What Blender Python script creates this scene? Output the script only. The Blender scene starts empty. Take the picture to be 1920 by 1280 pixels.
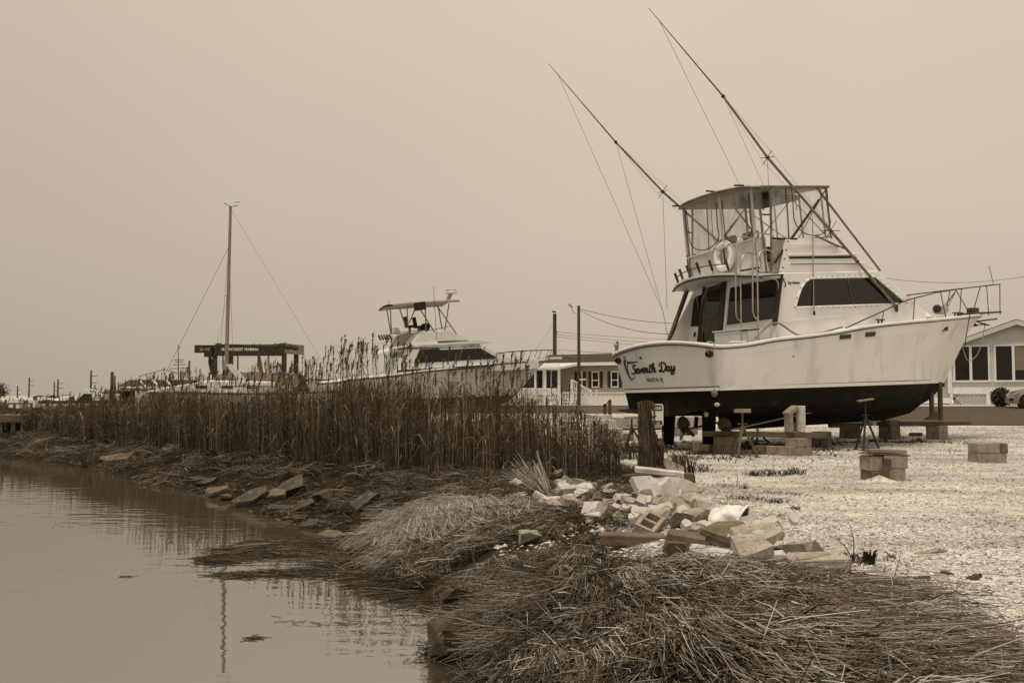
import bpy, bmesh, math, random
import numpy as np
from mathutils import Vector, Matrix
random.seed(7)
RNG = np.random.default_rng(11)
R = math.radians
SC = bpy.context.scene
COL = SC.collection

# ------------------------------------------------------------------ camera
F, PITCH, CZ = 1900.0, math.atan(102 / 1900.0), 1.3      # focal length in photo pixels, tilt, eye height above the lot
cam = bpy.data.cameras.new('camera')
cam.sensor_width = 36.0
cam.lens = 36.0 * F / 1920.0
cam.clip_start, cam.clip_end = 0.05, 6000
camo = bpy.data.objects.new('camera', cam)
camo.location = (0, 0, CZ)
camo.rotation_euler = (R(90) + PITCH, 0, 0)
COL.objects.link(camo)
SC.camera = camo

# ------------------------------------------------------------------ sky, sun, exposure
SUN_EL, SUN_AZ = R(72), R(215)          # high, behind the viewer and to the left; hazy
world = bpy.data.worlds.new('World'); SC.world = world
world.use_nodes = True
nt = world.node_tree; N = nt.nodes; Lk = nt.links
N.clear()
out = N.new('ShaderNodeOutputWorld'); bg = N.new('ShaderNodeBackground')
sky = N.new('ShaderNodeTexSky'); sky.sky_type = 'NISHITA'; sky.sun_disc = False
sky.sun_elevation = SUN_EL; sky.sun_rotation = SUN_AZ
sky.air_density = 1.0; sky.dust_density = 6.0
bw = N.new('ShaderNodeRGBToBW')                         # the cloud deck has no colour of its own
tc = N.new('ShaderNodeTexCoord'); sep = N.new('ShaderNodeSeparateXYZ')
ramp = N.new('ShaderNodeValToRGB')
cr = ramp.color_ramp
cr.elements[0].position = 0.0; cr.elements[0].color = (0.86, 0.86, 0.86, 1)
cr.elements[1].position = 0.5; cr.elements[1].color = (1.22, 1.22, 1.22, 1)
e = cr.elements.new(0.16); e.color = (1.03, 1.03, 1.03, 1)
noi = N.new('ShaderNodeTexNoise'); noi.inputs['Scale'].default_value = 1.6; noi.inputs['Detail'].default_value = 3
nmap = N.new('ShaderNodeMapRange'); nmap.inputs['From Min'].default_value = 0.3; nmap.inputs['From Max'].default_value = 0.7
nmap.inputs['To Min'].default_value = 0.955; nmap.inputs['To Max'].default_value = 1.045
azi = N.new('ShaderNodeMapRange'); azi.inputs['From Min'].default_value = -.75; azi.inputs['From Max'].default_value = .25; azi.inputs['To Min'].default_value = .84; azi.inputs['To Max'].default_value = 1.02
azi.interpolation_type = 'SMOOTHSTEP'                     # the cloud is thinner towards the right
mul3 = N.new('ShaderNodeMath'); mul3.operation = 'MULTIPLY'
Lk.new(sep.outputs['X'], azi.inputs[0]); Lk.new(azi.outputs[0], mul3.inputs[0])
mul1 = N.new('ShaderNodeMath'); mul1.operation = 'MULTIPLY'
mixb = N.new('ShaderNodeMath'); mixb.operation = 'MULTIPLY_ADD'
mul2 = N.new('ShaderNodeMath'); mul2.operation = 'MULTIPLY'
tint = N.new('ShaderNodeMix'); tint.data_type = 'RGBA'; tint.blend_type = 'MULTIPLY'
tint.inputs['Factor'].default_value = 1.0
tint.inputs[6].default_value = (1.16, 1.0, 0.78, 1)      # warm sepia air
Lk.new(tc.outputs['Generated'], sep.inputs[0]); Lk.new(sep.outputs['Z'], ramp.inputs[0])
Lk.new(tc.outputs['Generated'], noi.inputs['Vector']); Lk.new(noi.outputs['Fac'], nmap.inputs[0])
Lk.new(ramp.outputs[0], mul1.inputs[0]); Lk.new(nmap.outputs[0], mul3.inputs[1]); Lk.new(mul3.outputs[0], mul1.inputs[1])
Lk.new(sky.outputs[0], bw.inputs[0])
mixb.inputs[1].default_value = 0.02; mixb.inputs[2].default_value = 5.1
Lk.new(bw.outputs[0], mixb.inputs[0])                     # an even overcast with a trace of the clear sky behind
Lk.new(mixb.outputs[0], mul2.inputs[0]); Lk.new(mul1.outputs[0], mul2.inputs[1])
Lk.new(mul2.outputs[0], tint.inputs[7]); Lk.new(tint.outputs[2], bg.inputs['Color'])
bg.inputs['Strength'].default_value = 0.097
Lk.new(bg.outputs[0], out.inputs[0])

sun = bpy.data.lights.new('sun', 'SUN'); sun.energy = 2.2; sun.angle = R(15); sun.color = (1.0, 0.88, 0.68)
suno = bpy.data.objects.new('sun', sun); COL.objects.link(suno)
sd = Vector((math.sin(SUN_AZ) * math.cos(SUN_EL), math.cos(SUN_AZ) * math.cos(SUN_EL), math.sin(SUN_EL)))
suno.rotation_euler = sd.to_track_quat('Z', 'Y').to_euler(); suno.location = (0, -5, 30)

SC.view_settings.view_transform = 'Standard'; SC.view_settings.look = 'None'
SC.view_settings.exposure = 0.0; SC.view_settings.gamma = 1.0; SC.view_settings.use_curve_mapping = False
SC.cycles.max_bounces = 6; SC.cycles.transparent_max_bounces = 16

# ------------------------------------------------------------------ pixel <-> place helpers (photo pixels, real distances)
_c, _s = math.cos(PITCH), math.sin(PITCH)
def ray(u, v):
    x = (u - 960) / F; y = -(v - 640) / F
    return np.array([x, _c - _s * y, _s + _c * y])
def at(u, v, Y):
    d = ray(u, v); return np.array([0, 0, CZ]) + d * (Y / d[1])
def onz(u, v, z):
    d = ray(u, v); return np.array([0, 0, CZ]) + d * ((z - CZ) / d[2])
class Frame:
    def __init__(self, o, th, trim, heel):
        self.o = np.array(o, float)
        t, a, h = R(th), R(trim), R(heel)
        fx = np.array([math.cos(t) * math.cos(a), math.sin(t) * math.cos(a), math.sin(a)])
        py = np.array([-math.sin(t), math.cos(t), 0.0]); up = np.cross(fx, py)
        py2 = py * math.cos(h) - up * math.sin(h); up2 = np.cross(fx, py2)
        self.R = np.array([fx, py2, up2]).T
    def w(self, l): return self.o + self.R @ np.array(l, float)
    def un(self, u, v, axis, val):
        d = self.R.T @ ray(u, v); o = self.R.T @ (np.array([0, 0, CZ]) - self.o)
        return o + d * ((val - o[axis]) / d[axis])
    def mat(self):
        m = Matrix.Identity(4)
        for i in range(3):
            for j in range(3): m[i][j] = self.R[i, j]
            m[i][3] = self.o[i]
        return m

# ------------------------------------------------------------------ materials
MATS = {}
def tone(v):
    v = float(v); k = max(0.0, 1 - (v / 0.6) ** 0.5)
    return (v * (1 + 0.50 * k), v, v * (1 - 0.54 * k), 1)
def mat(name, v, v2=None, rough=0.7, scale=6.0, bump=0.0, bscale=None, detail=6, metal=0.0, spec=0.4, stretch=None, lo=0.38, hi=0.62, ior=None, dirt=None):
    """object-space noise between two tones, with fine relief"""
    if name in MATS: return MATS[name]
    m = bpy.data.materials.new(name); m.use_nodes = True; MATS[name] = m
    t = m.node_tree; n = t.nodes; b = n['Principled BSDF']
    b.inputs['Roughness'].default_value = rough; b.inputs['Metallic'].default_value = metal
    b.inputs['Specular IOR Level'].default_value = spec
    if ior: b.inputs['IOR'].default_value = ior
    co = n.new('ShaderNodeTexCoord'); vec = co.outputs['Object']
    if stretch:
        mp = n.new('ShaderNodeMapping'); mp.inputs['Scale'].default_value = stretch
        t.links.new(vec, mp.inputs[0]); vec = mp.outputs[0]
    if v2 is None: v2 = v * 0.9
    nz = n.new('ShaderNodeTexNoise'); nz.inputs['Scale'].default_value = scale; nz.inputs['Detail'].default_value = detail
    nz.inputs['Roughness'].default_value = 0.62
    t.links.new(vec, nz.inputs['Vector'])
    rp = n.new('ShaderNodeValToRGB'); rp.color_ramp.elements[0].position = lo; rp.color_ramp.elements[1].position = hi
    rp.color_ramp.elements[0].color = tone(v2); rp.color_ramp.elements[1].color = tone(v)
    t.links.new(nz.outputs['Fac'], rp.inputs[0])
    colr = rp.outputs[0]
    if dirt:                                             # stains of their own shape
        dscale, dv, dlo, dhi, dstretch = dirt
        mp2 = n.new('ShaderNodeMapping'); mp2.inputs['Scale'].default_value = dstretch
        t.links.new(co.outputs['Object'], mp2.inputs[0])
        n3 = n.new('ShaderNodeTexNoise'); n3.inputs['Scale'].default_value = dscale; n3.inputs['Detail'].default_value = 7
        t.links.new(mp2.outputs[0], n3.inputs['Vector'])
        mr = n.new('ShaderNodeMapRange'); mr.inputs['From Min'].default_value = dlo; mr.inputs['From Max'].default_value = dhi
        t.links.new(n3.outputs['Fac'], mr.inputs[0])
        mx = n.new('ShaderNodeMix'); mx.data_type = 'RGBA'; mx.inputs[7].default_value = tone(dv)
        t.links.new(mr.outputs[0], mx.inputs[0]); t.links.new(colr, mx.inputs[6]); colr = mx.outputs[2]
    t.links.new(colr, b.inputs['Base Color'])
    if bump:
        n2 = n.new('ShaderNodeTexNoise'); n2.inputs['Scale'].default_value = bscale or scale * 4; n2.inputs['Detail'].default_value = 5
        t.links.new(vec, n2.inputs['Vector'])
        bp = n.new('ShaderNodeBump'); bp.inputs['Strength'].default_value = bump; bp.inputs['Distance'].default_value = 0.02
        t.links.new(n2.outputs['Fac'], bp.inputs['Height']); t.links.new(bp.outputs[0], b.inputs['Normal'])
    return m
def attr_mat(name, stops, rough=0.75, spec=0.25):
    """one tone per stalk, read from the 'shade' attribute (natural variation between stalks)"""
    m = bpy.data.materials.new(name); m.use_nodes = True; MATS[name] = m
    t = m.node_tree; n = t.nodes; b = n['Principled BSDF']
    a = n.new('ShaderNodeAttribute'); a.attribute_name = 'shade'
    rp = n.new('ShaderNodeValToRGB'); c = rp.color_ramp
    while len(c.elements) < len(stops): c.elements.new(0.5)
    for el, (p, v) in zip(c.elements, stops): el.position = p; el.color = tone(v)
    t.links.new(a.outputs['Fac'], rp.inputs[0]); t.links.new(rp.outputs[0], b.inputs['Base Color'])
    b.inputs['Roughness'].default_value = rough; b.inputs['Specular IOR Level'].default_value = spec
    return m

gelcoat   = lambda: mat('white_gelcoat', 0.82, 0.77, rough=0.34, scale=1.3, spec=0.4, dirt=(2.2, 0.50, 0.53, 0.80, (1.0, 1.0, 0.40)))
topcoat   = lambda: mat('white_deck_paint', 0.82, 0.76, rough=0.45, scale=2.0)
bottomp   = lambda: mat('dark_bottom_paint', 0.009, 0.005, rough=0.85, spec=.15, scale=3.0, bump=0.2, bscale=30, dirt=(3.0, 0.03, 0.58, 0.75, (1, 1, .5)))
glassd    = lambda: mat('dark_window_glass', 0.008, 0.006, rough=0.06, spec=0.45, scale=2)
trimd     = lambda: mat('dark_trim', 0.025, 0.018, rough=0.5)
teak      = lambda: mat('weathered_teak', 0.075, 0.04, rough=0.7, scale=8, stretch=(1, 1, .15))
steel     = lambda: mat('stainless_pipe', 0.42, 0.36, rough=0.32, metal=0.75, scale=5)
alu       = lambda: mat('dull_aluminium', 0.20, 0.13, rough=0.45, metal=0.6, scale=6)
darkpipe  = lambda: mat('dark_pipe', 0.035, 0.02, rough=0.5)
blackrub  = lambda: mat('black_rubber', 0.012, rough=0.7)
rope_m    = lambda: mat('pale_rope', 0.45, 0.3, rough=0.9, scale=40)
wire_m    = lambda: mat('grey_wire', 0.12, 0.10, rough=0.7)
canvas_m  = lambda: mat('pale_canvas', 0.58, 0.44, rough=0.85, scale=4, bump=0.35, bscale=9, dirt=(3, .45, .55, .8, (1, 1, .4)))
concrete  = lambda: mat('grey_concrete_block', 0.30, 0.19, rough=0.95, scale=7, bump=0.5, bscale=60, dirt=(5, .12, .55, .75, (1, 1, 1)))
concreteD = lambda: mat('dark_concrete_block', 0.15, 0.09, rough=0.95, scale=7, bump=0.5, bscale=60)
rubble_m  = lambda: mat('broken_concrete', 0.42, 0.24, rough=0.95, scale=9, bump=0.8, bscale=70, dirt=(18, .10, .60, .72, (1, 1, 1)))
rubbleW   = lambda: mat('pale_broken_concrete', 0.62, 0.44, rough=0.9, scale=7, bump=0.5, bscale=60, dirt=(16, .16, .63, .74, (1, 1, 1)))
rubbleD   = lambda: mat('dark_wet_slab', 0.055, 0.02, rough=0.55, scale=6, bump=0.7, bscale=40, dirt=(12, .14, .6, .75, (1, 1, 1)))
brickm    = lambda: mat('old_brick', 0.22, 0.13, rough=0.95, scale=8, bump=0.6, bscale=60)
timber    = lambda: mat('old_timber', 0.10, 0.05, rough=0.9, scale=5, bump=0.5, bscale=20, stretch=(.3, 1, 1))
timberL   = lambda: mat('pale_timber', 0.24, 0.14, rough=0.9, scale=5, bump=0.4, bscale=20, stretch=(.3, 1, 1))
polewood  = lambda: mat('pole_wood', 0.075, 0.04, rough=0.9, scale=6, stretch=(4, 4, .3))
vinyl_w   = lambda: mat('white_vinyl', 0.80, 0.74, rough=0.5, scale=3)
sidingG   = lambda: mat('grey_siding', 0.34, 0.30, rough=0.75, scale=3)
sidingW   = lambda: mat('cream_siding', 0.62, 0.56, rough=0.7, scale=3)
roofd     = lambda: mat('dark_shingle', 0.045, 0.03, rough=0.95, scale=18)
shutter_m = lambda: mat('dark_shutter', 0.02, 0.015, rough=0.6)
whitefar  = lambda: mat('white_paint_far', 0.78, 0.70, rough=0.5, scale=2)
darkfar   = lambda: mat('dark_steel', 0.028, 0.018, rough=0.65, scale=3)

def clear_vinyl():
    if 'clear_vinyl' in MATS: return MATS['clear_vinyl']
    m = bpy.data.materials.new('clear_vinyl'); m.use_nodes = True; MATS['clear_vinyl'] = m
    t = m.node_tree; n = t.nodes; b = n['Principled BSDF']; o = n['Material Output']
    b.inputs['Base Color'].default_value = tone(0.62); b.inputs['Roughness'].default_value = 0.25
    tr = n.new('ShaderNodeBsdfTransparent'); mx = n.new('ShaderNodeMixShader')
    co = n.new('ShaderNodeTexCoord'); mp = n.new('ShaderNodeMapping'); mp.inputs['Scale'].default_value = (3, 3, .6)
    nz = n.new('ShaderNodeTexNoise'); nz.inputs['Scale'].default_value = 2.5; nz.inputs['Detail'].default_value = 4
    mr = n.new('ShaderNodeMapRange'); mr.inputs['From Min'].default_value = .35; mr.inputs['From Max'].default_value = .75
    mr.inputs['To Min'].default_value = .20; mr.inputs['To Max'].default_value = .50
    t.links.new(co.outputs['Object'], mp.inputs[0]); t.links.new(mp.outputs[0], nz.inputs['Vector']); t.links.new(nz.outputs['Fac'], mr.inputs[0])
    t.links.new(mr.outputs[0], mx.inputs[0]); t.links.new(tr.outputs[0], mx.inputs[1]); t.links.new(b.outputs[0], mx.inputs[2])
    t.links.new(mx.outputs[0], o.inputs['Surface'])
    return m

# ------------------------------------------------------------------ mesh building
def V(*a): return np.array(a, float)
def unit(a):
    a = np.asarray(a, float); return a / (np.linalg.norm(a) + 1e-12)
def rotm(rx=0, ry=0, rz=0):
    m = Matrix.Rotation(R(rz), 3, 'Z') @ Matrix.Rotation(R(ry), 3, 'Y') @ Matrix.Rotation(R(rx), 3, 'X')
    return np.array(m)
class MB:
    def __init__(self): self.v = []; self.f = []
    def add(self, vs, fs):
        o = len(self.v); self.v += [tuple(map(float, p)) for p in vs]; self.f += [tuple(o + i for i in q) for q in fs]; return self
    def box(self, c, s, rot=None):
        c = np.asarray(c, float); s = np.asarray(s, float) / 2
        P = np.array([[x, y, z] for z in (-1, 1) for y in (-1, 1) for x in (-1, 1)], float) * s
        if rot is not None: P = P @ np.asarray(rot).T
        return self.add(P + c, [(0, 2, 3, 1), (4, 5, 7, 6), (0, 1, 5, 4), (2, 6, 7, 3), (0, 4, 6, 2), (1, 3, 7, 5)])
    def bar(self, p, q, w, h, up=(0, 0, 1)):
        p, q = np.asarray(p, float), np.asarray(q, float); a = unit(q - p); up = np.asarray(up, float)
        if abs(a @ up) > 0.98: up = np.array([1.0, 0, 0])
        s = unit(np.cross(a, up)); u = np.cross(s, a)
        P = [e + s * (w / 2 * x) + u * (h / 2 * y) for e in (p, q) for x, y in ((-1, -1), (1, -1), (1, 1), (-1, 1))]
        return self.add(P, [(0, 3, 2, 1), (4, 5, 6, 7), (0, 1, 5, 4), (1, 2, 6, 5), (2, 3, 7, 6), (3, 0, 4, 7)])
    def tube(self, pts, r, n=8, closed=False, cap=True):
        P = [np.asarray(p, float) for p in pts]; m = len(P); rr = r if hasattr(r, '__len__') else [r] * m
        up = np.array([0, 0, 1.0]); rings = []; prev = None
        for i in range(m):
            a = P[(i + 1) % m] if (closed or i < m - 1) else P[i]; b = P[i - 1] if (closed or i > 0) else P[i]
            t = unit(a - b)
            if prev is None:
                s = np.cross(t, up); s = unit(s) if np.linalg.norm(s) > 1e-3 else np.array([1.0, 0, 0])
            else:
                s = prev - t * (prev @ t); s = unit(s)
            prev = s; u = np.cross(s, t)
            rings.append([P[i] + rr[i] * (s * math.cos(k * 2 * math.pi / n) + u * math.sin(k * 2 * math.pi / n)) for k in range(n)])
        vs = [p for q in rings for p in q]; fs = []
        for i in range(m if closed else m - 1):
            a, b = i * n, ((i + 1) % m) * n
            fs += [(a + k, b + k, b + (k + 1) % n, a + (k + 1) % n) for k in range(n)]
        if cap and not closed: fs += [tuple(range(n)), tuple((m - 1) * n + k for k in range(n))[::-1]]
        return self.add(vs, fs)
    def prism(self, poly, vec):
        n = len(poly); vec = np.asarray(vec, float); a = [np.asarray(p, float) for p in poly]; b = [p + vec for p in a]
        return self.add(a + b, [tuple(range(n))[::-1], tuple(range(n, 2 * n))] + [(i, (i + 1) % n, n + (i + 1) % n, n + i) for i in range(n)])
    def poly(self, pts): return self.add(pts, [tuple(range(len(pts)))])
    def grid(self, rows, flip=False):
        m, n = len(rows), len(rows[0]); vs = [p for r_ in rows for p in r_]
        fs = [(i * n + j, i * n + j + 1, (i + 1) * n + j + 1, (i + 1) * n + j) for i in range(m - 1) for j in range(n - 1)]
        if flip: fs = [q[::-1] for q in fs]
        return self.add(vs, fs)
    def lathe(self, prof, c=(0, 0, 0), n=16, rot=None):
        vs = []
        for r_, z in prof: vs += [(r_ * math.cos(2 * math.pi * k / n), r_ * math.sin(2 * math.pi * k / n), z) for k in range(n)]
        vs = np.array(vs)
        if rot is not None: vs = vs @ np.asarray(rot).T
        m = len(prof); fs = [(i * n + k, i * n + (k + 1) % n, (i + 1) * n + (k + 1) % n, (i + 1) * n + k) for i in range(m - 1) for k in range(n)]
        fs += [tuple(range(n))[::-1], tuple((m - 1) * n + k for k in range(n))]
        return self.add(vs + np.asarray(c, float), fs)
    def blob(self, c, s, n=10, rot=None, noise=0.0, rnd=random):
        vs = []; m = n // 2 + 1
        for i in range(m + 1):
            th = math.pi * i / m
            for k in range(n):
                ph = 2 * math.pi * k / n; d = 1 + noise * (rnd.random() - .5) * 2
                vs.append((d * math.sin(th) * math.cos(ph), d * math.sin(th) * math.sin(ph), math.cos(th)))
        vs = np.array(vs) * (np.asarray(s, float) / 2)
        if rot is not None: vs = vs @ np.asarray(rot).T
        fs = [(i * n + k, (i + 1) * n + k, (i + 1) * n + (k + 1) % n, i * n + (k + 1) % n) for i in range(m) for k in range(n)]
        return self.add(vs + np.asarray(c, float), fs)
    def build(self, name, material, parent=None, smooth=0, bevel=0, solid=0, mesh=None):
        me = bpy.data.meshes.new(name); me.from_pydata(self.v, [], self.f)
        bm = bmesh.new(); bm.from_mesh(me)
        bmesh.ops.remove_doubles(bm, verts=bm.verts, dist=1e-5)
        if not solid: bmesh.ops.recalc_face_normals(bm, faces=bm.faces)
        if bevel:
            ed = [e_ for e_ in bm.edges if len(e_.link_faces) == 2 and e_.calc_face_angle(0) > 0.5]
            bmesh.ops.bevel(bm, geom=ed, offset=bevel, segments=1, affect='EDGES', profile=0.6)
        bm.to_mesh(me); bm.free()
        if smooth:
            me.shade_smooth(); me.set_sharp_from_angle(angle=R(smooth))
        if material: me.materials.append(material)
        o = bpy.data.objects.new(name, me); COL.objects.link(o)
        if parent is not None: o.parent = parent
        if solid:
            md = o.modifiers.new('solid', 'SOLIDIFY'); md.thickness = solid; md.offset = 0
        return o
def tag(o, label=None, cat=None, group=None, kind=None):
    if label: o['label'] = label
    if cat: o['category'] = cat
    if group: o['group'] = group
    if kind: o['kind'] = kind
    return o
def thing(name, label, cat, loc=(0, 0, 0), rz=0, group=None, mtx=None):
    o = bpy.data.objects.new(name, None); o.empty_display_size = 0.3; COL.objects.link(o)
    if mtx is not None: o.matrix_world = mtx
    else: o.location = tuple(map(float, loc)); o.rotation_euler = (0, 0, rz)
    return tag(o, label, cat, group)
def copy_tree(o, parent=None):
    c = o.copy(); COL.objects.link(c)
    if parent is not None: c.parent = parent
    for ch in [k for k in o.children]: copy_tree(ch, c)
    return c
def smoothline(pts, n, closed=False, power=1.0):
    P = np.array(pts, float)
    if closed: P = np.vstack([P, P[:1]])
    d = np.r_[0, np.cumsum(np.linalg.norm(np.diff(P, axis=0), axis=1) + 1e-9)]
    m = np.zeros_like(P)
    s = np.diff(P, axis=0) / np.diff(d)[:, None]
    m[0], m[-1] = s[0], s[-1]
    for i in range(1, len(P) - 1):
        h0, h1 = d[i] - d[i - 1], d[i + 1] - d[i]; m[i] = (s[i - 1] * h1 + s[i] * h0) / (h0 + h1)
    if closed: m[0] = m[-1] = (s[0] + s[-1]) / 2
    q = np.linspace(0, 1, n) ** power * d[-1]; k = np.clip(np.searchsorted(d, q, side='right') - 1, 0, len(P) - 2)
    h = (d[k + 1] - d[k])[:, None]; t = ((q - d[k])[:, None]) / h
    r_ = (2 * t**3 - 3 * t**2 + 1) * P[k] + (t**3 - 2 * t**2 + t) * h * m[k] + (-2 * t**3 + 3 * t**2) * P[k + 1] + (t**3 - t**2) * h * m[k + 1]
    return r_[:-1] if closed else r_
def text_obj(txt, name, size, mtx, material, parent=None, offset=0.0, shear=0.0, extrude=0.002, align='LEFT', sx=1.0):
    cu = bpy.data.curves.new(name, 'FONT'); cu.body = txt; cu.size = size; cu.offset = offset; cu.shear = shear; cu.extrude = extrude
    cu.align_x = align; cu.resolution_u = 3
    o = bpy.data.objects.new(name + '_tmp', cu); COL.objects.link(o)
    bpy.context.view_layer.update()
    me = bpy.data.meshes.new_from_object(o.evaluated_get(bpy.context.evaluated_depsgraph_get()))
    bpy.data.objects.remove(o); bpy.data.curves.remove(cu)
    me.materials.clear(); me.materials.append(material)
    m = bpy.data.objects.new(name, me); COL.objects.link(m)
    if parent is not None: m.parent = parent
    m.matrix_local = mtx @ Matrix.Diagonal((sx, 1, 1, 1))
    return m
def basis(o, x, y):
    x = Vector(unit(x)); y = Vector(unit(y)); z = x.cross(y).normalized(); y = z.cross(x)
    m = Matrix.Identity(4)
    for i in range(3): m[i][0], m[i][1], m[i][2], m[i][3] = x[i], y[i], z[i], float(o[i])
    return m

# ------------------------------------------------------------------ terrain
def sstep(a, b, x):
    t = np.clip((np.asarray(x, float) - a) / (b - a), 0, 1); return t * t * (3 - 2 * t)
_H = np.random.default_rng(5).random((256, 256))
def vnoise(x, y):
    x = np.asarray(x, float); y = np.asarray(y, float)
    xi, yi = np.floor(x).astype(int), np.floor(y).astype(int); fx, fy = x - xi, y - yi
    fx = fx * fx * (3 - 2 * fx); fy = fy * fy * (3 - 2 * fy)
    g = lambda a, b: _H[a % 256, b % 256]
    return (g(xi, yi) * (1 - fx) + g(xi + 1, yi) * fx) * (1 - fy) + (g(xi, yi + 1) * (1 - fx) + g(xi + 1, yi + 1) * fx) * fy
def fbm(x, y, o=3):
    s = 0; a = 1; n_ = 0
    for k in range(o): s = s + a * (vnoise(x * 2**k + 17 * k, y * 2**k + 31 * k) - .5); n_ += a; a *= .5
    return s / n_ * 2
WATER_Z = -0.7
SHORE = [(-0.1, -6), (-0.2, 3)] + [tuple(onz(u, v, WATER_Z)[:2]) for u, v in
    [(884, 1330), (866, 1262), (822, 1228), (838, 1175), (790, 1122), (715, 1060), (655, 1008), (585, 990), (520, 970), (440, 946), (350, 922), (240, 893), (120, 870), (0, 856)]] + \
    [(-21, 37.5), (-24, 45), (-27, 60), (-34, 90), (-45, 140), (-90, 190), (-700, 260)]
GRAVEL = [(2.5, -6), (2.35, 4.2)] + [tuple(onz(u, v, 0.0)[:2]) for u, v in
    [(1890, 1262), (1770, 1195), (1705, 1115), (1480, 1085), (1330, 1058), (1180, 1040), (1160, 1005), (1225, 950), (1255, 905), (1235, 880), (1165, 868)]] + \
    [(1.9, 21.5), (1.0, 29), (-6, 40), (-17, 52), (-24, 64), (-30, 90), (-42, 140), (-88, 192), (-700, 262)]
def sdist(poly, X, Y):
    """signed distance to an open line running away from the viewer; positive on its right-hand side"""
    X = np.asarray(X, float); Y = np.asarray(Y, float); best = np.full(X.shape, 1e9); ins = np.zeros(X.shape, bool)
    for (x0, y0), (x1, y1) in zip(poly[:-1], poly[1:]):
        dx, dy = x1 - x0, y1 - y0; L2 = dx * dx + dy * dy
        t = np.clip(((X - x0) * dx + (Y - y0) * dy) / L2, 0, 1)
        best = np.minimum(best, np.hypot(X - x0 - t * dx, Y - y0 - t * dy))
    ring = [(poly[0][0], -50.0)] + list(poly) + [(-9000., 300.), (-9000., 9000.), (9000., 9000.), (9000., -50.)]
    for (x0, y0), (x1, y1) in zip(ring, ring[1:] + ring[:1]):
        if y0 == y1: continue
        hit = ((y0 > Y) != (y1 > Y)) & (X < (x1 - x0) * (Y - y0) / (y1 - y0) + x0); ins ^= hit
    return np.where(ins, best, -best)
def height(X, Y):
    X = np.asarray(X, float); Y = np.asarray(Y, float)
    d = sdist(SHORE, X, Y); dg = sdist(GRAVEL, X, Y)
    lot = 0.8 * np.clip((Y - 20) / 40, 0, 1)
    T = lot - 0.30 * sstep(-1.5, -7, X) * (1 - .6 * sstep(26, 60, Y))
    w = 2.0 + 4.2 * sstep(8, 17, Y)
    t = np.clip(d / w, 0, 1); g = 1 - (1 - t) ** 1.8
    h = WATER_Z + (T - WATER_Z) * g
    h = np.where(d < 0, WATER_Z + np.maximum(-1.3, .45 * d), h)
    bank = 1 - sstep(-.3, .5, dg)
    near = 1 - sstep(40, 60, Y)
    h = h + near * bank * sstep(-.3, .8, d) * sstep(.1, -1.2, dg) * (0.12 * fbm(X * .9, Y * .9) + .13 * fbm(X * 2.1, Y * 2.1))
    # the thatch heaped along the near bank
    heap = np.exp(-(((X - 1.2) / .75) ** 2 + ((Y - 6.0) / 1.3) ** 2)) * .05 + np.exp(-(((X + .05) / .6) ** 2 + ((Y - 9.3) / 1.1) ** 2)) * .10 \
        + np.exp(-(((X + .8) / .7) ** 2 + ((Y - 13.2) / 1.2) ** 2)) * .09 + np.exp(-(((X - 1.55) / .7) ** 2 + ((Y - 11.0) / 2.2) ** 2)) * .16
    h = h + heap
    h = h + near * (1 - bank) * (.02 * fbm(X * .6, Y * .6) + .008 * fbm(X * 3, Y * 3))
    return h
def hz(x, y): return float(height(np.array([x]), np.array([y]))[0])
def place(u, v, ymax=200.0):
    """where the line of sight through photo pixel (u, v) meets the ground"""
    d = ray(u, v); ts = np.geomspace(2.5, ymax, 900)
    P = np.array([0, 0, CZ])[None] + d[None] * ts[:, None]
    below = P[:, 2] < height(P[:, 0], P[:, 1])
    i = int(np.argmax(below)) if below.any() else len(ts) - 1
    a, b = ts[max(i - 1, 0)], ts[i]
    for _ in range(18):
        m = (a + b) / 2; p = np.array([0, 0, CZ]) + d * m
        if p[2] < hz(p[0], p[1]): b = m
        else: a = m
    p = np.array([0, 0, CZ]) + d * b; p[2] = hz(p[0], p[1]); return p

def geo(a, b, n): return list(np.geomspace(a, b, n))
xs = np.array(sorted(set([-x for x in geo(24, 2500, 26)] + list(np.arange(-23.8, 16, .17)) + geo(16.2, 2500, 30))))
ys = np.array(sorted(set([-40, -15, -6, -2, 1] + list(np.arange(2, 36, .17)) + geo(36.3, 4500, 60))))
GX, GY = np.meshgrid(xs, ys)
GZ = height(GX, GY)
me = bpy.data.meshes.new('ground')
nx, ny = len(xs), len(ys)
vv = np.stack([GX.ravel(), GY.ravel(), GZ.ravel()], 1)
idx = np.arange(nx * ny).reshape(ny, nx)
fq = np.stack([idx[:-1, :-1], idx[:-1, 1:], idx[1:, 1:], idx[1:, :-1]], -1).reshape(-1, 4)
def fast_mesh(me, vv, faces, k):
    vv = np.ascontiguousarray(vv, np.float32); faces = np.ascontiguousarray(faces, np.int32)
    me.vertices.add(len(vv)); me.vertices.foreach_set('co', vv.ravel())
    nf = len(faces); me.loops.add(nf * k); me.loops.foreach_set('vertex_index', faces.ravel())
    me.polygons.add(nf); me.polygons.foreach_set('loop_start', np.arange(nf, dtype=np.int32) * k)
    me.update(calc_edges=True)
fast_mesh(me, vv, fq, 4)
dgv = sdist(GRAVEL, vv[:, 0], vv[:, 1]) + .35 * fbm(vv[:, 0] * 1.6, vv[:, 1] * 1.6)
att = me.attributes.new('mud', 'FLOAT', 'POINT'); att.data.foreach_set('value', (1 - sstep(-.25, .35, dgv)).astype(np.float32))
me.shade_smooth()
gm = bpy.data.materials.new('shell_gravel_and_mud')
gm.use_nodes = True; t = gm.node_tree; n = t.nodes; b = n['Principled BSDF']; b.inputs['Roughness'].default_value = .95; b.inputs['Specular IOR Level'].default_value = .15
co = n.new('ShaderNodeTexCoord')
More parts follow.
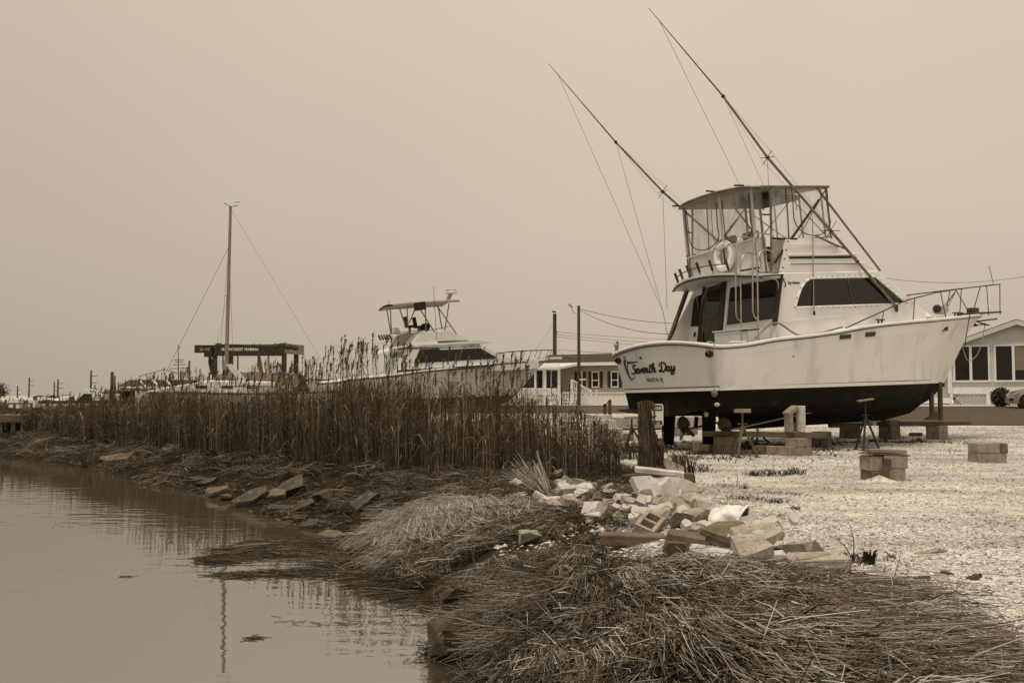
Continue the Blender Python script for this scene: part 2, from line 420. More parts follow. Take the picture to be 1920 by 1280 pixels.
def nnoise(scale, detail=6, rough=.6):
    q = n.new('ShaderNodeTexNoise'); q.inputs['Scale'].default_value = scale; q.inputs['Detail'].default_value = detail; q.inputs['Roughness'].default_value = rough
    t.links.new(co.outputs['Object'], q.inputs['Vector']); return q
def nramp(src, stops):
    q = n.new('ShaderNodeValToRGB'); c = q.color_ramp
    while len(c.elements) < len(stops): c.elements.new(.5)
    for el, (p_, v_) in zip(c.elements, stops): el.position = p_; el.color = v_ if isinstance(v_, tuple) else tone(v_)
    t.links.new(src, q.inputs[0]); return q
vor = n.new('ShaderNodeTexVoronoi'); vor.inputs['Scale'].default_value = 26
t.links.new(co.outputs['Object'], vor.inputs['Vector'])
shell = nramp(vor.outputs['Color'], [(.0, .22), (.3, .46), (.65, .66), (1, .82)])
fine = nnoise(9, 8, .75); grit = nramp(fine.outputs['Fac'], [(.36, .10), (.48, .62), (.6, .72)])
mxa = n.new('ShaderNodeMix'); mxa.data_type = 'RGBA'; mxa.blend_type = 'MULTIPLY'; mxa.inputs[0].default_value = .46
t.links.new(shell.outputs[0], mxa.inputs[6]); t.links.new(grit.outputs[0], mxa.inputs[7])
big = nnoise(.55, 5); damp = nramp(big.outputs['Fac'], [(.35, (.62, .60, .56, 1)), (.6, (1, 1, 1, 1))])
mxb = n.new('ShaderNodeMix'); mxb.data_type = 'RGBA'; mxb.blend_type = 'MULTIPLY'; mxb.inputs[0].default_value = .8
t.links.new(mxa.outputs[2], mxb.inputs[6]); t.links.new(damp.outputs[0], mxb.inputs[7])
bright = n.new('ShaderNodeMix'); bright.data_type = 'RGBA'; bright.blend_type = 'MULTIPLY'; bright.inputs[0].default_value = 1; bright.inputs[7].default_value = (1.28, 1.28, 1.28, 1)
t.links.new(mxb.outputs[2], bright.inputs[6])
mpp = n.new('ShaderNodeMapping'); mpp.inputs['Scale'].default_value = (.22, 1.1, 1); mpp.inputs['Rotation'].default_value = (0, 0, R(-34)); t.links.new(co.outputs['Object'], mpp.inputs[0])
trk = n.new('ShaderNodeTexNoise'); trk.inputs['Scale'].default_value = 1.1; trk.inputs['Detail'].default_value = 6; t.links.new(mpp.outputs[0], trk.inputs['Vector'])
trr = nramp(trk.outputs['Fac'], [(.34, (.50, .46, .40, 1)), (.50, (.95, .94, .92, 1)), (.7, (1.08, 1.08, 1.08, 1))])
mxt = n.new('ShaderNodeMix'); mxt.data_type = 'RGBA'; mxt.blend_type = 'MULTIPLY'; mxt.inputs[0].default_value = .75
t.links.new(bright.outputs[2], mxt.inputs[6]); t.links.new(trr.outputs[0], mxt.inputs[7]); bright = mxt
mudn = nnoise(5, 8); mud = nramp(mudn.outputs['Fac'], [(.38, .006), (.55, .018), (.68, .045)])
am = n.new('ShaderNodeAttribute'); am.attribute_name = 'mud'
mxc = n.new('ShaderNodeMix'); mxc.data_type = 'RGBA'
t.links.new(am.outputs['Fac'], mxc.inputs[0]); t.links.new(bright.outputs[2], mxc.inputs[6]); t.links.new(mud.outputs[0], mxc.inputs[7])
t.links.new(mxc.outputs[2], b.inputs['Base Color'])
bp = n.new('ShaderNodeBump'); bp.inputs['Strength'].default_value = .7; bp.inputs['Distance'].default_value = .02
t.links.new(fine.outputs['Fac'], bp.inputs['Height']); t.links.new(bp.outputs[0], b.inputs['Normal'])
me.materials.append(gm)
ground = bpy.data.objects.new('ground', me); COL.objects.link(ground); tag(ground, 'pale crushed shell lot and muddy bank', None, None, 'structure')

def drape(name, x0, x1, y0, y1, lift, material, wob=0.6, nxy=(60, 16)):
    X_ = np.linspace(x0, x1, nxy[0]); rows = []
    for j in range(nxy[1]):
        f_ = j / (nxy[1] - 1); yy = y0 + (y1 - y0) * f_ + (wob * fbm(X_ * .5, X_ * 0 + 3) if j == 0 else 0)
        zz = height(X_, yy * np.ones_like(X_)) + lift; rows.append([(a_, c_, e_) for a_, c_, e_ in zip(X_, yy * np.ones_like(X_), zz)])
    o = MB().grid(rows).build(name, material, smooth=60); tag(o, None, None, None, 'structure'); return o
asph = mat('asphalt', .055, .03, rough=.95, scale=3, bump=.5, bscale=60, dirt=(14, .17, .55, .7, (1, 1, 1)))
drape('road', 11, 140, 34.5, 56, .02, asph, 1.2)
drape('far_road', -14, 10.9, 46, 57.5, .02, mat('grey_verge', .075, .04, rough=.95, scale=4, bump=.4, bscale=50), .6)

# water
wm = bpy.data.materials.new('still_water'); wm.use_nodes = True; t = wm.node_tree; n = t.nodes; b = n['Principled BSDF']
b.inputs['Base Color'].default_value = (.060, .050, .036, 1); b.inputs['Roughness'].default_value = .025; b.inputs['IOR'].default_value = 5.5; b.inputs['Specular IOR Level'].default_value = .5
co = n.new('ShaderNodeTexCoord'); mp = n.new('ShaderNodeMapping'); mp.inputs['Scale'].default_value = (.55, 1.25, 1); mp.inputs['Rotation'].default_value = (0, 0, R(14))
t.links.new(co.outputs['Object'], mp.inputs[0])
w1 = n.new('ShaderNodeTexNoise'); w1.inputs['Scale'].default_value = 3.0; w1.inputs['Detail'].default_value = 2.5; t.links.new(mp.outputs[0], w1.inputs['Vector'])
w2 = n.new('ShaderNodeTexNoise'); w2.inputs['Scale'].default_value = .22; w2.inputs['Detail'].default_value = 2; t.links.new(co.outputs['Object'], w2.inputs['Vector'])
wr = n.new('ShaderNodeMapRange'); wr.inputs['From Min'].default_value = .42; wr.inputs['From Max'].default_value = .68; wr.inputs['To Min'].default_value = .06; wr.inputs['To Max'].default_value = .42
t.links.new(w2.outputs['Fac'], wr.inputs[0])
bp = n.new('ShaderNodeBump'); bp.inputs['Distance'].default_value = .03; t.links.new(wr.outputs[0], bp.inputs['Strength']); t.links.new(w1.outputs['Fac'], bp.inputs['Height'])
t.links.new(bp.outputs[0], b.inputs['Normal'])
S = 2600
water = MB().poly([(-S, -60, WATER_Z), (S, -60, WATER_Z), (S, 4500, WATER_Z), (-S, 4500, WATER_Z)]).build('water', wm); tag(water, 'still grey creek water', None, None, 'structure')

# ------------------------------------------------------------------ stalks and blades, many at a time
class Stalks:
    def __init__(self): self.V = []; self.F = []; self.S = []; self.n = 0
    def prisms(self, P, r, shade, k=3):
        """P: list of m arrays (N,3) along each stalk; r: list of m radii arrays"""
        Nn = len(P[0]); m = len(P)
        if Nn == 0: return
        t_ = P[-1] - P[0]; t_ /= np.linalg.norm(t_, axis=1)[:, None] + 1e-9
        ref = np.where(np.abs(t_[:, 2:3]) > .8, np.array([[1., 0, 0]]), np.array([[0, 0, 1.]]))
        s = np.cross(t_, ref); s /= np.linalg.norm(s, axis=1)[:, None] + 1e-9; u_ = np.cross(s, t_)
        rows = []
        for p_, r_ in zip(P, r):
            r_ = (np.ones(Nn) * r_)[:, None]
            for q in range(k):
                a = 2 * math.pi * q / k; rows.append(p_ + r_ * (s * math.cos(a) + u_ * math.sin(a)))
        A = np.stack(rows, 1)                                     # N, m*k, 3
        base = self.n + np.arange(Nn)[:, None] * (m * k); fl = []
        for i in range(m - 1):
            for q in range(k):
                fl.append([i * k + q, i * k + (q + 1) % k, (i + 1) * k + (q + 1) % k, (i + 1) * k + q])
        Fq = (base[:, :, None] + np.array(fl)[None]).reshape(-1, 4)
        self.V.append(A.reshape(-1, 3)); self.F.append(Fq); self.S.append(np.repeat(shade, m * k)); self.n += Nn * m * k
    def blades(self, P, w, shade, side=None):
        Nn = len(P[0]); m = len(P)
        if Nn == 0: return
        t_ = P[-1] - P[0]
        if side is None:
            side = np.cross(t_, RNG.normal(size=(Nn, 3)))
        side = side / (np.linalg.norm(side, axis=1)[:, None] + 1e-9)
        rows = []
        for p_, w_ in zip(P, w): rows += [p_ - side * (np.ones(Nn) * w_)[:, None], p_ + side * (np.ones(Nn) * w_)[:, None]]
        A = np.stack(rows, 1); base = self.n + np.arange(Nn)[:, None] * (2 * m)
        fl = [[2 * i, 2 * i + 1, 2 * i + 3, 2 * i + 2] for i in range(m - 1)]
        Fq = (base[:, :, None] + np.array(fl)[None]).reshape(-1, 4)
        self.V.append(A.reshape(-1, 3)); self.F.append(Fq); self.S.append(np.repeat(shade, 2 * m)); self.n += Nn * 2 * m
    def build(self, name, material, label=None, parent=None, kind='stuff', cat=None):
        me = bpy.data.meshes.new(name); fast_mesh(me, np.concatenate(self.V), np.concatenate(self.F), 4)
        a = me.attributes.new('shade', 'FLOAT', 'POINT'); a.data.foreach_set('value', np.concatenate(self.S).astype(np.float32))
        me.materials.append(material); o = bpy.data.objects.new(name, me); COL.objects.link(o)
        if parent is not None: o.parent = parent
        return tag(o, label, cat, None, kind)

# ================================================================== the boat on blocks
BF = Frame((3.6, 23.1, 1.395), 29.7, 1.6, .7)
def hull_lines(sheer, knuck, wl, chine, keel, n=84):
    return [smoothline(q, n, power=1.75) for q in (sheer, knuck, wl, chine, keel)]
SHEER = [(-.22, 1.84, .94), (-.14, 1.94, .93), (.03, 1.985, .935), (.5, 2.0, .965), (1.3, 2.02, 1.07), (2.5, 2.02, 1.165), (3.3, 2.01, 1.25), (4.2, 1.98, 1.365), (5.8, 1.87, 1.5), (7.3, 1.62, 1.60), (8.6, 1.24, 1.69), (9.8, .74, 1.78), (10.7, .30, 1.845), (11.25, .0, 1.875)]
KNUCK = [(-.16, 1.82, .74), (-.08, 1.92, .74), (.08, 1.96, .745), (.6, 1.975, .78), (1.3, 1.99, .83), (2.5, 1.985, .97), (4.0, 1.93, 1.07), (5.6, 1.77, 1.16), (7.2, 1.43, 1.23), (8.5, .98, 1.30), (9.6, .50, 1.37), (10.3, .18, 1.42), (10.72, .0, 1.46)]
WL = [(.0, 1.71, 0), (.06, 1.80, 0), (.2, 1.83, 0), (1, 1.85, 0), (3, 1.84, 0), (5, 1.70, 0), (6.5, 1.38, 0), (7.8, .86, 0), (8.8, .36, 0), (9.5, .0, 0)]
CHINE = [(.05, 1.66, -.37), (.1, 1.73, -.37), (.25, 1.75, -.37), (2, 1.72, -.365), (4, 1.62, -.33), (6, 1.24, -.26), (7.4, .80, -.18), (8.6, .34, -.10), (9.44, .0, -.02)]
KEEL = [(.08, .0, -.56), (.15, .0, -.56), (2, .0, -.66), (5, .0, -.76), (7, .0, -.74), (8.2, .0, -.62), (8.9, .0, -.42), (9.25, .0, -.20), (9.42, .0, -.04)]
def ws(l, sg): return np.stack([l[:, 0], l[:, 1] * sg, l[:, 2]], 1)
def crown_t(y, hb=1.72): return 1 - np.clip(np.abs(y) / hb, 0, 1) ** 2
def transom_x(y, z):
    """aft face of the boat: raked, bowed aft"""
    yy = min(abs(y) / 1.84, 1.0)
    return np.interp(z, [-.6, -.37, 0, .74, .94, 1.3], [.08, .05, .0, -.16, -.22, -.29]) - .13 * (1 - yy ** 2)
def build_hull(root, SH, KN, W_, CH, KE, topm, botm, tz=.17, n=84):
    sh, kn, wl, ch, ke = hull_lines(SH, KN, W_, CH, KE, n)
    top = MB(); bot = MB(); K = 6
    for sg in (1, -1):
        rows = []
        for k in range(4): rows.append(ws(sh + (kn - sh) * k / 3, sg))
        for k in range(1, K + 1):
            f_ = k / K; r_ = kn + (wl - kn) * f_
            r_[:, 1] -= np.interp(kn[:, 0], [4, 8, 10.5], [0, .12, .05]) * math.sin(math.pi * f_) * np.minimum(1, kn[:, 1])   # hollow flare
            r_[:, 1] = np.maximum(r_[:, 1], 0); rows.append(ws(r_, sg))
        top.grid(rows, flip=sg > 0)
        rb = [ws(wl + (ch - wl) * k / 3, sg) for k in range(4)]
        for k in range(1, 6):
            f_ = k / 5; r_ = ch + (ke - ch) * f_; r_[:, 2] -= .05 * math.sin(math.pi * f_) * np.minimum(1, ch[:, 1] * 1.2); rb.append(ws(r_, sg))
        bot.grid(rb, flip=sg > 0)
    # transom sheets
    edge = np.array([sh[0], kn[0], wl[0]])
    def strip(a, bpt, m, mb, crown0=0):
        rows = []
        for k in range(m + 1):
            f_ = k / m; e_ = a + (bpt - a) * f_; row = []
            for y in np.linspace(-1, 1, 23):
                yy = y * e_[1]; z = e_[2] + crown0 * (1 - f_) * (1 - y * y)
                row.append((e_[0] - .13 * (1 - y * y), yy, z))
            rows.append(row)
        mb.grid(rows)
    strip(sh[0], kn[0], 3, top, tz); strip(kn[0], wl[0], 6, top)
    strip(wl[0], ch[0], 2, bot)
    c0, k0 = ch[0], ke[0]
    rows = []
    for k in range(4):
        f_ = k / 3; row = []
        for y in np.linspace(-1, 1, 23):
            zz = c0[2] + (k0[2] - c0[2]) * (1 - abs(y)) * f_; row.append((c0[0] - .13 * (1 - y * y), y * c0[1], zz))
        rows.append(row)
    bot.grid(rows)
    h = top.build('topsides', topm, root, smooth=40); bo = bot.build('bottom', botm, root, smooth=40)
    return sh, kn, wl, ch, ke, h, bo

boat = thing('sportfishing_boat', 'big white sport fishing boat with long outriggers, propped up on blocks and stands', 'boat', mtx=BF.mat())
sh, kn, wl, ch, ke, hull, bott = build_hull(boat, SHEER, KNUCK, WL, CHINE, KEEL, gelcoat(), bottomp())
# keel skeg
MB().prism([(1.4, -.035, -.60), (1.55, -.035, -.95), (7.0, -.035, -.93), (8.0, -.035, -.78), (8.55, -.035, -.52), (7.0, -.035, -.70), (4, -.035, -.70)], (0, .07, 0)).build('keel', bottomp(), boat)
# rub rail and boot stripe
def rail_line(l, sg, dz=0, dy=0): return [(p[0], sg * (p[1] + dy), p[2] + dz) for p in l]
for sg in (1, -1):
    MB().tube(rail_line(sh, sg, .0, .012), .032, 8).build('rub_rail', topcoat(), boat, smooth=60)
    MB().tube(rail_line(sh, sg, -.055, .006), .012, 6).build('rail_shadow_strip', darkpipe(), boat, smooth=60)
    MB().tube(rail_line(kn, sg, 0, .0), .009, 6).build('spray_knuckle', gelcoat(), boat, smooth=60)
    q = wl
    MB().grid([[(p[0] - .0, sg * (p[1] + .012), p[2] + .075) for p in q], [(p[0], sg * (p[1] + .014), p[2] + .035) for p in q], [(p[0], sg * (p[1] + .010), p[2] + .0) for p in q]]).build('boot_stripe', topcoat(), boat, smooth=60)
    MB().tube(rail_line(wl, sg, .082, .004), .010, 5).build('pinstripe', trimd(), boat)
ty = np.linspace(-1.83, 1.83, 25)
trl = [(transom_x(y, .94) - .02, y, .94 + .17 * (1 - (y / 1.84) ** 2)) for y in ty]
MB().tube(trl, .034, 8).build('transom_rail', topcoat(), boat, smooth=60)
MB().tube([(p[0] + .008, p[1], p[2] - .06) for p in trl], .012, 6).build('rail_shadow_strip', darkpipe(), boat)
MB().grid([[(transom_x(y, .06) - .012, y * .93, z) for y in ty] for z in (.075, .0)]).build('boot_stripe', topcoat(), boat, smooth=60)
MB().tube([(transom_x(y, .09) - .006, y * .935, .085) for y in ty], .010, 5).build('pinstripe', trimd(), boat)
# trim tabs under the transom
for sg in (1, -1):
    MB().prism([(.05, sg * .75, -.46), (.05, sg * 1.5, -.39), (-.42, sg * 1.5, -.42), (-.42, sg * .75, -.49)], (0, 0, .02)).build('trim_tab', bottomp(), boat)
# decks: covering boards, cockpit well, fore deck
def camber(p, f_): return p[2] + .07 * (1 - f_ * f_) * min(1, p[1])
fd = [p for p in sh if p[0] >= 1.9]
MB().grid([[(p[0], f_ * (p[1] - .01), camber(p, f_) - .012) for p in fd] for f_ in np.linspace(-1, 1, 13)]).build('fore_deck', topcoat(), boat, smooth=50)
ck = [p for p in sh if p[0] <= 1.97]
for sg in (1, -1):
    c = MB(); c.grid([[(p[0], sg * (p[1] - .005), p[2] + .012) for p in ck], [(p[0], sg * (p[1] - .20), p[2] + .022) for p in ck], [(max(p[0], .12), sg * (p[1] - .22), p[2] - .75) for p in ck]]); c.build('side_coaming', topcoat(), boat, smooth=30)
MB().grid([[(x_, y, .94 + .17 * (1 - (y / 1.84) ** 2) + .015 - (.8 if k == 2 else 0)) for y in np.linspace(-1.82, 1.82, 15)] for k, x_ in enumerate((-.26, -.02, .0))]).build('aft_coaming', topcoat(), boat, smooth=30)
MB().box((1.05, 0, .22), (1.8, 3.0, .03)).build('cockpit_floor', teak(), boat)

# ---- deckhouse
XB = lambda z: 1.80 + .19 * (z - 1.05)                    # raked aft bulkhead
hs = [(XB(.3), .3), (XB(2.62), 2.62), (5.30, 2.77), (6.98, 1.80), (7.05, 1.40), (4, 1.1)]
dk = MB().prism([(x_, -1.5, z_) for x_, z_ in hs], (0, 3.0, 0)); dk.build('deckhouse', topcoat(), boat, bevel=.03)
tr = MB()
rows = [[(x_, sg * w_, z_) for x_, w_, z_ in ((2.2, 1.48, 1.30), (5, 1.47, 1.50), (6.9, 1.35, 1.66), (8.0, .9, 1.74), (8.7, .35, 1.78))] for sg in (1, -1)]
top_ = [[(x_, sg * w_, z_) for x_, w_, z_ in ((2.2, 1.47, 1.60), (5, 1.46, 1.72), (6.9, 1.25, 1.88), (7.7, .8, 1.93), (8.35, .25, 1.86))] for sg in (1, -1)]
tr.grid([rows[0], top_[0]]); tr.grid([rows[1], top_[1]]); tr.grid([top_[0], top_[1]]); tr.poly([rows[0][-1], top_[0][-1], top_[1][-1], rows[1][-1]])
tr.build('trunk_cabin', topcoat(), boat, smooth=40)
# big side windows with a white bolted frame
def window_side(sg, yy):
    y0 = sg * yy
    up = [(3.01, 2.52)] + [(3.01 - .05 - .25 * math.sin(a), 2.46 - .30 * (1 - math.cos(a))) for a in np.linspace(.1, 1.1, 5)]
    P = [(2.49, 1.825), (2.58, 2.06), (2.70, 2.28), (2.84, 2.43), (3.0, 2.51), (3.2, 2.525), (5.17, 2.615), (6.24, 2.0), (6.16, 1.975)]
    g = thing_part = MB().prism([(x_, y0, z_) for x_, z_ in P], (0, sg * .012, 0)).build('side_window', glassd(), boat)
    MB().tube([(x_, y0 + sg * .012, z_) for x_, z_ in P], .028, 6, closed=True).build('frame', topcoat(), g, smooth=60)
    MB().bar((4.21, y0 + sg * .014, 2.57), (4.36, y0 + sg * .014, 1.91), .012, .03, (0, 1, 0)).build('mullion', alu(), g)
    MB().bar((5.28, y0 + sg * .014, 2.52), (5.62, y0 + sg * .014, 1.96), .012, .03, (0, 1, 0)).build('mullion', alu(), g)
    bl = MB(); ring = []
    for (xa, za), (xb, zb) in zip(P, P[1:] + P[:1]):
        m_ = max(1, int(math.hypot(xb - xa, zb - za) / .17)); ring += [np.array([xa + (xb - xa) * k / m_, y0 + sg * .03, za + (zb - za) * k / m_]) for k in range(m_)]
    cen = np.array([4.2, y0, 2.2])
    for p in ring:
        d_ = unit(p - cen); bl.box(p + np.array([d_[0] * .035, 0, d_[2] * .05]), (.018, .02, .018))
    tag(bl.build('frame_bolts', alu(), g), kind='stuff')
for sg in (-1, 1): window_side(sg, 1.502)
# windscreen (front, seen from other sides)
fw = np.array([6.98 - 5.30, 0, 1.80 - 2.77]); fwn = unit(np.array([.97, 0, 1.68]))
for y0, y1 in ((-1.4, -.5), (-.45, .45), (.5, 1.4)):
    a0 = np.array([5.42, 0, 2.70]); a1 = np.array([6.75, 0, 1.93])
    MB().prism([a0 + (0, y0, 0), a0 + (0, y1, 0), a1 + (0, y1, 0), a1 + (0, y0, 0)], fwn * .015).build('windscreen', glassd(), boat)
# moulding line along the house side, little emblem
MB().tube([(2.05, -1.515, 1.50), (4, -1.512, 1.66), (6.4, -1.40, 1.84)], .010, 6).build('moulding', topcoat(), boat)
# aft bulkhead fittings
def bx(y, z, off=.0): return (XB(z) - off, y, z)
def panel(name, pts, material, off, th, parent=boat): return MB().prism([bx(y, z, off) for y, z in pts], (-th, 0, 0)).build(name, material, parent)
panel('small_window', [(1.47, 1.60), (1.475, 2.18), (1.45, 2.28), (1.40, 2.34), (1.33, 2.36), (1.16, 2.38), (1.17, 1.59)], glassd(), .0, .012)
door = panel('cabin_door', [(1.02, .34), (1.05, 2.52), (.33, 2.60), (.30, .34)], teak(), .0, .03)
panel('glass', [(.95, 1.72), (.93, 2.42), (.45, 2.46), (.42, 1.74)], glassd(), .03, .010, door)
panel('lower_panel', [(.93, .5), (.92, 1.46), (.41, 1.48), (.40, .5)], glassd(), .03, .010, door)
panel('door_jamb', [(1.12, .34), (1.13, 2.55), (1.05, 2.55), (1.04, .34)], trimd(), .0, .045)
panel('door_jamb', [(.30, .34), (.46, 2.66), (.30, 2.68), (.22, .34)], trimd(), .0, .05)
bw_ = [(.13, 1.52), (.15, 2.45)] + [(-1.25 - .25 * math.sin(a), 2.28 + .22 * math.cos(a)) for a in np.linspace(0, 1.5, 6)] + [(-1.505, 1.50 + .1), (-1.50, 1.55)]
w = panel('aft_window', bw_, glassd(), .0, .012)
MB().tube([bx(y, z, .016) for y, z in bw_], .018, 6, closed=True).build('frame', topcoat(), w)
panel('white_post', [(.14, .34), (.16, 2.6), (.21, 2.6), (.20, .34)], topcoat(), .0, .03)
# port quarter: sloping wing wall with a dark edge
MB().prism([(XB(2.5), 1.46, 2.5), (1.18, 1.46, 1.15), (1.10, 1.46, .95), (XB(.95), 1.46, .95)], (0, .05, 0)).build('wing_panel', topcoat(), boat)
MB().bar((1.86, 1.50, 2.52), (1.12, 1.52, 1.02), .10, .07).build('wing_edge', teak(), boat)
MB().bar((2.09, -1.50, 2.56), (1.82, -1.52, 1.42), .04, .14, (0, -1, 0)).build('wing_edge', trimd(), boat)
panel('light_switch', [(1.30, 1.33), (1.30, 1.45), (1.24, 1.45), (1.24, 1.33)], trimd(), .0, .02)
# tackle cabinet beside the door
MB().box((1.62, -.46, .93), (.34, 1.10, .86)).build('tackle_cabinet', topcoat(), boat, bevel=.012)
MB().box((1.61, -.46, 1.372), (.40, 1.18, .03)).build('cabinet_top', topcoat(), boat, bevel=.01)
MB().box((1.62, -1.22, .95), (.34, .40, .82)).build('tackle_cabinet', gelcoat(), boat, bevel=.012)

# ---- flying bridge
def ovx(y): return 1.02 + .40 * (abs(y) / 1.5) ** 2.2
def ovz(y): return 2.70 - .13 * (y / 1.5) ** 2
ys_ = np.linspace(-1.56, 1.56, 23)
br = MB()
r0 = [(ovx(y), y, ovz(y)) for y in ys_]; r1 = [(2.2, y * .98, ovz(y) + .015) for y in ys_]
b0 = [(ovx(y) + .01, y, ovz(y) - .075) for y in ys_]; b1 = [(2.2, y * .98, ovz(y) - .075) for y in ys_]
br.grid([r0, r1]); br.grid([b0, b1]); br.grid([r0, b0]); br.grid([[r0[0], r1[0]], [b0[0], b1[0]]]); br.grid([[r0[-1], r1[-1]], [b0[-1], b1[-1]]])
br.build('bridge_overhang', topcoat(), boat, smooth=40)
MB().tube([(p[0] + .005, p[1], p[2] - .075) for p in r0] , .026, 6).build('overhang_trim', trimd(), boat)
MB().bar((ovx(-1.56), -1.56, ovz(1.56) - .06), (2.10, -1.54, 2.56), .03, .08, (0, -1, 0)).build('overhang_trim', trimd(), boat)
MB().bar((ovx(1.56), 1.56, ovz(1.56) - .06), (2.10, 1.54, 2.56), .03, .08, (0, -1, 0)).build('overhang_trim', trimd(), boat)
# stepped fairing under the bridge: three layers
def fair(name, prof, hw, material, inset_front=.0):
    return MB().prism([(x_, -hw, z_) for x_, z_ in prof], (0, 2 * hw, 0)).build(name, material, boat, bevel=.02)
fair('bridge_base', [(2.14, 2.62), (2.22, 2.86), (4.92, 2.97), (5.42, 2.75)], 1.47, topcoat())
fair('bridge_step', [(2.26, 2.86), (2.30, 2.945), (4.70, 3.055), (4.92, 2.955)], 1.43, topcoat())
fair('bridge_vent_slot', [(2.36, 2.945), (2.38, 3.02), (4.66, 3.115), (4.75, 3.045)], 1.41, trimd())
for sg in (1, -1):
    MB().prism([(2.30, sg * 1.44, 3.0), (2.42, sg * 1.42, 3.42), (3.82, sg * 1.40, 3.51), (4.62, sg * 1.43, 3.115)], (0, -sg * .07, 0)).build('bridge_side', topcoat(), boat)
    MB().tube([(2.36, sg * 1.452, 3.045), (3.5, sg * 1.452, 3.09), (4.70, sg * 1.452, 3.15)], .022, 6).build('rub_strip', topcoat(), boat)
    MB().tube([(2.37, sg * 1.452, 3.27), (3.1, sg * 1.445, 3.325), (4.0, sg * 1.44, 3.36)], .012, 6).build('rub_strip', topcoat(), boat)
    MB().tube([(2.45, sg * 1.482, 2.83), (4.75, sg * 1.482, 2.925)], .012, 6).build('hand_rail', alu(), boat)
    MB().prism([(2.12, sg * 1.47, 2.66), (2.14, sg * 1.47, 2.70), (2.36, sg * 1.44, 3.40), (2.50, sg * 1.44, 3.40), (2.36, sg * 1.47, 2.66)], (0, -sg * .05, 0)).build('bridge_wing', topcoat(), boat)
    for k in range(4): MB().box((2.20 + .065 * k, sg * 1.475, 2.74 + .2 * k), (.03, .015, .03)).build('snap', blackrub(), boat)
MB().prism([(3.76, -1.38, 3.50), (4.60, -1.42, 3.10), (4.60, 1.42, 3.10), (3.76, 1.38, 3.50)], (.04, 0, .06)).build('bridge_front', topcoat(), boat)
MB().box((3.15, .35, 3.14), (.5, 1.5, .55)).build('helm_console', topcoat(), boat, bevel=.04)
# hardtop
HX0, HX1 = 1.50, 3.97
def htz(x_, y): return 4.585 + (x_ - HX0) * .065 + .10 * (1 - (y / 1.42) ** 2)
xs_ = [HX0 + (HX1 - HX0) * k / 12 for k in range(13)]; yl = np.linspace(-1.42, 1.42, 17)
def rc(x_, y):                                             # round the plan corners
    e_ = 1 - .12 * (abs(y) / 1.42) ** 8
    xm = (HX0 + HX1) / 2; return (xm + (x_ - xm) * e_, y)
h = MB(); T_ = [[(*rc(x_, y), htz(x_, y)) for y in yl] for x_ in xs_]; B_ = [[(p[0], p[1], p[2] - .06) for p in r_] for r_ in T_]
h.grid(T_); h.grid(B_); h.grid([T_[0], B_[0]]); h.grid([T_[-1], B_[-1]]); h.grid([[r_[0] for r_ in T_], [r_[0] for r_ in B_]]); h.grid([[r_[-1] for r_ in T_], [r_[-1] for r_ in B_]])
h.build('hardtop', mat('hardtop_shade_tone', .30, .20, rough=.6, scale=3), boat, smooth=40)  # whole top coloured darker to imitate the shade on its underside
edge = [T_[0][k] for k in range(17)] + [T_[k][-1] for k in range(1, 13)] + [T_[-1][k] for k in range(15, -1, -1)] + [T_[k][0] for k in range(11, 0, -1)]
MB().tube([(p[0], p[1], p[2] - .03) for p in edge], .035, 6, closed=True).build('hardtop_edge', alu(), boat)
# headliner clutter under the hardtop
MB().box((3.2, 0, 4.58), (.9, 1.4, .12)).build('electronics_box', mat('dark_vinyl_box', .05), boat, bevel=.03)
def pipe(name, pts, r, material, parent=boat): return MB().tube([np.asarray(p, float) for p in pts], r, 8).build(name, material, parent, smooth=60)
AX = 1.86                                                  # aft plane of the enclosure
CR = (1.95, -1.38)
for sg in (1, -1):
    pipe('hardtop_post', [(1.93, sg * 1.38, 2.62), (2.03, sg * 1.38, 4.60)], .026, alu())
    pipe('hardtop_post', [(1.86, sg * 1.30, 2.62), (1.70, sg * 1.30, 4.56)], .026, alu())
    pipe('hardtop_post', [(3.90, sg * 1.36, 3.50), (3.80, sg * 1.36, 4.70)], .022, alu())
    pipe('hardtop_post', [(2.52, sg * 1.38, 3.40), (2.50, sg * 1.38, 4.62)], .018, alu())
    for k in range(2): pipe('ladder_rung', [(1.80 - .05 * k, sg * 1.30, 3.2 + .75 * k), (1.99 + .02 * k, sg * 1.38, 3.2 + .75 * k)], .018, trimd())
    pipe('brace', [(3.46, sg * 1.40, 4.68), (5.45, sg * 1.44, 2.78)], .026, alu())
    q = [(3.83, sg * 1.40, 4.72), (3.40, sg * 1.40, 4.25), (2.35, sg * 1.40, 3.2), (1.97, sg * 1.42, 2.80)]
    pipe('diagonal_strut', q, .016, alu())
    pipe('strut_sleeve', [(3.52, sg * 1.40, 4.385), (2.56, sg * 1.40, 3.41)], .030, blackrub()); pipe('strut_sleeve', [(2.46, sg * 1.40, 3.31), (2.0, sg * 1.42, 2.84)], .027, blackrub())
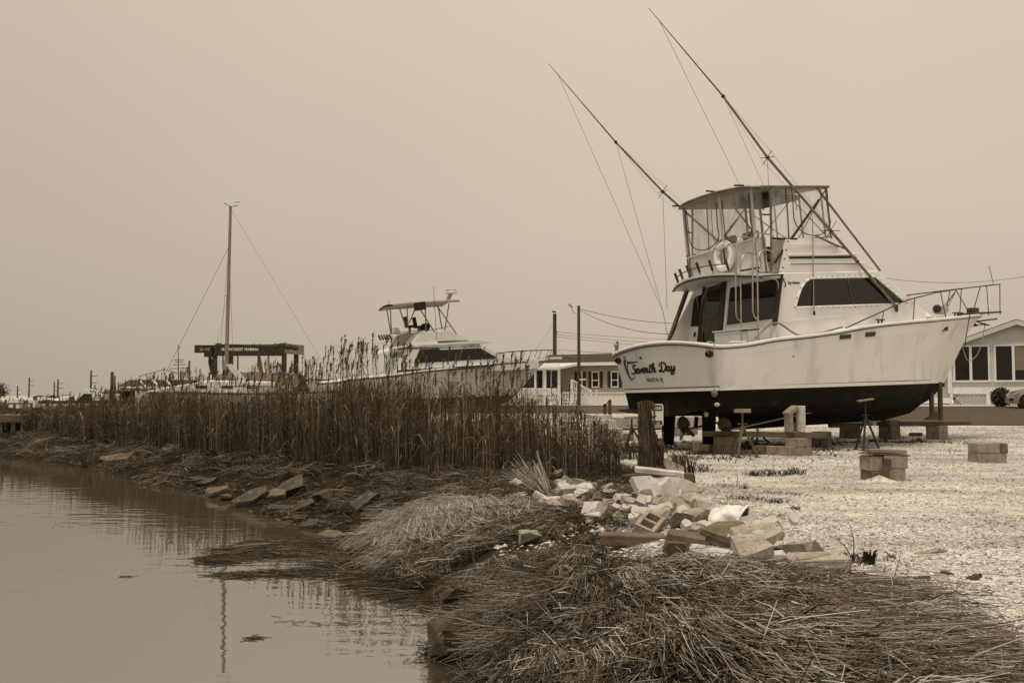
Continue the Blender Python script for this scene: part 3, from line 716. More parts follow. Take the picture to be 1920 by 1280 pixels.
# aft enclosure: canvas below, clear vinyl above
def sheet(name, P, material, parent=boat, n=10, sag=.0, m=8):
    P = [np.asarray(p, float) for p in P]; nrm = unit(np.cross(P[1] - P[0], P[3] - P[0])); rows = []
    for i in range(m + 1):
        row = []
        for j in range(n + 1):
            a, b_ = j / n, i / m; p = (P[0] * (1 - a) + P[1] * a) * (1 - b_) + (P[3] * (1 - a) + P[2] * a) * b_
            row.append(p + nrm * sag * (math.sin(a * 9 + b_ * 5 + P[0][0]) * .6 + math.sin(a * 4.1 - b_ * 7)) )
        rows.append(row)
    return MB().grid(rows).build(name, material, parent, smooth=80)
tilt = -.07                                                # the aft curtain leans aft towards the top
def ax_(z): return AX + tilt * (z - 2.65)
for y0, y1 in ((1.36, .03), (.01, -1.05), (-1.07, -1.36)):
    zt0, zt1 = np.interp(y0, [-1.4, 1.4], [3.43, 3.30]), np.interp(y1, [-1.4, 1.4], [3.43, 3.30])
    sheet('canvas_panel', [(ax_(2.66), y0, 2.66), (ax_(2.66), y1, 2.66), (ax_(zt1), y1, zt1), (ax_(zt0), y0, zt0)], canvas_m(), sag=.018)
    sheet('vinyl_panel', [(ax_(zt0), y0, zt0), (ax_(zt1), y1, zt1), (ax_(4.5), y1, htz(1.6, y1) - .07), (ax_(4.5), y0, htz(1.6, y0) - .07)], clear_vinyl(), sag=.006)
for y in (1.37, .02, -1.06):
    sheet('curtain_seam', [(ax_(3.3) - .012, y + .045, 3.3), (ax_(3.3) - .012, y - .045, 3.3), (ax_(4.5) - .012, y - .04, htz(1.6, y) - .06), (ax_(4.5) - .012, y + .04, htz(1.6, y) - .06)], canvas_m(), m=3, n=2)
    pipe('bridge_post', [(ax_(2.66) - .02, y, 2.66), (ax_(3.4) - .02, y, 3.38)], .016, darkpipe())
pipe('bridge_rail', [(ax_(3.31) - .03, 1.37, 3.30), (ax_(3.36) - .03, .2, 3.37), (ax_(3.42) - .03, -1.0, 3.44), (ax_(3.40) - .02, -1.08, 3.36), (ax_(2.7) - .02, -1.12, 2.68)], .022, canvas_m())
for y0, y1 in ((1.24, .14), (-.06, -.98)):                  # stitched U-shaped window openings
    ym, hw = (y0 + y1) / 2, (y0 - y1) / 2
    pipe('zip', [(ax_(4.5) - .016, y0, 4.48), (ax_(3.9) - .02, y0 - .02, 3.85)] + [(ax_(3.45) - .02, ym + hw * math.cos(a), 3.75 - .33 * math.sin(a)) for a in np.linspace(.15, 3.0, 9)] + [(ax_(3.9) - .02, y1 + .02, 3.85), (ax_(4.5) - .016, y1, 4.5)], .011, darkpipe())
# side enclosure
for sg in (1, -1):
    for x0, x1 in ((1.98, 2.50), (2.52, 3.86)):
        z0 = lambda x_: 3.40 + (x_ - 2.4) * .075
        sheet('vinyl_panel', [(x0, sg * 1.385, z0(x0)), (x1, sg * 1.385, z0(x1)), (x1 - .05, sg * 1.39, htz(x1, 1.4) - .06), (x0, sg * 1.39, htz(x0, 1.4) - .06)], clear_vinyl(), sag=.006)
    sheet('canvas_panel', [(1.96, sg * 1.38, 2.68), (2.20, sg * 1.40, 2.70), (2.42, sg * 1.40, 3.40), (1.98, sg * 1.38, 3.36)], mat('grey_canvas', .34, .27, rough=.9, scale=5, bump=.3), sag=.01)
    pipe('zip', [(2.66, sg * 1.40, 4.62), (2.68, sg * 1.40, 4.05)] + [(3.28 - .60 * math.cos(a), sg * 1.40, 3.95 - .42 * math.sin(a)) for a in np.linspace(.1, 3.0, 9)] + [(3.84, sg * 1.40, 4.0), (3.80, sg * 1.40, 4.66)], .011, darkpipe())
    pipe('bridge_rail', [(2.0, sg * 1.40, 3.40), (2.75, sg * 1.40, 3.42)], .026, blackrub())
    pipe('bridge_rail', [(2.75, sg * 1.40, 3.42), (3.75, sg * 1.39, 3.52), (3.9, sg * 1.39, 3.56), (3.9, sg * 1.39, 3.45)], .014, alu())
for y in (1.2, .35, -.5, -1.2):
    sheet('curtain_seam', [(3.90, y + .03, 3.52), (3.90, y - .03, 3.52), (3.80, y - .03, 4.68), (3.80, y + .03, 4.68)], canvas_m(), m=2, n=1)
for a, b_ in ((1.3, -.2), (-.2, 1.3), (-.3, -1.3), (-1.3, -.3)): pipe('cross_brace', [(3.84, a, 3.55), (3.80, b_, 4.60)], .012, alu())
for x_, y in ((2.2, -.9), (2.3, -1.05), (2.95, -1.2)): pipe('rod_hanger', [(x_, y, 4.6), (x_ + .04, y, 4.15)], .012, alu())
# helm seats behind the vinyl
for y in (.42, -.34):
    s_ = MB().box((2.55, y, 3.28), (.42, .52, .14)).build('helm_seat', mat('grey_seat_vinyl', .18, .13, rough=.7), boat, bevel=.04)
    MB().box((2.34, y, 3.56), (.10, .54, .36), rotm(0, -8, 0)).build('seat_back', mat('grey_seat_vinyl', .18), s_, bevel=.04)
# rocket launcher rod holders along the overhang
rail_pts = []
for k, y in enumerate((1.36, .98, .58, .16, -.28, -.74)):
    x_ = ovx(y) + .10; z_ = ovz(y); rail_pts.append((x_ - .03, y, z_ + .20))
    rh = MB().lathe([(.030, -.13), (.034, .13)], (x_ - .02, y, z_ + .20), 10, rotm(6, -26, 0)).build('rod_holder', teak(), boat, smooth=50)
    pipe('bracket', [(x_ + .04, y, z_ + .02), (x_ - .01, y, z_ + .16)], .012, darkpipe(), rh)
pipe('launcher_rail', rail_pts, .012, darkpipe())
# ladder to the bridge: double rails with rungs
for y in (-1.10, -1.64):
    pipe('ladder_rail', [(1.20, y, .98), (1.28, y + .02, 2.80), (1.36, y, 3.02), (1.52, y, 3.10), (1.74, y, 3.06), (1.80, y, 2.95)], .017, steel())
    pipe('ladder_rail', [(1.26, y + .02, 1.50), (1.12, y + .02, 1.60), (1.10, y + .03, 1.74), (1.16, y + .03, 2.9), (1.22, y + .02, 3.36), (1.34, y, 3.46), (1.70, y, 3.44), (1.80, y, 3.40)], .017, steel())
for k, z_ in enumerate((1.32, 1.66, 2.0, 2.36, 2.68)):
    pipe('ladder_rung', [(1.22 + .02 * k, -1.07, z_), (1.22 + .02 * k, -1.66, z_ - .0)], .019, trimd())
# ---- hull fittings
def side_pt(x_, z_, sg=-1):
    """point on the topsides at station x, height z"""
    f_ = lambda l: np.array([np.interp(x_, l[:, 0], l[:, k]) for k in (1, 2)])
    a, b_, c_ = f_(sh), f_(kn), f_(wl); zz = [c_[1], b_[1], a[1]]; yy = [c_[0], b_[0], a[0]]
    return np.array([x_, sg * np.interp(z_, zz, yy), z_])
for sg in (-1, 1):
    for x0, x1, z0, z1 in ((3.36, 3.72, 1.07, 1.17), (4.26, 4.60, 1.13, 1.235)):
        P = [side_pt(x_, z_, sg) for x_, z_ in ((x0, z0), (x1, z0 + .02), (x1, z1 + .015), (x0, z1))]
        v_ = MB().prism(P, (0, sg * .03, 0)).build('hull_vent', trimd(), boat)
        lv = MB()
        for k in range(5):
            f0 = (k + .5) / 5; a = P[0] * (1 - f0) + P[1] * f0; b_ = P[3] * (1 - f0) + P[2] * f0
            lv.bar(a + (0, sg * .034, 0), b_ + (-.02, sg * .034, 0), .012, .012)
        lv.build('louvre', alu(), v_)
    p = side_pt(8.0, 1.40, sg); nrm = unit(np.array([.25, sg, -.25]))
    fl = MB().prism([p + V(-.17, 0, -.10), p + V(.16, -sg * .07, -.08), p + V(.19, -sg * .06, .08), p + V(-.13, 0, .07)], (0, sg * .03, 0)).build('bow_fairlead', steel(), boat, bevel=.01)
    MB().prism([p + V(-.10, sg * .03, -.06), p + V(.10, -sg * .02, -.05), p + V(.12, -sg * .02, .045), p + V(-.07, sg * .03, .035)], (0, sg * .012, 0)).build('opening', blackrub(), fl)
    MB().lathe([(.02, 0), (.024, .015)], side_pt(1.9, .70, sg) + V(0, sg * .012, 0), 8, rotm(90, 0, 0)).build('drain', steel(), boat)
# mooring holes in the transom with a looped line
for y in (1.68, -1.64):
    x_ = transom_x(y, .78) - .0; yy = y
    th = MB().lathe([(.115, -.02), (.125, 0), (.115, .02), (.08, .02), (.07, -.02)], (0, 0, 0), 16, rotm(0, -90, 0))
    th.v = [(x_ - .02 + p[0], yy + p[1], .78 + p[2] * .62) for p in th.v]
    fr_ = th.build('hawse_ring', darkpipe(), boat, smooth=50)
    MB().prism([(x_ - .015, yy + .08 * math.cos(a), .78 + .05 * math.sin(a)) for a in np.linspace(0, 2 * math.pi, 13)[:-1]], (-.008, 0, 0)).build('opening', blackrub(), fr_)
MB().lathe([(.075, -.12), (.085, .0), (.085, .03), (.06, .04)], (-.02, -1.55, -.05), 14, rotm(0, -90, 0)).build('exhaust_pipe', steel(), boat, smooth=50)
MB().lathe([(.02, 0), (.035, .03), (.01, .04)], (transom_x(.55, .8) - .02, .62, .80), 10, rotm(0, -90, 0)).build('stern_light', darkpipe(), boat)
# ---- running gear
for sg in (-1, 1):
    y = sg * .72
    pipe('propeller_shaft', [(.95, y, -.92), (3.9, y, -.56)], .024, steel())
    pr = thing('propeller', None, None); pr.parent = boat; pr.location = (.98, y, -.92); pr.rotation_euler = (0, R(-7), 0)
    del_ = MB().lathe([(.045, -.12), (.07, -.05), (.075, .06), (.05, .10)], (0, 0, 0), 12, rotm(0, 90, 0)).build('hub', mat('bronze', .16, .11, rough=.5, metal=.4), pr, smooth=50)
    for k in range(3):
        a0 = R(120 * k + 78); bl = MB(); rows = []
        for i in range(6):
            f_ = i / 5; r_ = .06 + .27 * f_; wd = .17 * math.sin(math.pi * min(1, .18 + .78 * f_)) ** .7 + .01; row = []
            for q in (-1, -.4, .4, 1):
                an = a0 + q * wd / max(r_, .10) * .75; row.append((q * wd * .55, r_ * math.cos(an), r_ * math.sin(an)))
            rows.append(row)
        bl.grid(rows).build('blade', mat('bronze', .16), pr, smooth=60, solid=.014)
    MB().prism([(.30, y - .02, -.56), (.28, y - .02, -1.22), (.62, y - .02, -1.26), (.70, y - .02, -.58)], (0, .04, 0)).build('rudder', bottomp(), boat, bevel=.012)
    MB().bar((1.35, y, -.62), (1.30, y, -.90), .03, .10, (1, 0, 0)).build('shaft_strut', bottomp(), boat)
for x_, y in ((.10, -1.30), (.10, .2)):
    MB().lathe([(.055, 0), (.06, .03), (.03, .04)], (transom_x(y, -.48) - .06, y, -.50), 14, rotm(0, -90, 0)).build('zinc_anode', mat('zinc', .5, .4, rough=.7), boat)
MB().blob((-.02, -1.60, -.30), (.10, .16, .09), 10).build('zinc_anode', mat('zinc', .5), boat, smooth=60)
# ---- bow rail, pulpit, deck gear
def railpt(x_): return np.array([x_, -np.interp(x_, [3.7, 5, 6.3, 7.7, 9, 10.3, 11.4, 11.9], [1.86, 1.72, 1.55, 1.25, .92, .55, .30, .20]), np.interp(x_, [3.7, 4.95, 6.2, 7.7, 9, 10.3, 11.4, 11.9], [1.34, 1.70, 2.06, 2.31, 2.46, 2.60, 2.71, 2.755])])
def deckz(x_): return float(np.interp(x_, sh[:, 0], sh[:, 2]))
def deckhb(x_): return float(np.interp(x_, sh[:, 0], sh[:, 1]))
for sg in (1, -1):
    pts = [railpt(x_) * V(1, -sg, 1) * V(1, -1, 1) for x_ in np.linspace(3.7, 11.9, 26)]
    pts = [V(p[0], sg * abs(p[1]), p[2]) for p in pts]
    pipe('bow_rail', pts, .0155, darkpipe())
    for xt, xb in ((5.2, 4.95), (6.6, 6.2), (8.0, 7.9), (9.3, 8.9), (10.6, 10.25), (11.86, 11.84)):
        t_ = railpt(xt); hb = max(.15, deckhb(xb) - .10) if xb < 11 else .18
        pipe('rail_post', [(xt, sg * abs(t_[1]), t_[2]), (xb, sg * hb, deckz(xb) + .01)], .012, darkpipe())
pipe('bow_rail', [(11.9, -.20, 2.755), (11.93, 0, 2.76), (11.9, .20, 2.755)], .0155, darkpipe())
pipe('jack_staff', [(11.88, 0, 2.75), (11.72, 0, 3.30)], .008, darkpipe())
MB().prism([(10.5, -.24, 1.88), (11.95, -.17, 1.945), (12.05, 0, 1.95), (11.95, .17, 1.945), (10.5, .24, 1.88)], (0, 0, .045)).build('bow_pulpit', teak(), boat, bevel=.01)
for x_, y in ((5.15, -1.62), (9.7, -.45), (10.3, .1)):
    c = MB(); z_ = deckz(x_) + .05
    c.bar((x_ - .06, y, z_ - .03), (x_ - .06, y, z_ + .05), .03, .03, (1, 0, 0)); c.bar((x_ + .06, y, z_ - .03), (x_ + .06, y, z_ + .05), .03, .03, (1, 0, 0)); c.bar((x_ - .15, y, z_ + .065), (x_ + .15, y, z_ + .065), .035, .03); c.build('deck_cleat', darkpipe(), boat)
MB().box((10.75, -.1, 1.98), (.30, .22, .18)).build('anchor_windlass', darkpipe(), boat, bevel=.03)
# ---- outriggers: poles laid up and aft, with spreaders and halyards
for sg in (-1, 1):
    b0 = V(5.82, sg * 1.53, 1.92); b1 = V(1.50, sg * 1.85, 5.12); b2 = V(.10, sg * 2.05, 6.27); b3 = V(-1.78, sg * 2.0, 7.9)
    if sg > 0: b0 = V(5.82, 1.53, 1.92); b1 = V(1.48, 1.85, 5.05); b2 = V(.22, 2.05, 6.24); b3 = V(-1.72, 2.0, 7.95)
    o = MB().tube([b0, b0 + (b1 - b0) * .5, b1], [.034, .032, .029], 8); o.tube([b1, b2], [.026, .021], 8); o.tube([b2, b3], [.019, .006], 8)
    og = o.build('outrigger', alu(), boat, smooth=60)
    for p in (b1, b2, b0 + (b1 - b0) * .32, b0 + (b1 - b0) * .53): MB().blob(p, (.09, .09, .09), 8).build('collar', darkpipe(), og)
    ax2 = unit(b1 - b0); s1 = unit(np.cross(ax2, V(0, 1, 0))); s2 = np.cross(ax2, s1)
    for p, L_ in ((b1, .21), (b0 + (b1 - b0) * .53, .30)):
        for dvec in (unit(s1 * .15 + s2), unit(s1 - s2 * .1)): pipe('spreader', [p - dvec * L_, p + dvec * L_], .008, darkpipe(), og)
    for off in (s1 * .19, -s1 * .19, s2 * .19, -s2 * .19):
        pipe('stay', [b0 + (b1 - b0) * .35, b1 + off, b2], .0018, wire_m(), og)
    tipk = b2 + (b3 - b2) * .86
    if sg > 0:
        pipe('halyard', [tipk, BF.un(1242, 582, 1, 1.55)], .0045, wire_m(), og); pipe('halyard', [b2, BF.un(1243, 584, 1, 1.55)], .0045, wire_m(), og)
        pipe('halyard', [BF.un(1243, 584, 1, 1.55), BF.un(1254, 638, 1, 1.52)], .006, darkpipe(), og)
        pipe('halyard', [b1, b1 + V(0, 0, -3.0)], .005, wire_m(), og)
    else:
        pipe('halyard', [tipk, V(1.95, -.55, 4.63), V(.6, -.5, 2.0)], .0045, wire_m(), og)
        pipe('halyard', [b1, BF.un(1447, 500, 1, -1.85)], .005, wire_m(), og)
        pipe('halyard', [b2, V(1.9, -1.3, 4.60)], .0035, wire_m(), og)
    k0 = b0 + (b1 - b0) * .40
    pipe('outrigger_arm', [k0, k0 + V(-.95, -sg * .08, .30), V(4.05, sg * 1.44, 3.30)], .020, alu(), og)
    pipe('outrigger_arm', [b0 + (b1 - b0) * .30, V(4.7, sg * 1.44, 3.0)], .022, alu(), og)
    pipe('rod_prop', [V(3.22, sg * 1.46, 3.95), V(3.02, sg * 1.56, 1.72)], .013, steel(), og); MB().blob((3.02, sg * 1.57, 1.70), (.06, .06, .12), 8).build('rod_cup', darkpipe(), og)
    MB().blob(b0 + V(.02, sg * .02, -.06), (.09, .08, .22), 8).build('pole_foot', darkpipe(), og)
MB().lathe([(.05, 0), (.05, .18), (.02, .22)], (4.15, -1.30, 3.20), 10).build('horn', darkpipe(), boat)
pipe('roof_rod', [(1.42, 1.40, 4.60), (1.7, 1.40, 4.62)], .022, darkpipe()); pipe('roof_rod', [(1.55, .30, 4.78), (1.9, .05, 4.72)], .022, darkpipe()); pipe('roof_rod', [(1.42, -.85, 4.68), (1.7, -.85, 4.70)], .022, darkpipe())

# ---- name on the transom: brush script drawn as ribbons, emblem, home port
ink = mat('black_lettering', .012, rough=.5)
STROKES = {  # x to the right, y up, unit height of a capital
 'S': [[(.62, .80), (.55, .97), (.36, .98), (.24, .80), (.34, .60), (.52, .44), (.52, .18), (.32, .02), (.08, .06), (.04, .24)]],
 'e': [[(.0, .26), (.18, .26), (.36, .34), (.36, .50), (.20, .54), (.08, .36), (.08, .12), (.22, .02), (.44, .16)]],
 'v': [[(.0, .44), (.08, .52), (.14, .40), (.16, .04), (.34, .22), (.40, .50), (.50, .44)]],
 'n': [[(.0, .40), (.08, .52), (.10, .02)], [(.10, .26), (.24, .52), (.34, .46), (.33, .10), (.42, .03), (.52, .14)]],
 't': [[(.22, .95), (.12, .40), (.12, .08), (.22, .02), (.36, .16)], [(.0, .66), (.36, .70)]],
 'h': [[(.0, .30), (.20, .80), (.22, .98), (.13, .92), (.08, .02)], [(.09, .28), (.24, .52), (.34, .44), (.32, .10), (.42, .03), (.54, .16)]],
 'D': [[(.36, .86), (.32, .40), (.24, .08), (.10, .02), (.02, .12), (.16, .18), (.44, .02), (.70, .12), (.86, .46), (.76, .84), (.44, .99), (.14, .90), (.04, .70), (.14, .60)]],
 'a': [[(.36, .46), (.22, .54), (.06, .36), (.08, .10), (.22, .04), (.34, .24), (.38, .50), (.35, .12), (.44, .03), (.56, .16)]],
 'y': [[(.0, .46), (.10, .52), (.10, .20), (.22, .08), (.36, .24), (.42, .52), (.38, .06), (.26, -.30), (.08, -.30), (.10, -.12), (.56, .16)]]}
ADV = {'S': .60, 'e': .45, 'v': .50, 'n': .54, 't': .40, 'h': .56, 'D': .92, 'a': .52, 'y': .5, ' ': .34}
def tpt(u, v, u0, v0, sc, slant=.22, off=.010):
    y = u0 - (u + v * slant) * sc; z = v0 + v * sc * (.72 if slant else 1); return V(transom_x(y, z) - off, y, z)
def ribbon(mb, pts2, wfun, u0, v0, sc, slant=.22, off=.010):
    L_ = smoothline([(a, b_, 0) for a, b_ in pts2], max(8, 5 * len(pts2)))[:, :2]; rows = [[], []]
    for i, p in enumerate(L_):
        d_ = L_[min(i + 1, len(L_) - 1)] - L_[max(i - 1, 0)]; d_ = d_ / (np.linalg.norm(d_) + 1e-9); nn = np.array([-d_[1], d_[0]]) * wfun(i / (len(L_) - 1))
        rows[0].append(tpt(p[0] + nn[0], p[1] + nn[1], u0, v0, sc, slant, off)); rows[1].append(tpt(p[0] - nn[0], p[1] - nn[1], u0, v0, sc, slant, off))
    mb.grid(rows)
lt = MB(); cu_ = 0; sc_ = .292; u0_ = 1.20; v0_ = .44
for ch_ in 'Seventh Day':
    for k, st in enumerate(STROKES.get(ch_, [])): ribbon(lt, [(a + cu_, b_) for a, b_ in st], lambda f_: .066 + .024 * math.sin(math.pi * f_), u0_, v0_ + cu_ * .004, sc_, off=.010 + .001 * k)
    cu_ += ADV[ch_]
lt.build('boat_name', ink, boat, solid=.003)
em = MB(); E_ = lambda pts, w_: ribbon(em, pts, lambda f_: 1.35 * w_ * (1 - .5 * f_), 1.44, .33, .62, 0, .010)
E_([(.07, .80), (.13, .86), (.20, .82), (.20, .74), (.13, .72), (.08, .76)], .014); E_([(.03, .72), (.10, .70), (.18, .70), (.22, .62)], .014)
E_([(.20, .64), (.50, .62), (.98, .625)], .020); E_([(.22, .60), (.50, .595), (.96, .62)], .014)
E_([(.02, .72), (.00, .56), (.02, .40), (.08, .22), (.18, .04), (.30, -.10)], .020); E_([(.10, .66), (.06, .50), (.09, .30), (.19, .10), (.32, .0), (.48, .02), (.58, .14)], .018)
E_([(.22, .58), (.17, .44), (.18, .28), (.22, .16)], .014); E_([(.16, .50), (.24, .46)], .012); E_([(.14, .40), (.22, .36)], .012); E_([(.02, .60), (.08, .56)], .012); E_([(.03, .48), (.07, .45)], .012)
em.build('heron_emblem', ink, boat, solid=.003)
MB()
for txt, size, y0, z0, nm in (('MANTUA, NJ', .135, .60, .235, 'home_port'),):
    text_obj(txt, nm, size, basis((transom_x(.3, .27) - .012, y0, z0), (0, -1, .0), (-.10, 0, 1)), ink, boat, sx=.78)
text_obj('Egg Harbor', 'builder_badge', .09, basis((2.30, -1.507, 2.36), (1, 0, .03), (0, 0, 1)), ink, boat, shear=.2, offset=.002, sx=.9)
bd = MB(); 
for k in range(7): bd.box((2.20 + .03 * math.sin(k * .9), -1.506, 2.30 + .03 * k), (.028, .006, .034))
bd.build('builder_emblem', ink, boat)

# ---- loose things on the boat
def on_boat(p): return BF.w(p)
def bthing(mb, name, material, label, cat, smooth=60, group=None, solid=0):
    o = mb.build(name, material, None, smooth=smooth, solid=solid); o.matrix_world = BF.mat(); return tag(o, label, cat, group)
rg = MB(); c0 = V(ax_(3.17) - .06, -.03, 3.17)
rg.tube([c0 + V(.02 * math.sin(a), .265 * math.cos(a), .29 * math.sin(a)) for a in np.linspace(0, 2 * math.pi, 33)[:-1]], .085, 12, closed=True)
ring = bthing(rg, 'life_ring', mat('white_life_ring', .80, .70, rough=.8, scale=6, bump=.2), 'white life ring hanging on the canvas at the back of the flying bridge', 'life ring')
for k in range(4):
    a = R(45 + 90 * k); c1 = c0 + V(0, .265 * math.cos(a), .29 * math.sin(a)); s_ = MB(); rad = V(0, math.cos(a), math.sin(a))
    s_.tube([c1 + rad * .09 * math.cos(b_) + V(.09 * math.sin(b_), 0, 0) for b_ in np.linspace(0, 2 * math.pi, 13)[:-1]], .012, 5, closed=True); o = s_.build('strap', rope_m(), ring)
rp = MB(); rp.tube([c0 + V(-.05, .40 * math.cos(a) , .36 * math.sin(a) - .04 * abs(math.sin(2 * a))) for a in np.linspace(0, 2 * math.pi, 40)[:-1]], .007, 5, closed=True); rp.build('grab_line', rope_m(), ring)
hose = smoothline([BF.un(u, v, 1, -1.75) for u, v in ((1416, 634), (1434, 616), (1448, 606), (1460, 606), (1476, 616), (1494, 627), (1520, 627))] + [V(3.6, -1.85, 1.36)], 30)
bthing(MB().tube(hose, .022, 7), 'shore_hose', mat('grey_hose', .22, .16, rough=.6), 'grey hose arching over the side deck beside the cockpit', 'hose')
an = MB(); a0 = V(11.0, .0, 1.70)
an.bar(a0 + V(-.15, 0, -.02), a0 + V(.95, 0, .08), .03, .04); an.bar(a0 + V(.05, -.22, -.10), a0 + V(.05, .22, -.10), .03, .03)
an.prism([a0 + V(.0, -.03, -.02), a0 + V(.34, -.20, -.13), a0 + V(.05, -.24, -.14)], (0, .0, .02)); an.prism([a0 + V(.0, .03, -.02), a0 + V(.34, .20, -.13), a0 + V(.05, .24, -.14)], (0, 0, .02))
bthing(an, 'anchor', darkpipe(), 'dark anchor stowed under the bow pulpit of the big boat', 'anchor', 0)
fn = MB(); fn.tube([(8.55, -.62, 1.95), (9.25, -.30, 1.98)], .13, 14); ob = bthing(fn, 'rolled_canvas', mat('pale_striped_canvas', .48, .28, rough=.9, scale=3, stretch=(1, 14, 14)), 'pale rolled canvas tied down on the fore deck', 'canvas roll')
MB().blob((8.50, -.66, 1.96), (.20, .22, .22), 10).build('dark_end', blackrub(), ob, smooth=60)
rl = MB(); tp = V(8.95, -.93, 2.43)
rl.tube([tp, V(8.7, -.75, 2.0)], .009, 5); rl.tube([tp, V(8.85, -.72, 2.0)], .009, 5); rl.tube([tp, V(8.5, -.8, 1.95)], .009, 5)
rl.tube([tp, V(9.35, -1.02, 1.80)] + list(smoothline([V(9.35, -1.02, 1.80), V(9.5, -.80, 1.4), V(9.9, -.40, .95)], 8)[1:]), .012, 6)
bthing(rl, 'mooring_line', mat('dark_rope', .06, .04, rough=.9), 'dark mooring line hanging from the bow rail down the hull', 'rope')
cl = smoothline([BF.un(u, v, 1, -.1) for u, v in ((1847, 605), (1843, 630), (1838, 652), (1828, 670), (1818, 676))] + [V(9.95, -.30, .93)], 24)
bthing(MB().tube(cl, .012, 6), 'anchor_line', rope_m(), 'pale line looping from the anchor back to the stem of the big boat', 'rope')
ml = MB(); ml.tube(smoothline([V(.02, -1.58, 1.02), V(-.24, -1.60, 1.02), V(-.26, -1.62, .90), V(-.22, -1.64, .78)], 10), .012, 6)
bthing(ml, 'stern_line', rope_m(), 'short pale line looped over the stern rail through the mooring hole', 'rope')
ft = MB(); ft.box((.45, -1.80, 1.035), (.42, .10, .03)); bthing(ft, 'deck_mat', topcoat(), 'small white board lying on the cockpit coaming', 'board', 0)

# ================================================================== blocks, stands, timbers under the boat
def yz_at(u, v, Y): return at(u, v, Y)
def block(name, material, size=(.40, .20, .19), holes=False):
    """a concrete block resting on z=0, long side along x; hollow ones show their two cores"""
    L_, W_, H_ = size; m = MB()
    if not holes: m.box((0, 0, H_ / 2), size); return m
    t_ = .035
    m.box((0, -W_ / 2 + t_ / 2, H_ / 2), (L_, t_, H_)); m.box((0, W_ / 2 - t_ / 2, H_ / 2), (L_, t_, H_))
    for x_ in (-L_ / 2 + t_ / 2, 0, L_ / 2 - t_ / 2): m.box((x_, 0, H_ / 2), (t_, W_ - 2 * t_ - .002, H_ - .002))
    m.box((0, 0, .01), (L_ - 2 * t_, W_ - 2 * t_, .02)); return m
_BM = {}
def put_block(p, rz, label, group, material=None, size=(.40, .20, .19), holes=False, rx=0, ry=0, name='concrete_block', cat='concrete block'):
    material = material or concrete(); key = (material.name, size, holes)
    if key not in _BM:
        o = block(name, material, size, holes).build(name, material, bevel=.0 if holes else .012); _BM[key] = o.data
    else:
        o = bpy.data.objects.new(name, _BM[key]); COL.objects.link(o)
    o.location = tuple(map(float, p)); o.rotation_euler = (R(rx), R(ry), R(rz)); return tag(o, label, cat, group)
GB = 'concrete blocks propping up the big boat'
def stack(u, v, rz, courses, where, group, material=None, wide=2, size=(.40, .20, .19), jit=3, base=None):
    """courses of blocks, alternately laid; each block is its own thing"""
    p = place(u, v) if base is None else np.asarray(base, float); a = R(rz); ex = V(math.cos(a), math.sin(a), 0); ey = V(-math.sin(a), math.cos(a), 0)
    p[2] -= .012; top = p[2]
    nm = ['lowest', 'second', 'third', 'fourth'] if courses > 2 else ['lower', 'upper']
    for c_ in range(courses):
        for k in range(wide):
            off = (k - (wide - 1) / 2) * (size[1] + .006)
            side = {1: '', 2: (' nearer', ' farther')[k] if c_ % 2 == 0 else (' left', ' right')[k]}[wide]
            d_, r_ = (ey * off, rz) if c_ % 2 == 0 else (ex * off, rz + 90)
            put_block(p + d_ + V(0, 0, c_ * size[2]) , r_ + random.uniform(-jit, jit), f'{side.strip()} block in the {nm[c_]} course of {where}'.strip(), group, material if (random.random() < .75 or material is None) else concreteD(), size)
        top = p[2] + (c_ + 1) * size[2]
    return V(p[0], p[1], top)
# the open-lot stack with boards on it
pA = place(1656, 899)
put_block(pA + V(.10, .02, -.02), 8, 'grey concrete block at the lower right of the board-topped stack in the open lot', 'blocks of the board-topped stack in the open lot', size=(.34, .40, .20))
put_block(pA + V(-.17, .0, -.06), 98, 'dark-faced concrete block at the lower left of the board-topped stack', 'blocks of the board-topped stack in the open lot', concreteD(), size=(.40, .19, .20))
put_block(pA + V(.12, .02, .182), 6, 'smooth pale concrete block at the upper right of the board-topped stack', 'blocks of the board-topped stack in the open lot', size=(.38, .40, .20))
put_block(pA + V(-.18, .01, .142), 96, 'stained concrete block at the upper left of the board-topped stack', 'blocks of the board-topped stack in the open lot', size=(.40, .20, .23))
o = MB().box((0, 0, .012), (.66, .38, .02)).build('plank', timber(), bevel=.004); o.location = tuple(pA + V(.02, .0, .384)); o.rotation_euler = (0, R(2.5), R(5)); tag(o, 'thin dark plank overhanging the block stack in the open lot', 'plank')
o = MB().box((0, 0, .03), (.56, .26, .055)).build('timber', timberL(), bevel=.006); o.location = tuple(pA + V(.06, .03, .412)); o.rotation_euler = (0, R(1.5), R(3)); tag(o, 'short thick timber lying on top of the block stack in the open lot', 'timber')
o = MB().bar((-.02, 0, 0), (.02, 0, .36), .12, .02, (0, 1, 0)).build('plank', timber()); o.location = tuple(pA + V(-.05, -.235, -.02)); o.rotation_euler = (0, R(4), R(6)); tag(o, 'short upright board leaning against the front of the block stack', 'plank')
gv = Stalks()
# heap of shell at the foot of that stack
hp = MB(); rows = []
for i in range(8):
    row = []
    for k in range(24):
        a = 2 * math.pi * k / 24; r_ = i / 7; row.append((.36 * r_ * math.cos(a), .22 * r_ * math.sin(a), .10 * (1 - r_) ** 1.4 + .012 * random.random() * (1 - r_) - .012))
    rows.append(row + [row[0]])
hp.grid(rows); o = hp.build('shell_heap', gm, smooth=60); o.location = tuple(pA + V(-.16, -.28, 0)); tag(o, 'little heap of shell against the board-topped block stack', 'heap')
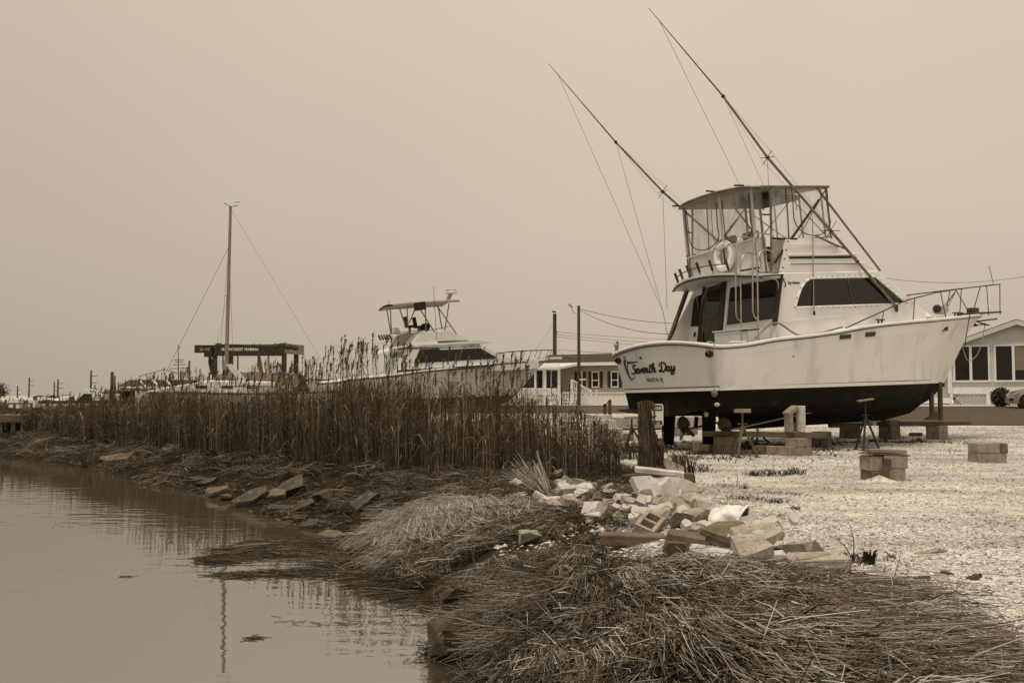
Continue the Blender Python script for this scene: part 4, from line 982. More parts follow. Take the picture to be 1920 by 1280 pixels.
# the other lot stack
pB = place(1850, 866); gB = 'blocks of the square stack at the right'
for (dx, dy, dz, rz, sz, lab, mt) in ((-.17, 0, 0, 96, (.40, .20, .20), 'grey concrete block at the lower left of the square stack by the right edge', None), (.12, .02, 0, 4, (.38, .40, .20), 'wide concrete block at the lower right of the square stack by the right edge', None),
                                      (-.05, 0, .20, 5, (.44, .40, .19), 'wide concrete block on top of the square stack by the right edge', None), (.25, .02, .20, 97, (.40, .15, .19), 'dark concrete block at the upper right of the square stack by the right edge', concreteD())):
    put_block(pB + V(dx, dy, dz - .012), rz, lab, gB, mt, sz)

# keel blocks and timbers
def bl(x_, y_): p = BF.w((x_, y_, -.95)); return V(p[0], p[1], hz(p[0], p[1]))
TH = 29.7
stack(1540, 838, 60, 2, 'the stack behind the upright blocks', GB, concreteD())
stack(1594, 821, 40, 2, 'the stack under mid keel', GB, concreteD())
t6 = stack(1668, 823, 34, 2, 'the stack under the fore keel', GB, concreteD())
t7 = stack(1757, 823, 32, 2, 'the stack at the bow end of the timber', GB)
t1 = stack(1322, 847, 50, 1, 'the low pair under the near rudder', GB)
t2 = stack(1362, 850, 42, 2, 'the stack behind the near tripod stand', GB, concreteD())
t3 = stack(1497, 853, 36, 2, 'the stack below the upright blocks', GB)
put_block(place(1455, 852), 30, 'grey concrete block lying flat left of the front stack', GB)
put_block(place(1474, 853.5), 120, 'pale concrete block end-on beside the front stack', GB)
put_block(place(1432, 851), 30, 'dark concrete block at the far left of the front row', GB, concreteD())
put_block(place(1711, 817), 40, 'hollow concrete block lying on its side beside the front stack of the keel', GB, concreteD(), (.40, .20, .19), True, rx=90)
put_block(t6 + V(.02, 0, .0), 30, 'short dark block directly under the fore end of the keel', GB, concreteD(), (.40, .30, .14))
put_block(BF.w((6.15, -.25, -1.02)) , 80, 'pale rough block wedged under the keel on its own', GB, None, (.22, .20, .13))
# upright pair with a capping block, on the front stack
tp_ = t3 + V(0, 0, .0)
tb = MB().box((0, 0, .06), (2.6, .18, .12)).build('timber', timber(), bevel=.008); pT = (t2 + t3) / 2; tb.location = (pT[0] + .05, pT[1] + .02, max(t2[2], t3[2]) - .002); tb.rotation_euler = (0, -math.atan2(t3[2] - t2[2], np.hypot(*(t3 - t2)[:2])) , math.atan2(t3[1] - t2[1], t3[0] - t2[0])); tag(tb, 'long dark timber lying across the blocks near the stern', 'timber')
zz = t3[2] + .12; a = R(TH)
put_block(t3 + V(-.20, -.02, .12), 25, 'left upright concrete block standing on the timber', GB, None, (.10, .20, .40))
put_block(t3 + V(.06, .0, .12), 25, 'right upright concrete block standing on the timber, taller and paler', GB, rubbleW(), (.11, .20, .56))
put_block(t3 + V(-.13, -.0, .53), 25, 'concrete block tilted across the upright pair under the hull', GB, None, (.30, .20, .10), ry=-32)
put_block(t3 + V(-.08, .12, .13), 25, 'dark concrete block between the upright pair', GB, concreteD(), (.14, .20, .19))
d_ = t7 - t6; L_ = np.hypot(d_[0], d_[1])
tb = MB().box((.3, 0, .05), (L_ + 1.25, .16, .10)).build('timber', timber(), bevel=.008); tb.location = tuple((t6 + t7) / 2 + V(0, 0, .0)); tb.rotation_euler = (0, -math.atan2(d_[2], L_), math.atan2(d_[1], d_[0])); tag(tb, 'long dark timber under the bow, resting on two block stacks', 'timber')
tb = MB().box((0, 0, .05), (1.4, .14, .10)).build('timber', timber(), bevel=.008); q = BF.w((5.9, .25, -1.06)); tb.location = tuple(q); tb.rotation_euler = (0, 0, R(TH + 8)); tag(tb, 'dark timber lying along the far side of the keel', 'timber')
for (u, vb, vt, lab) in ((1748, 786, 734, 'round wooden prop under the stem, the aft one'), (1764, 788, 716, 'round wooden prop under the stem, the forward one')):
    Yp = at(u, vb, t7[1] - .15)[1]; b0 = at(u, vb, Yp); b1 = at(u - 2, vt, Yp)
    o = MB().tube([b0, b1], .065, 9).build('wooden_prop', timber(), smooth=50); tag(o, lab, 'prop', 'wooden props under the bow')
w_ = MB().prism([at(1734, 787, t7[1] - .2), at(1758, 787, t7[1] - .2), at(1758, 771, t7[1] - .2)], (.0, .12, 0)).build('wooden_wedge', timber()); tag(w_, 'dark wooden wedge against the prop under the bow', 'wedge')

# far blocks behind the stern
GF = 'concrete blocks lying behind the stern'
for u, v, rz, lab, ho in ((1264, 817, 10, 'grey concrete block behind the stern, left one of the low row', False), (1281, 815, 14, 'hollow concrete block behind the stern in the middle of the low row', True), (1294, 814, 8, 'grey concrete block at the right end of the low row behind the stern', False), (1173, 825, 20, 'concrete block lying alone beside the far tripod stand', False)):
    put_block(place(u, v), rz, lab, GF, None, holes=ho, rx=90 if ho else 0)
p0 = place(1262, 810); 
for u, v, w, h, lab in ((1123, 800, .50, .30, 'white concrete block beside the reeds, top of the left pile'), (1132, 815, .52, .36, 'pale concrete block half way down the left pile beside the reeds'), (1146, 829, .46, .34, 'pale concrete block at the foot of the left pile beside the reeds')):
    q = place(1130, 836); q = at(u, v, q[1] - .02 * (v - 800)); put_block(q, 12, lab, 'pale blocks beside the reeds', rubbleW(), (w, .4, h))
# low concrete float behind the boat and the ramp rail
fl = place(1200, 806); Yf = fl[1]
dockA, dockB = at(1140, 803, Yf), at(1312, 801, Yf + .6)
fd_ = MB().bar(dockA + V(0, .8, .17), dockB + V(0, .8, .17), 1.9, .36).build('concrete_float', mat('pale_float_concrete', .42, .30, rough=.9, scale=3), bevel=.02); tag(fd_, 'long low pale concrete dock section lying behind the stern', 'dock section')
Yr = Yf - .5
rr = thing('ramp_rail', 'weathered wooden ramp rail with two posts behind the reeds', 'railing', at(1132, 788, Yr))
def rel(o, p): return np.asarray(p, float) - np.array(o.location)
MB().bar(rel(rr, at(1106, 790, Yr)), rel(rr, at(1145, 749, Yr)), .10, .05).build('hand_rail', timberL(), rr)
for u, vt, vb in ((1134, 757, 788), (1143.5, 750, 788)): MB().bar(rel(rr, at(u, vt, Yr)), rel(rr, at(u, vb, Yr)), .10, .10).build('post', timber(), rr)
MB().prism([rel(rr, at(u, v, Yr - .1)) for u, v in ((1120, 787), (1145, 787), (1142, 779), (1134, 776), (1127, 780))], (0, .3, 0)).build('foot', timber(), rr)

# tripod boat stands
def jack(base, top, label, rz, pad=(.34, .16, .05), padtilt=(0, 0), rusty=True):
    base = np.asarray(base, float); top = np.asarray(top, float); H_ = top[2] - base[2]
    m_ = mat('rusty_stand', .13, .05, rough=.85, scale=9) if rusty else mat('dark_stand', .03, .02, rough=.8)
    t_ = thing('boat_stand', label, 'boat stand', base, R(rz), 'tripod boat stands')
    ap = H_ * .62; feet = []
    for k in range(3):
        a = R(90 + 120 * k); f_ = V(.30 * math.cos(a), .30 * math.sin(a), .02); feet.append(f_)
        MB().tube([V(.03 * math.cos(a), .03 * math.sin(a), ap), f_], .026, 7).build('leg', m_, t_, smooth=60)
        MB().box(f_ - V(0, 0, .005), (.09, .09, .02)).build('foot', m_, t_)
    for k in range(3): MB().tube([feet[k] + V(0, 0, .04), feet[(k + 1) % 3] + V(0, 0, .04)], .008, 5).build('chain', m_, t_)
    MB().tube([(0, 0, ap - .10), (0, 0, ap + .06)], .036, 8).build('collar', m_, t_, smooth=60)
    d_ = rel(t_, top); d_ = V(0, 0, H_)
    MB().tube([(0, 0, ap), (0, 0, H_ - .04)], .018, 7).build('screw', m_, t_, smooth=60)
    MB().bar((-.13, 0, ap + .09), (.13, 0, ap + .09), .02, .02).build('handle', m_, t_)
    MB().box((0, 0, H_ - .01), pad, rotm(padtilt[0], padtilt[1], -rz)).build('pad', timberL(), t_, bevel=.008)
    return t_
def stand(u, v, vt, label, rz, **k):
    b_ = place(u, v); t_ = at(u, vt, b_[1]); return jack(b_, t_, label, rz, **k)
stand(1393, 857, 769, 'rusty tripod stand propping the near quarter of the big boat', 28, pad=(.34, .12, .08))
stand(1624, 844, 749, 'dark tripod stand propping the middle of the near side', 30, rusty=False, padtilt=(0, -8), pad=(.36, .14, .04))
stand(1185, 843, 782, 'dark tripod stand under the far corner of the stern, left of the old piling', 25, rusty=False)
stand(1421, 831, 800, 'dark tripod stand on the far side of the boat, seen under the hull', 40, rusty=False)

# ================================================================== old piling with the sign behind it
pP = place(1222, 893); sP = F / pP[1]
pil = thing('old_piling', 'rotten splintered wooden piling standing at the edge of the rubble', 'piling', pP)
rnd = random.Random(3); rows = []; nk = 44; Hs = 1.22; wid = .205
for i in range(26):
    f_ = i / 25; row = []
    for k in range(nk):
        a = 2 * math.pi * k / nk; cx_ = math.cos(a); topz = Hs * (1.0 if cx_ < .02 else 1.0 - .30 * min(1, (cx_ - .02) / .16) - .24 * max(0, min(1, (cx_ - .18) / .8))) + .03 * math.sin(k * 2.7)
        groove = .88 + .12 * math.sin(k * 2.9 + .6 * math.sin(f_ * 5)) + .08 * math.sin(k * 7.3 + f_ * 4) + .10 * rnd.random()
        r_ = wid * groove * (1.04 - .16 * f_); hole = 1 - .55 * math.exp(-((f_ - .42) / .06) ** 2 - ((a - 5.3) / .18) ** 2)
        row.append((r_ * cx_ * 1.05 * hole - .03 * f_, r_ * math.sin(a) * hole, topz * f_ - .12 * (1 - f_)))
    rows.append(row + [row[0]])
cap = [(-.06 + p[0] * .35, p[1] * .35, p[2] - .04) for p in rows[-1]]
MB().grid(rows + [cap]).build('trunk', mat('rotten_wood', .11, .015, rough=.95, scale=4, bump=1.0, bscale=14, stretch=(9, 9, .7)), pil, smooth=35)
for k in range(9):
    a = rnd.uniform(0, 6.28); z_ = rnd.uniform(.1, .9); MB().bar((.19 * math.cos(a), .19 * math.sin(a), z_), (.205 * math.cos(a), .20 * math.sin(a), z_ + rnd.uniform(.15, .4)), .03, .012, (math.cos(a), math.sin(a), 0)).build('splinter', mat('rotten_wood', .15), pil)
MB().prism([(-.20, -.06, 1.18), (-.10, -.10, 1.26), (.02, -.08, 1.24), (.06, .0, 1.20), (-.1, .08, 1.22)], (0, 0, -.10)).build('broken_top', mat('rotten_wood', .15), pil)
MB().blob((.10, -.17, .55), (.09, .08, .10), 8, noise=.2, rnd=rnd).build('knot', mat('rotten_wood', .15), pil)
Ys = pP[1] + .36; c0 = at(1244, 798, Ys); c1 = at(1244, 757, Ys); wS = 47 / F * Ys; hS = c1[2] - c0[2]
sg_ = thing('dog_sign', 'small dog sign with a person and dog, half hidden by the old piling', 'sign', (c0[0] - wS / 2, Ys, c0[2]))
def rrect(w, h, r_): return [(cx + r_ * math.cos(a), 0, cz + r_ * math.sin(a)) for cx, cz, a0 in ((w / 2 - r_, h - r_, 0), (-w / 2 + r_, h - r_, 90), (-w / 2 + r_, r_, 180), (w / 2 - r_, r_, 270)) for a in [R(a0 + 22.5 * k) for k in range(5)]]
MB().prism(rrect(wS, hS, .035), (0, .006, 0)).build('plate', whitefar(), sg_)
dk_ = mat('sign_brown', .03, rough=.5)
MB().prism([(x_, -.004, z_) for x_, z_ in ((-wS / 2 + .02, hS - .115), (wS / 2 - .02, hS - .115), (wS / 2 - .02, hS - .03), (wS / 2 - .03, hS - .02), (-wS / 2 + .03, hS - .02), (-wS / 2 + .02, hS - .03))], (0, .002, 0)).build('header', dk_, sg_)
MB().prism([(x_, -.004, z_) for x_, z_ in ((-wS / 2 + .02, .03), (-wS / 2 + .03, .02), (wS / 2 - .03, .02), (wS / 2 - .02, .03), (wS / 2 - .02, .085), (-wS / 2 + .02, .085))], (0, .002, 0)).build('footer', dk_, sg_)
text_obj('Please', 'lettering', .105, basis((-.085, -.007, hS - .095), (1, 0, 0), (0, 0, 1)), whitefar(), sg_, shear=.15, offset=.001)
text_obj('Clean up', 'lettering', .07, basis((-.10, -.007, .03), (1, 0, 0), (0, 0, 1)), whitefar(), sg_)
def flat(name, pts): MB().prism([(x_, -.004, z_) for x_, z_ in pts], (0, .002, 0)).build(name, dk_, sg_)
bx0 = -.045; bz = .105
flat('person_figure', [(bx0 + .0, bz), (bx0 + .018, bz), (bx0 + .026, bz + .05), (bx0 + .03, bz), (bx0 + .046, bz), (bx0 + .042, bz + .09), (bx0 + .075, bz + .075), (bx0 + .077, bz + .085), (bx0 + .036, bz + .115), (bx0 + .01, bz + .115)])
flat('person_head', [(bx0 + .023 + .016 * math.cos(a), bz + .135 + .016 * math.sin(a)) for a in np.linspace(0, 6.28, 11)[:-1]])
dx0, dz = .045, .105
flat('dog_figure', [(dx0 - .03, dz), (dx0 - .02, dz), (dx0 - .018, dz + .03), (dx0 + .018, dz + .03), (dx0 + .02, dz), (dx0 + .03, dz), (dx0 + .032, dz + .045), (dx0 + .05, dz + .055), (dx0 + .05, dz + .066), (dx0 + .034, dz + .078), (dx0 + .024, dz + .06), (dx0 - .028, dz + .06), (dx0 - .042, dz + .075), (dx0 - .046, dz + .072), (dx0 - .034, dz + .05)])
MB().bar((-.10, .03, -(c0[2] - hz(c0[0], Ys)) - .1), (-.10, .03, hS), .045, .03, (0, 1, 0)).build('post', timber(), sg_)

# ================================================================== broken concrete along the bank
rk = random.Random(21)
def hull_rock(dims, seed, npts=12, cut=.0, flatness=.0):
    """a broken lump: convex hull of scattered points, faceted, edges knocked off"""
    r_ = random.Random(seed); bm = bmesh.new(); L_, W_, H_ = dims
    for k in range(npts):
        while True:
            p = [r_.uniform(-1, 1) for _ in range(3)]
            n4 = (abs(p[0]) ** 6 + abs(p[1]) ** 6 + abs(p[2]) ** 6) ** (1 / 6)
            if n4 > .05: break
        p = [c_ / n4 for c_ in p]; bm.verts.new((p[0] * L_ / 2, p[1] * W_ / 2, p[2] * H_ / 2))
    bmesh.ops.convex_hull(bm, input=bm.verts); return bm
def slab_rock(dims, seed, n=8):
    """a piece of broken slab: ragged straight-sided outline, flat top, crumbled edge"""
    r_ = random.Random(seed); bm = bmesh.new(); L_, W_, H_ = dims; P = []; n = r_.choice((4, 5, 5, 6))
    for k in range(n):
        a = 2 * math.pi * (k + .5 + r_.uniform(-.30, .30)) / n; q = max(abs(math.cos(a)), abs(math.sin(a))) ** -1 * r_.uniform(.72, 1.04); P.append((q * math.cos(a) * L_ / 2, q * math.sin(a) * W_ / 2))
    t_ = [bm.verts.new((x_ * r_.uniform(.93, 1), y * r_.uniform(.93, 1), H_ / 2 + r_.uniform(-.006, .006))) for x_, y in P]
    m_ = [bm.verts.new((x_ * r_.uniform(.96, 1.06), y * r_.uniform(.96, 1.06), r_.uniform(-.2, .2) * H_)) for x_, y in P]
    b_ = [bm.verts.new((x_ * r_.uniform(.9, 1.02), y * r_.uniform(.9, 1.02), -H_ / 2)) for x_, y in P]
    bm.faces.new(t_); bm.faces.new(b_[::-1])
    for A, B in ((t_, m_), (m_, b_)):
        for k in range(n): bm.faces.new((A[k], B[k], B[(k + 1) % n], A[(k + 1) % n]))
    bmesh.ops.recalc_face_normals(bm, faces=bm.faces); return bm
def roughen(bm, amt, seed, cuts=2):
    bmesh.ops.triangulate(bm, faces=bm.faces)
    bmesh.ops.subdivide_edges(bm, edges=[e_ for e_ in bm.edges], cuts=cuts, use_grid_fill=True)
    r_ = random.Random(seed + 5)
    for v_ in bm.verts:
        d_ = fbm(np.array([v_.co.x * 16 + seed * 3.1]), np.array([v_.co.y * 16 + v_.co.z * 21 + seed]))[0]
        v_.co += v_.normal * 0 + Vector((r_.uniform(-1, 1), r_.uniform(-1, 1), r_.uniform(-1, 1))) * amt * .35 + Vector(v_.co).normalized() * amt * float(d_)
def rock(kind, u, v, wpx, hpx, material, label, rot=(0, 0, 0), depth=None, lift=0.0, group=None, name='concrete_chunk', cat='rubble', seed=None, th=None, p=None):
    """u, v: foot of the piece in the photo; wpx, hpx: its size there"""
    seed = seed if seed is not None else rk.randrange(10**6); q = place(u, v) if p is None else np.asarray(p, float); s_ = F / q[1]
    L_ = wpx / s_; H_ = hpx / s_; W_ = depth if depth else (L_ * .7 if kind != 'slab' else max(L_ * .55, .12))
    if kind == 'slab':
        bm = slab_rock((L_ * 1.22, W_ * 1.2, th or max(.06, min(H_, .10))), seed, 7); roughen(bm, .008, seed, 1)
    elif kind == 'beam':
        bm = bmesh.new(); bmesh.ops.create_cube(bm, size=1.0); bmesh.ops.scale(bm, vec=(L_, W_, th or H_), verts=bm.verts); bmesh.ops.bevel(bm, geom=[e_ for e_ in bm.edges], offset=.012, segments=1, affect='EDGES'); roughen(bm, .008, seed, 2)
    else:
        bm = hull_rock((L_ * 1.15, W_ * 1.15, H_ * 1.05), seed); roughen(bm, .010, seed, 2)
    me = bpy.data.meshes.new(name); bm.to_mesh(me); bm.free(); me.materials.append(material); me.shade_smooth(); me.set_sharp_from_angle(angle=R(16))
    o = bpy.data.objects.new(name, me); COL.objects.link(o)
    rx_ = rot[0] + (10 if kind == 'slab' else 4); o.rotation_euler = (R(rx_), R(rot[1]), R(rot[2]))
    o.location = (q[0], q[1] + W_ * .35, q[2] + (H_ if kind != 'slab' else (th or min(H_, .1))) * .42 + lift + (W_ / 2 * abs(math.sin(R(rx_))) * .8 + L_ / 2 * abs(math.sin(R(rot[1]))) * .4 if kind == 'slab' else 0))
    return tag(o, label, cat, group or 'broken concrete in the rubble pile')
W1, G1, D1 = rubbleW(), rubble_m(), rubbleD()
GP = 'broken concrete in the rubble pile'
for a in [
 ('chunk', 933, 905, 27, 26, G1, 'squarish pale chunk standing at the left end of the rubble against the reeds', (0, 6, 10)),
 ('chunk', 969, 925, 44, 28, W1, 'rounded speckled lump right of the squarish chunk, below the straw sheaf', (0, 0, 0)),
 ('slab', 972, 942, 30, 12, W1, 'thin white flake lying on the straw left of the long splinter', (14, -18, 10)),
 ('beam', 1040, 951, 88, 12, W1, 'long pale splinter of concrete sloping down to the right', (0, 27, -8), .10),
 ('chunk', 1066, 938, 44, 34, W1, 'smooth pale angular lump in the middle of the left rubble', (10, 0, 20)),
 ('chunk', 1097, 935, 46, 36, concrete(), 'grey square-edged block fragment right of the smooth angular lump', (0, 14, 20)),
 ('chunk', 1078, 951, 30, 22, G1, 'small grey wedge below the smooth angular lump', (0, 0, 10)),
 ('chunk', 1101, 956, 24, 24, G1, 'small dark-sided wedge beside the speckled cone', (0, 20, 40)),
 ('chunk', 1119, 968, 42, 32, W1, 'speckled cone-shaped lump in front of the rubble', (0, 0, 0)),
 ('chunk', 1124, 940, 24, 20, W1, 'knobbly pale lump behind the speckled cone', (0, 0, 30)),
 ('slab', 1149, 938, 40, 16, W1, 'flat pale piece wedged in the middle of the rubble', (10, 4, 10)),
 ('chunk', 1140, 921, 24, 18, W1, 'small white lump at the back of the rubble below the reeds', (0, 0, 0)),
 ('beam', 1158, 948, 46, 12, concrete(), 'short grooved grey bar in the middle of the rubble', (0, -16, 8), .12),
 ('chunk', 1142, 956, 22, 14, G1, 'small grey pebble-shaped lump right of the speckled cone', (0, 0, 0)),
 ('chunk', 1170, 930, 22, 26, G1, 'narrow upright piece leaning left of the tilted brick', (0, 24, 0)),
 ('chunk', 1184, 953, 26, 22, W1, 'round pale lump under the tilted brick', (0, 0, 0)),
 ('slab', 1214, 944, 58, 34, W1, 'big pale slab with a ragged upper edge tilted towards the viewer', (48, 24, 0), .30),
 ('chunk', 1262, 930, 104, 34, rubble_m(), 'broad dark-faced block with a pale top at the back of the rubble', (0, 6, -6), .34),
 ('beam', 1238, 912, 92, 10, W1, 'long pale kerb piece capping the back of the rubble', (0, 6, -4), .20, .18),
 ('beam', 1196, 902, 58, 15, timber(), 'dark timber end lying across the foot of the old piling', (0, -4, 6), .14, .0),
 ('slab', 1256, 955, 40, 40, W1, 'pointed white slab standing upright in the middle of the rubble', (68, 10, 30), .32),
 ('slab', 1236, 968, 46, 14, W1, 'smooth white flat piece lying at the foot of the upright slab', (8, 2, 0)),
 ('slab', 1213, 960, 34, 14, W1, 'second flat white piece partly under the ragged slab', (16, -8, 0)),
 ('chunk', 1240, 988, 60, 30, G1, 'long gritty block sloping up to the right beside the hollow block', (0, -18, 20), .24),
 ('chunk', 1281, 928, 24, 26, W1, 'small tilted square block leaning on the dark post at the back right', (0, 34, 0)),
 ('slab', 1304, 955, 54, 20, G1, 'flat gritty slab with a dark edge right of the upright slab', (8, 0, 0), .24),
 ('chunk', 1346, 965, 46, 20, W1, 'rounded pale slab at the right end of the rubble near the gravel', (0, 0, 0)),
 ('chunk', 1278, 992, 36, 38, G1, 'left half of the split boulder in the middle of the rubble', (0, 10, 0)),
 ('chunk', 1306, 990, 52, 36, G1, 'right half of the split boulder, dark hollow in its face', (0, -8, 20)),
 ('beam', 1188, 1022, 124, 22, G1, 'long grey kerb lying across the front of the rubble with a dark face', (0, 1, -2), .16),
 ('slab', 1320, 1000, 60, 12, W1, 'pale flat strip behind the white bag', (6, 0, 4)),
 ('slab', 1425, 1000, 40, 18, W1, 'white flat flake right of the white bag', (12, 4, 10)),
 ('chunk', 1452, 996, 15, 14, W1, 'little round white stone on the gravel right of the bag', (0, 0, 0)),
 ('beam', 1290, 1022, 72, 22, G1, 'square-ended kerb piece pointing right below the split boulder', (0, 8, -14), .2),
 ('slab', 1365, 1028, 96, 26, G1, 'broad flat slab in front of the white bag', (8, -4, 0), .36),
 ('slab', 1428, 1038, 84, 32, G1, 'thick slab with a crumbled dark edge at the right front of the rubble', (10, -8, 10), .34, .02),
 ('chunk', 1270, 1040, 48, 24, G1, 'grey wedge between the long kerb and the front slabs', (0, 10, 0)),
 ('chunk', 1310, 1046, 30, 26, rubbleW(), 'speckled pitted lump in the front row', (0, 0, 0)),
 ('chunk', 1352, 1060, 56, 32, W1, 'rough pale lump in the front row above the straw', (0, -12, 0)),
 ('slab', 1412, 1058, 92, 26, G1, 'long smooth slab lowest in the front row', (14, -6, 4), .30),
 ('chunk', 1510, 1046, 82, 36, G1, 'gravel-coloured slab half sunk at the right end of the front row', (0, -8, 10), .40, .02),
 ('slab', 1540, 1072, 116, 18, G1, 'long flat slab lying on the gravel at the right of the rubble', (4, -4, 6), .34),
 ('slab', 1482, 1102, 52, 14, G1, 'flat stone half covered by straw below the long flat slab', (4, 0, 0)),
 ('slab', 1755, 1185, 86, 16, concrete(), 'flat grey slab lying in the straw at the right foreground', (5, -2, 8), .28),
 ('chunk', 994, 1022, 40, 30, G1, 'lone angular stone sitting in the straw left of the rubble', (0, 0, 20)),
 ('chunk', 1014, 980, 22, 16, G1, 'small stone sunk in the straw below the long splinter', (0, 0, 0)),
 ('chunk', 1110, 980, 22, 14, G1, 'small stone in the straw below the speckled cone', (0, 0, 0)),
 ('chunk', 1766, 1090, 30, 13, G1, 'lone grey stone on the gravel at the right', (0, 0, 10)),
 ('chunk', 1778, 1077, 22, 7, G1, 'thin flat stone just behind the lone grey stone', (0, 0, 0)),
 ('chunk', 1830, 1087, 22, 12, D1, 'dark tilted stone on the gravel nearest the right edge', (0, -30, 0)),
 ('chunk', 1731, 1090, 24, 11, D1, 'dark stone on the gravel left of the lone grey stone', (0, -10, 0)),
 ('beam', 1745, 1037, 62, 6, G1, 'long thin pale stick of concrete on the gravel', (0, -6, 14), .05),
]:
    kind, u, v, w_, h_, m_, lab, rot = a[:8]; m_ = concreteD() if (m_ is G1 and rk.random() < .35) else m_; dep = a[8] if len(a) > 8 else None; lf = a[9] if len(a) > 9 else 0.0
    nm = 'timber' if m_ is timber() else 'concrete_chunk'
    rock(kind, u, v, w_, h_, m_, lab, rot, dep, lf, GP if nm != 'timber' else 'timbers by the piling', nm, 'rubble' if nm != 'timber' else 'timber')
rq = random.Random(77)
ANCH = [(1366, 990, 'white bag'), (1212, 990, 'hollow block with open cores'), (1222, 890, 'old piling'), (1292, 985, 'split boulder'), (1214, 935, 'big ragged slab'), (1256, 945, 'upright pointed slab'), (1119, 955, 'speckled cone'), (1035, 945, 'long pale splinter'), (1188, 1015, 'long front kerb'), (1428, 1030, 'thick crumbled slab'), (1066, 925, 'smooth angular lump'), (1320, 955, 'flat gritty slab')]
used = set()
for k in range(70):                                         # smaller pieces filling the pile
    f_ = rq.random(); u = 1010 + 470 * f_ + rq.uniform(-30, 30); v = 925 + 95 * f_ + rq.uniform(-26, 34); w_ = rq.uniform(18, 44)
    kd = rq.choice(('slab', 'slab', 'chunk')); mt_ = rq.choice((W1, W1, G1)); au, av, an_ = min(ANCH, key=lambda a: (a[0] - u) ** 2 + 3 * (a[1] - v) ** 2)
    du, dv = u - au, (v - av) * 1.7; wh = ('just right of' if du > 0 else 'just left of') if abs(du) > abs(dv) else ('in front of' if dv > 0 else 'behind')
    lab = f"{'small' if w_ < 30 else 'middling'} {'white' if mt_ is W1 else 'grey'} {'flake' if kd == 'slab' else 'lump'} of broken concrete {wh} the {an_}"
    rt = (rq.uniform(-4, 40), rq.uniform(-30, 30), rq.uniform(-40, 40)); lf_ = rq.uniform(0, .07); hh = w_ * rq.uniform(.4, .7)
    if lab in used: continue
    used.add(lab); rock(kd, u, v, w_, hh, mt_, lab, rt, None, lf_, 'smaller pieces of the rubble pile')
q = place(1212, 1003); put_block(q + V(0, .1, -.04), 62, 'hollow concrete block with open cores lying among the rubble', GP, G1, (.34, .19, .19), True, rx=22, ry=-16)
q = place(1254, 892); put_block(q + V(0.02, .05, .03), -35, 'hollow concrete block tipped over beside the foot of the piling', GP, concrete(), (.40, .20, .19), True, rx=-50, ry=20)
q = place(1176, 934); put_block(q + V(.08, .1, .0), 40, 'dark flat brick tilted against the ragged slab', GP, concreteD(), (.30, .18, .07), rx=30, ry=-40)
q = place(1272, 884); put_block(q + V(0, 0, 0), 10, 'grey block standing on end right of the old piling', GP, concrete(), (.18, .20, .30))
q = place(1292, 918); put_block(q, 14, 'dark square post stub at the back right of the rubble', GP, concreteD(), (.10, .14, .24), name='post_stub', cat='post stub')
# white bag lying on the pile
q = place(1366, 1002); bgm = MB(); rows = []
for i in range(15):
    th = math.pi * i / 14; row = []
    for k in range(26):
        ph = 2 * math.pi * k / 26; fo = 1 + .16 * math.sin(3 * ph + 2 * th) + .10 * math.sin(5 * ph - 4 * th) + .07 * math.sin(9 * ph + 3 * th)
        row.append((.165 * fo * math.sin(th) * math.cos(ph), .12 * fo * math.sin(th) * math.sin(ph), .085 * fo * math.cos(th) + .08 + .035 * math.cos(ph) * math.sin(th)))
    rows.append(row + [row[0]])
bgm.grid(rows); bag = bgm.build('plastic_bag', mat('white_plastic_bag', .84, .78, rough=.35, scale=6, bump=.5, bscale=14), smooth=50); bag.location = tuple(q + V(0, .15, .06)); bag.rotation_euler = (R(6), R(-6), R(10)); tag(bag, 'crumpled white plastic bag lying on the rubble', 'bag')
MB().prism([(.10, -.125, .10), (.19, -.085, .09), (.20, -.075, .14), (.16, -.10, .16)], (.02, .03, 0)).build('mouth', blackrub(), bag)
MB().tube(smoothline([(.06, -.15, .08), (.12, -.14, .15), (.19, -.10, .185), (.225, -.04, .14), (.21, -.03, .07)], 14), .012, 6).build('rolled_rim', mat('white_plastic_bag', .84), bag, smooth=60)
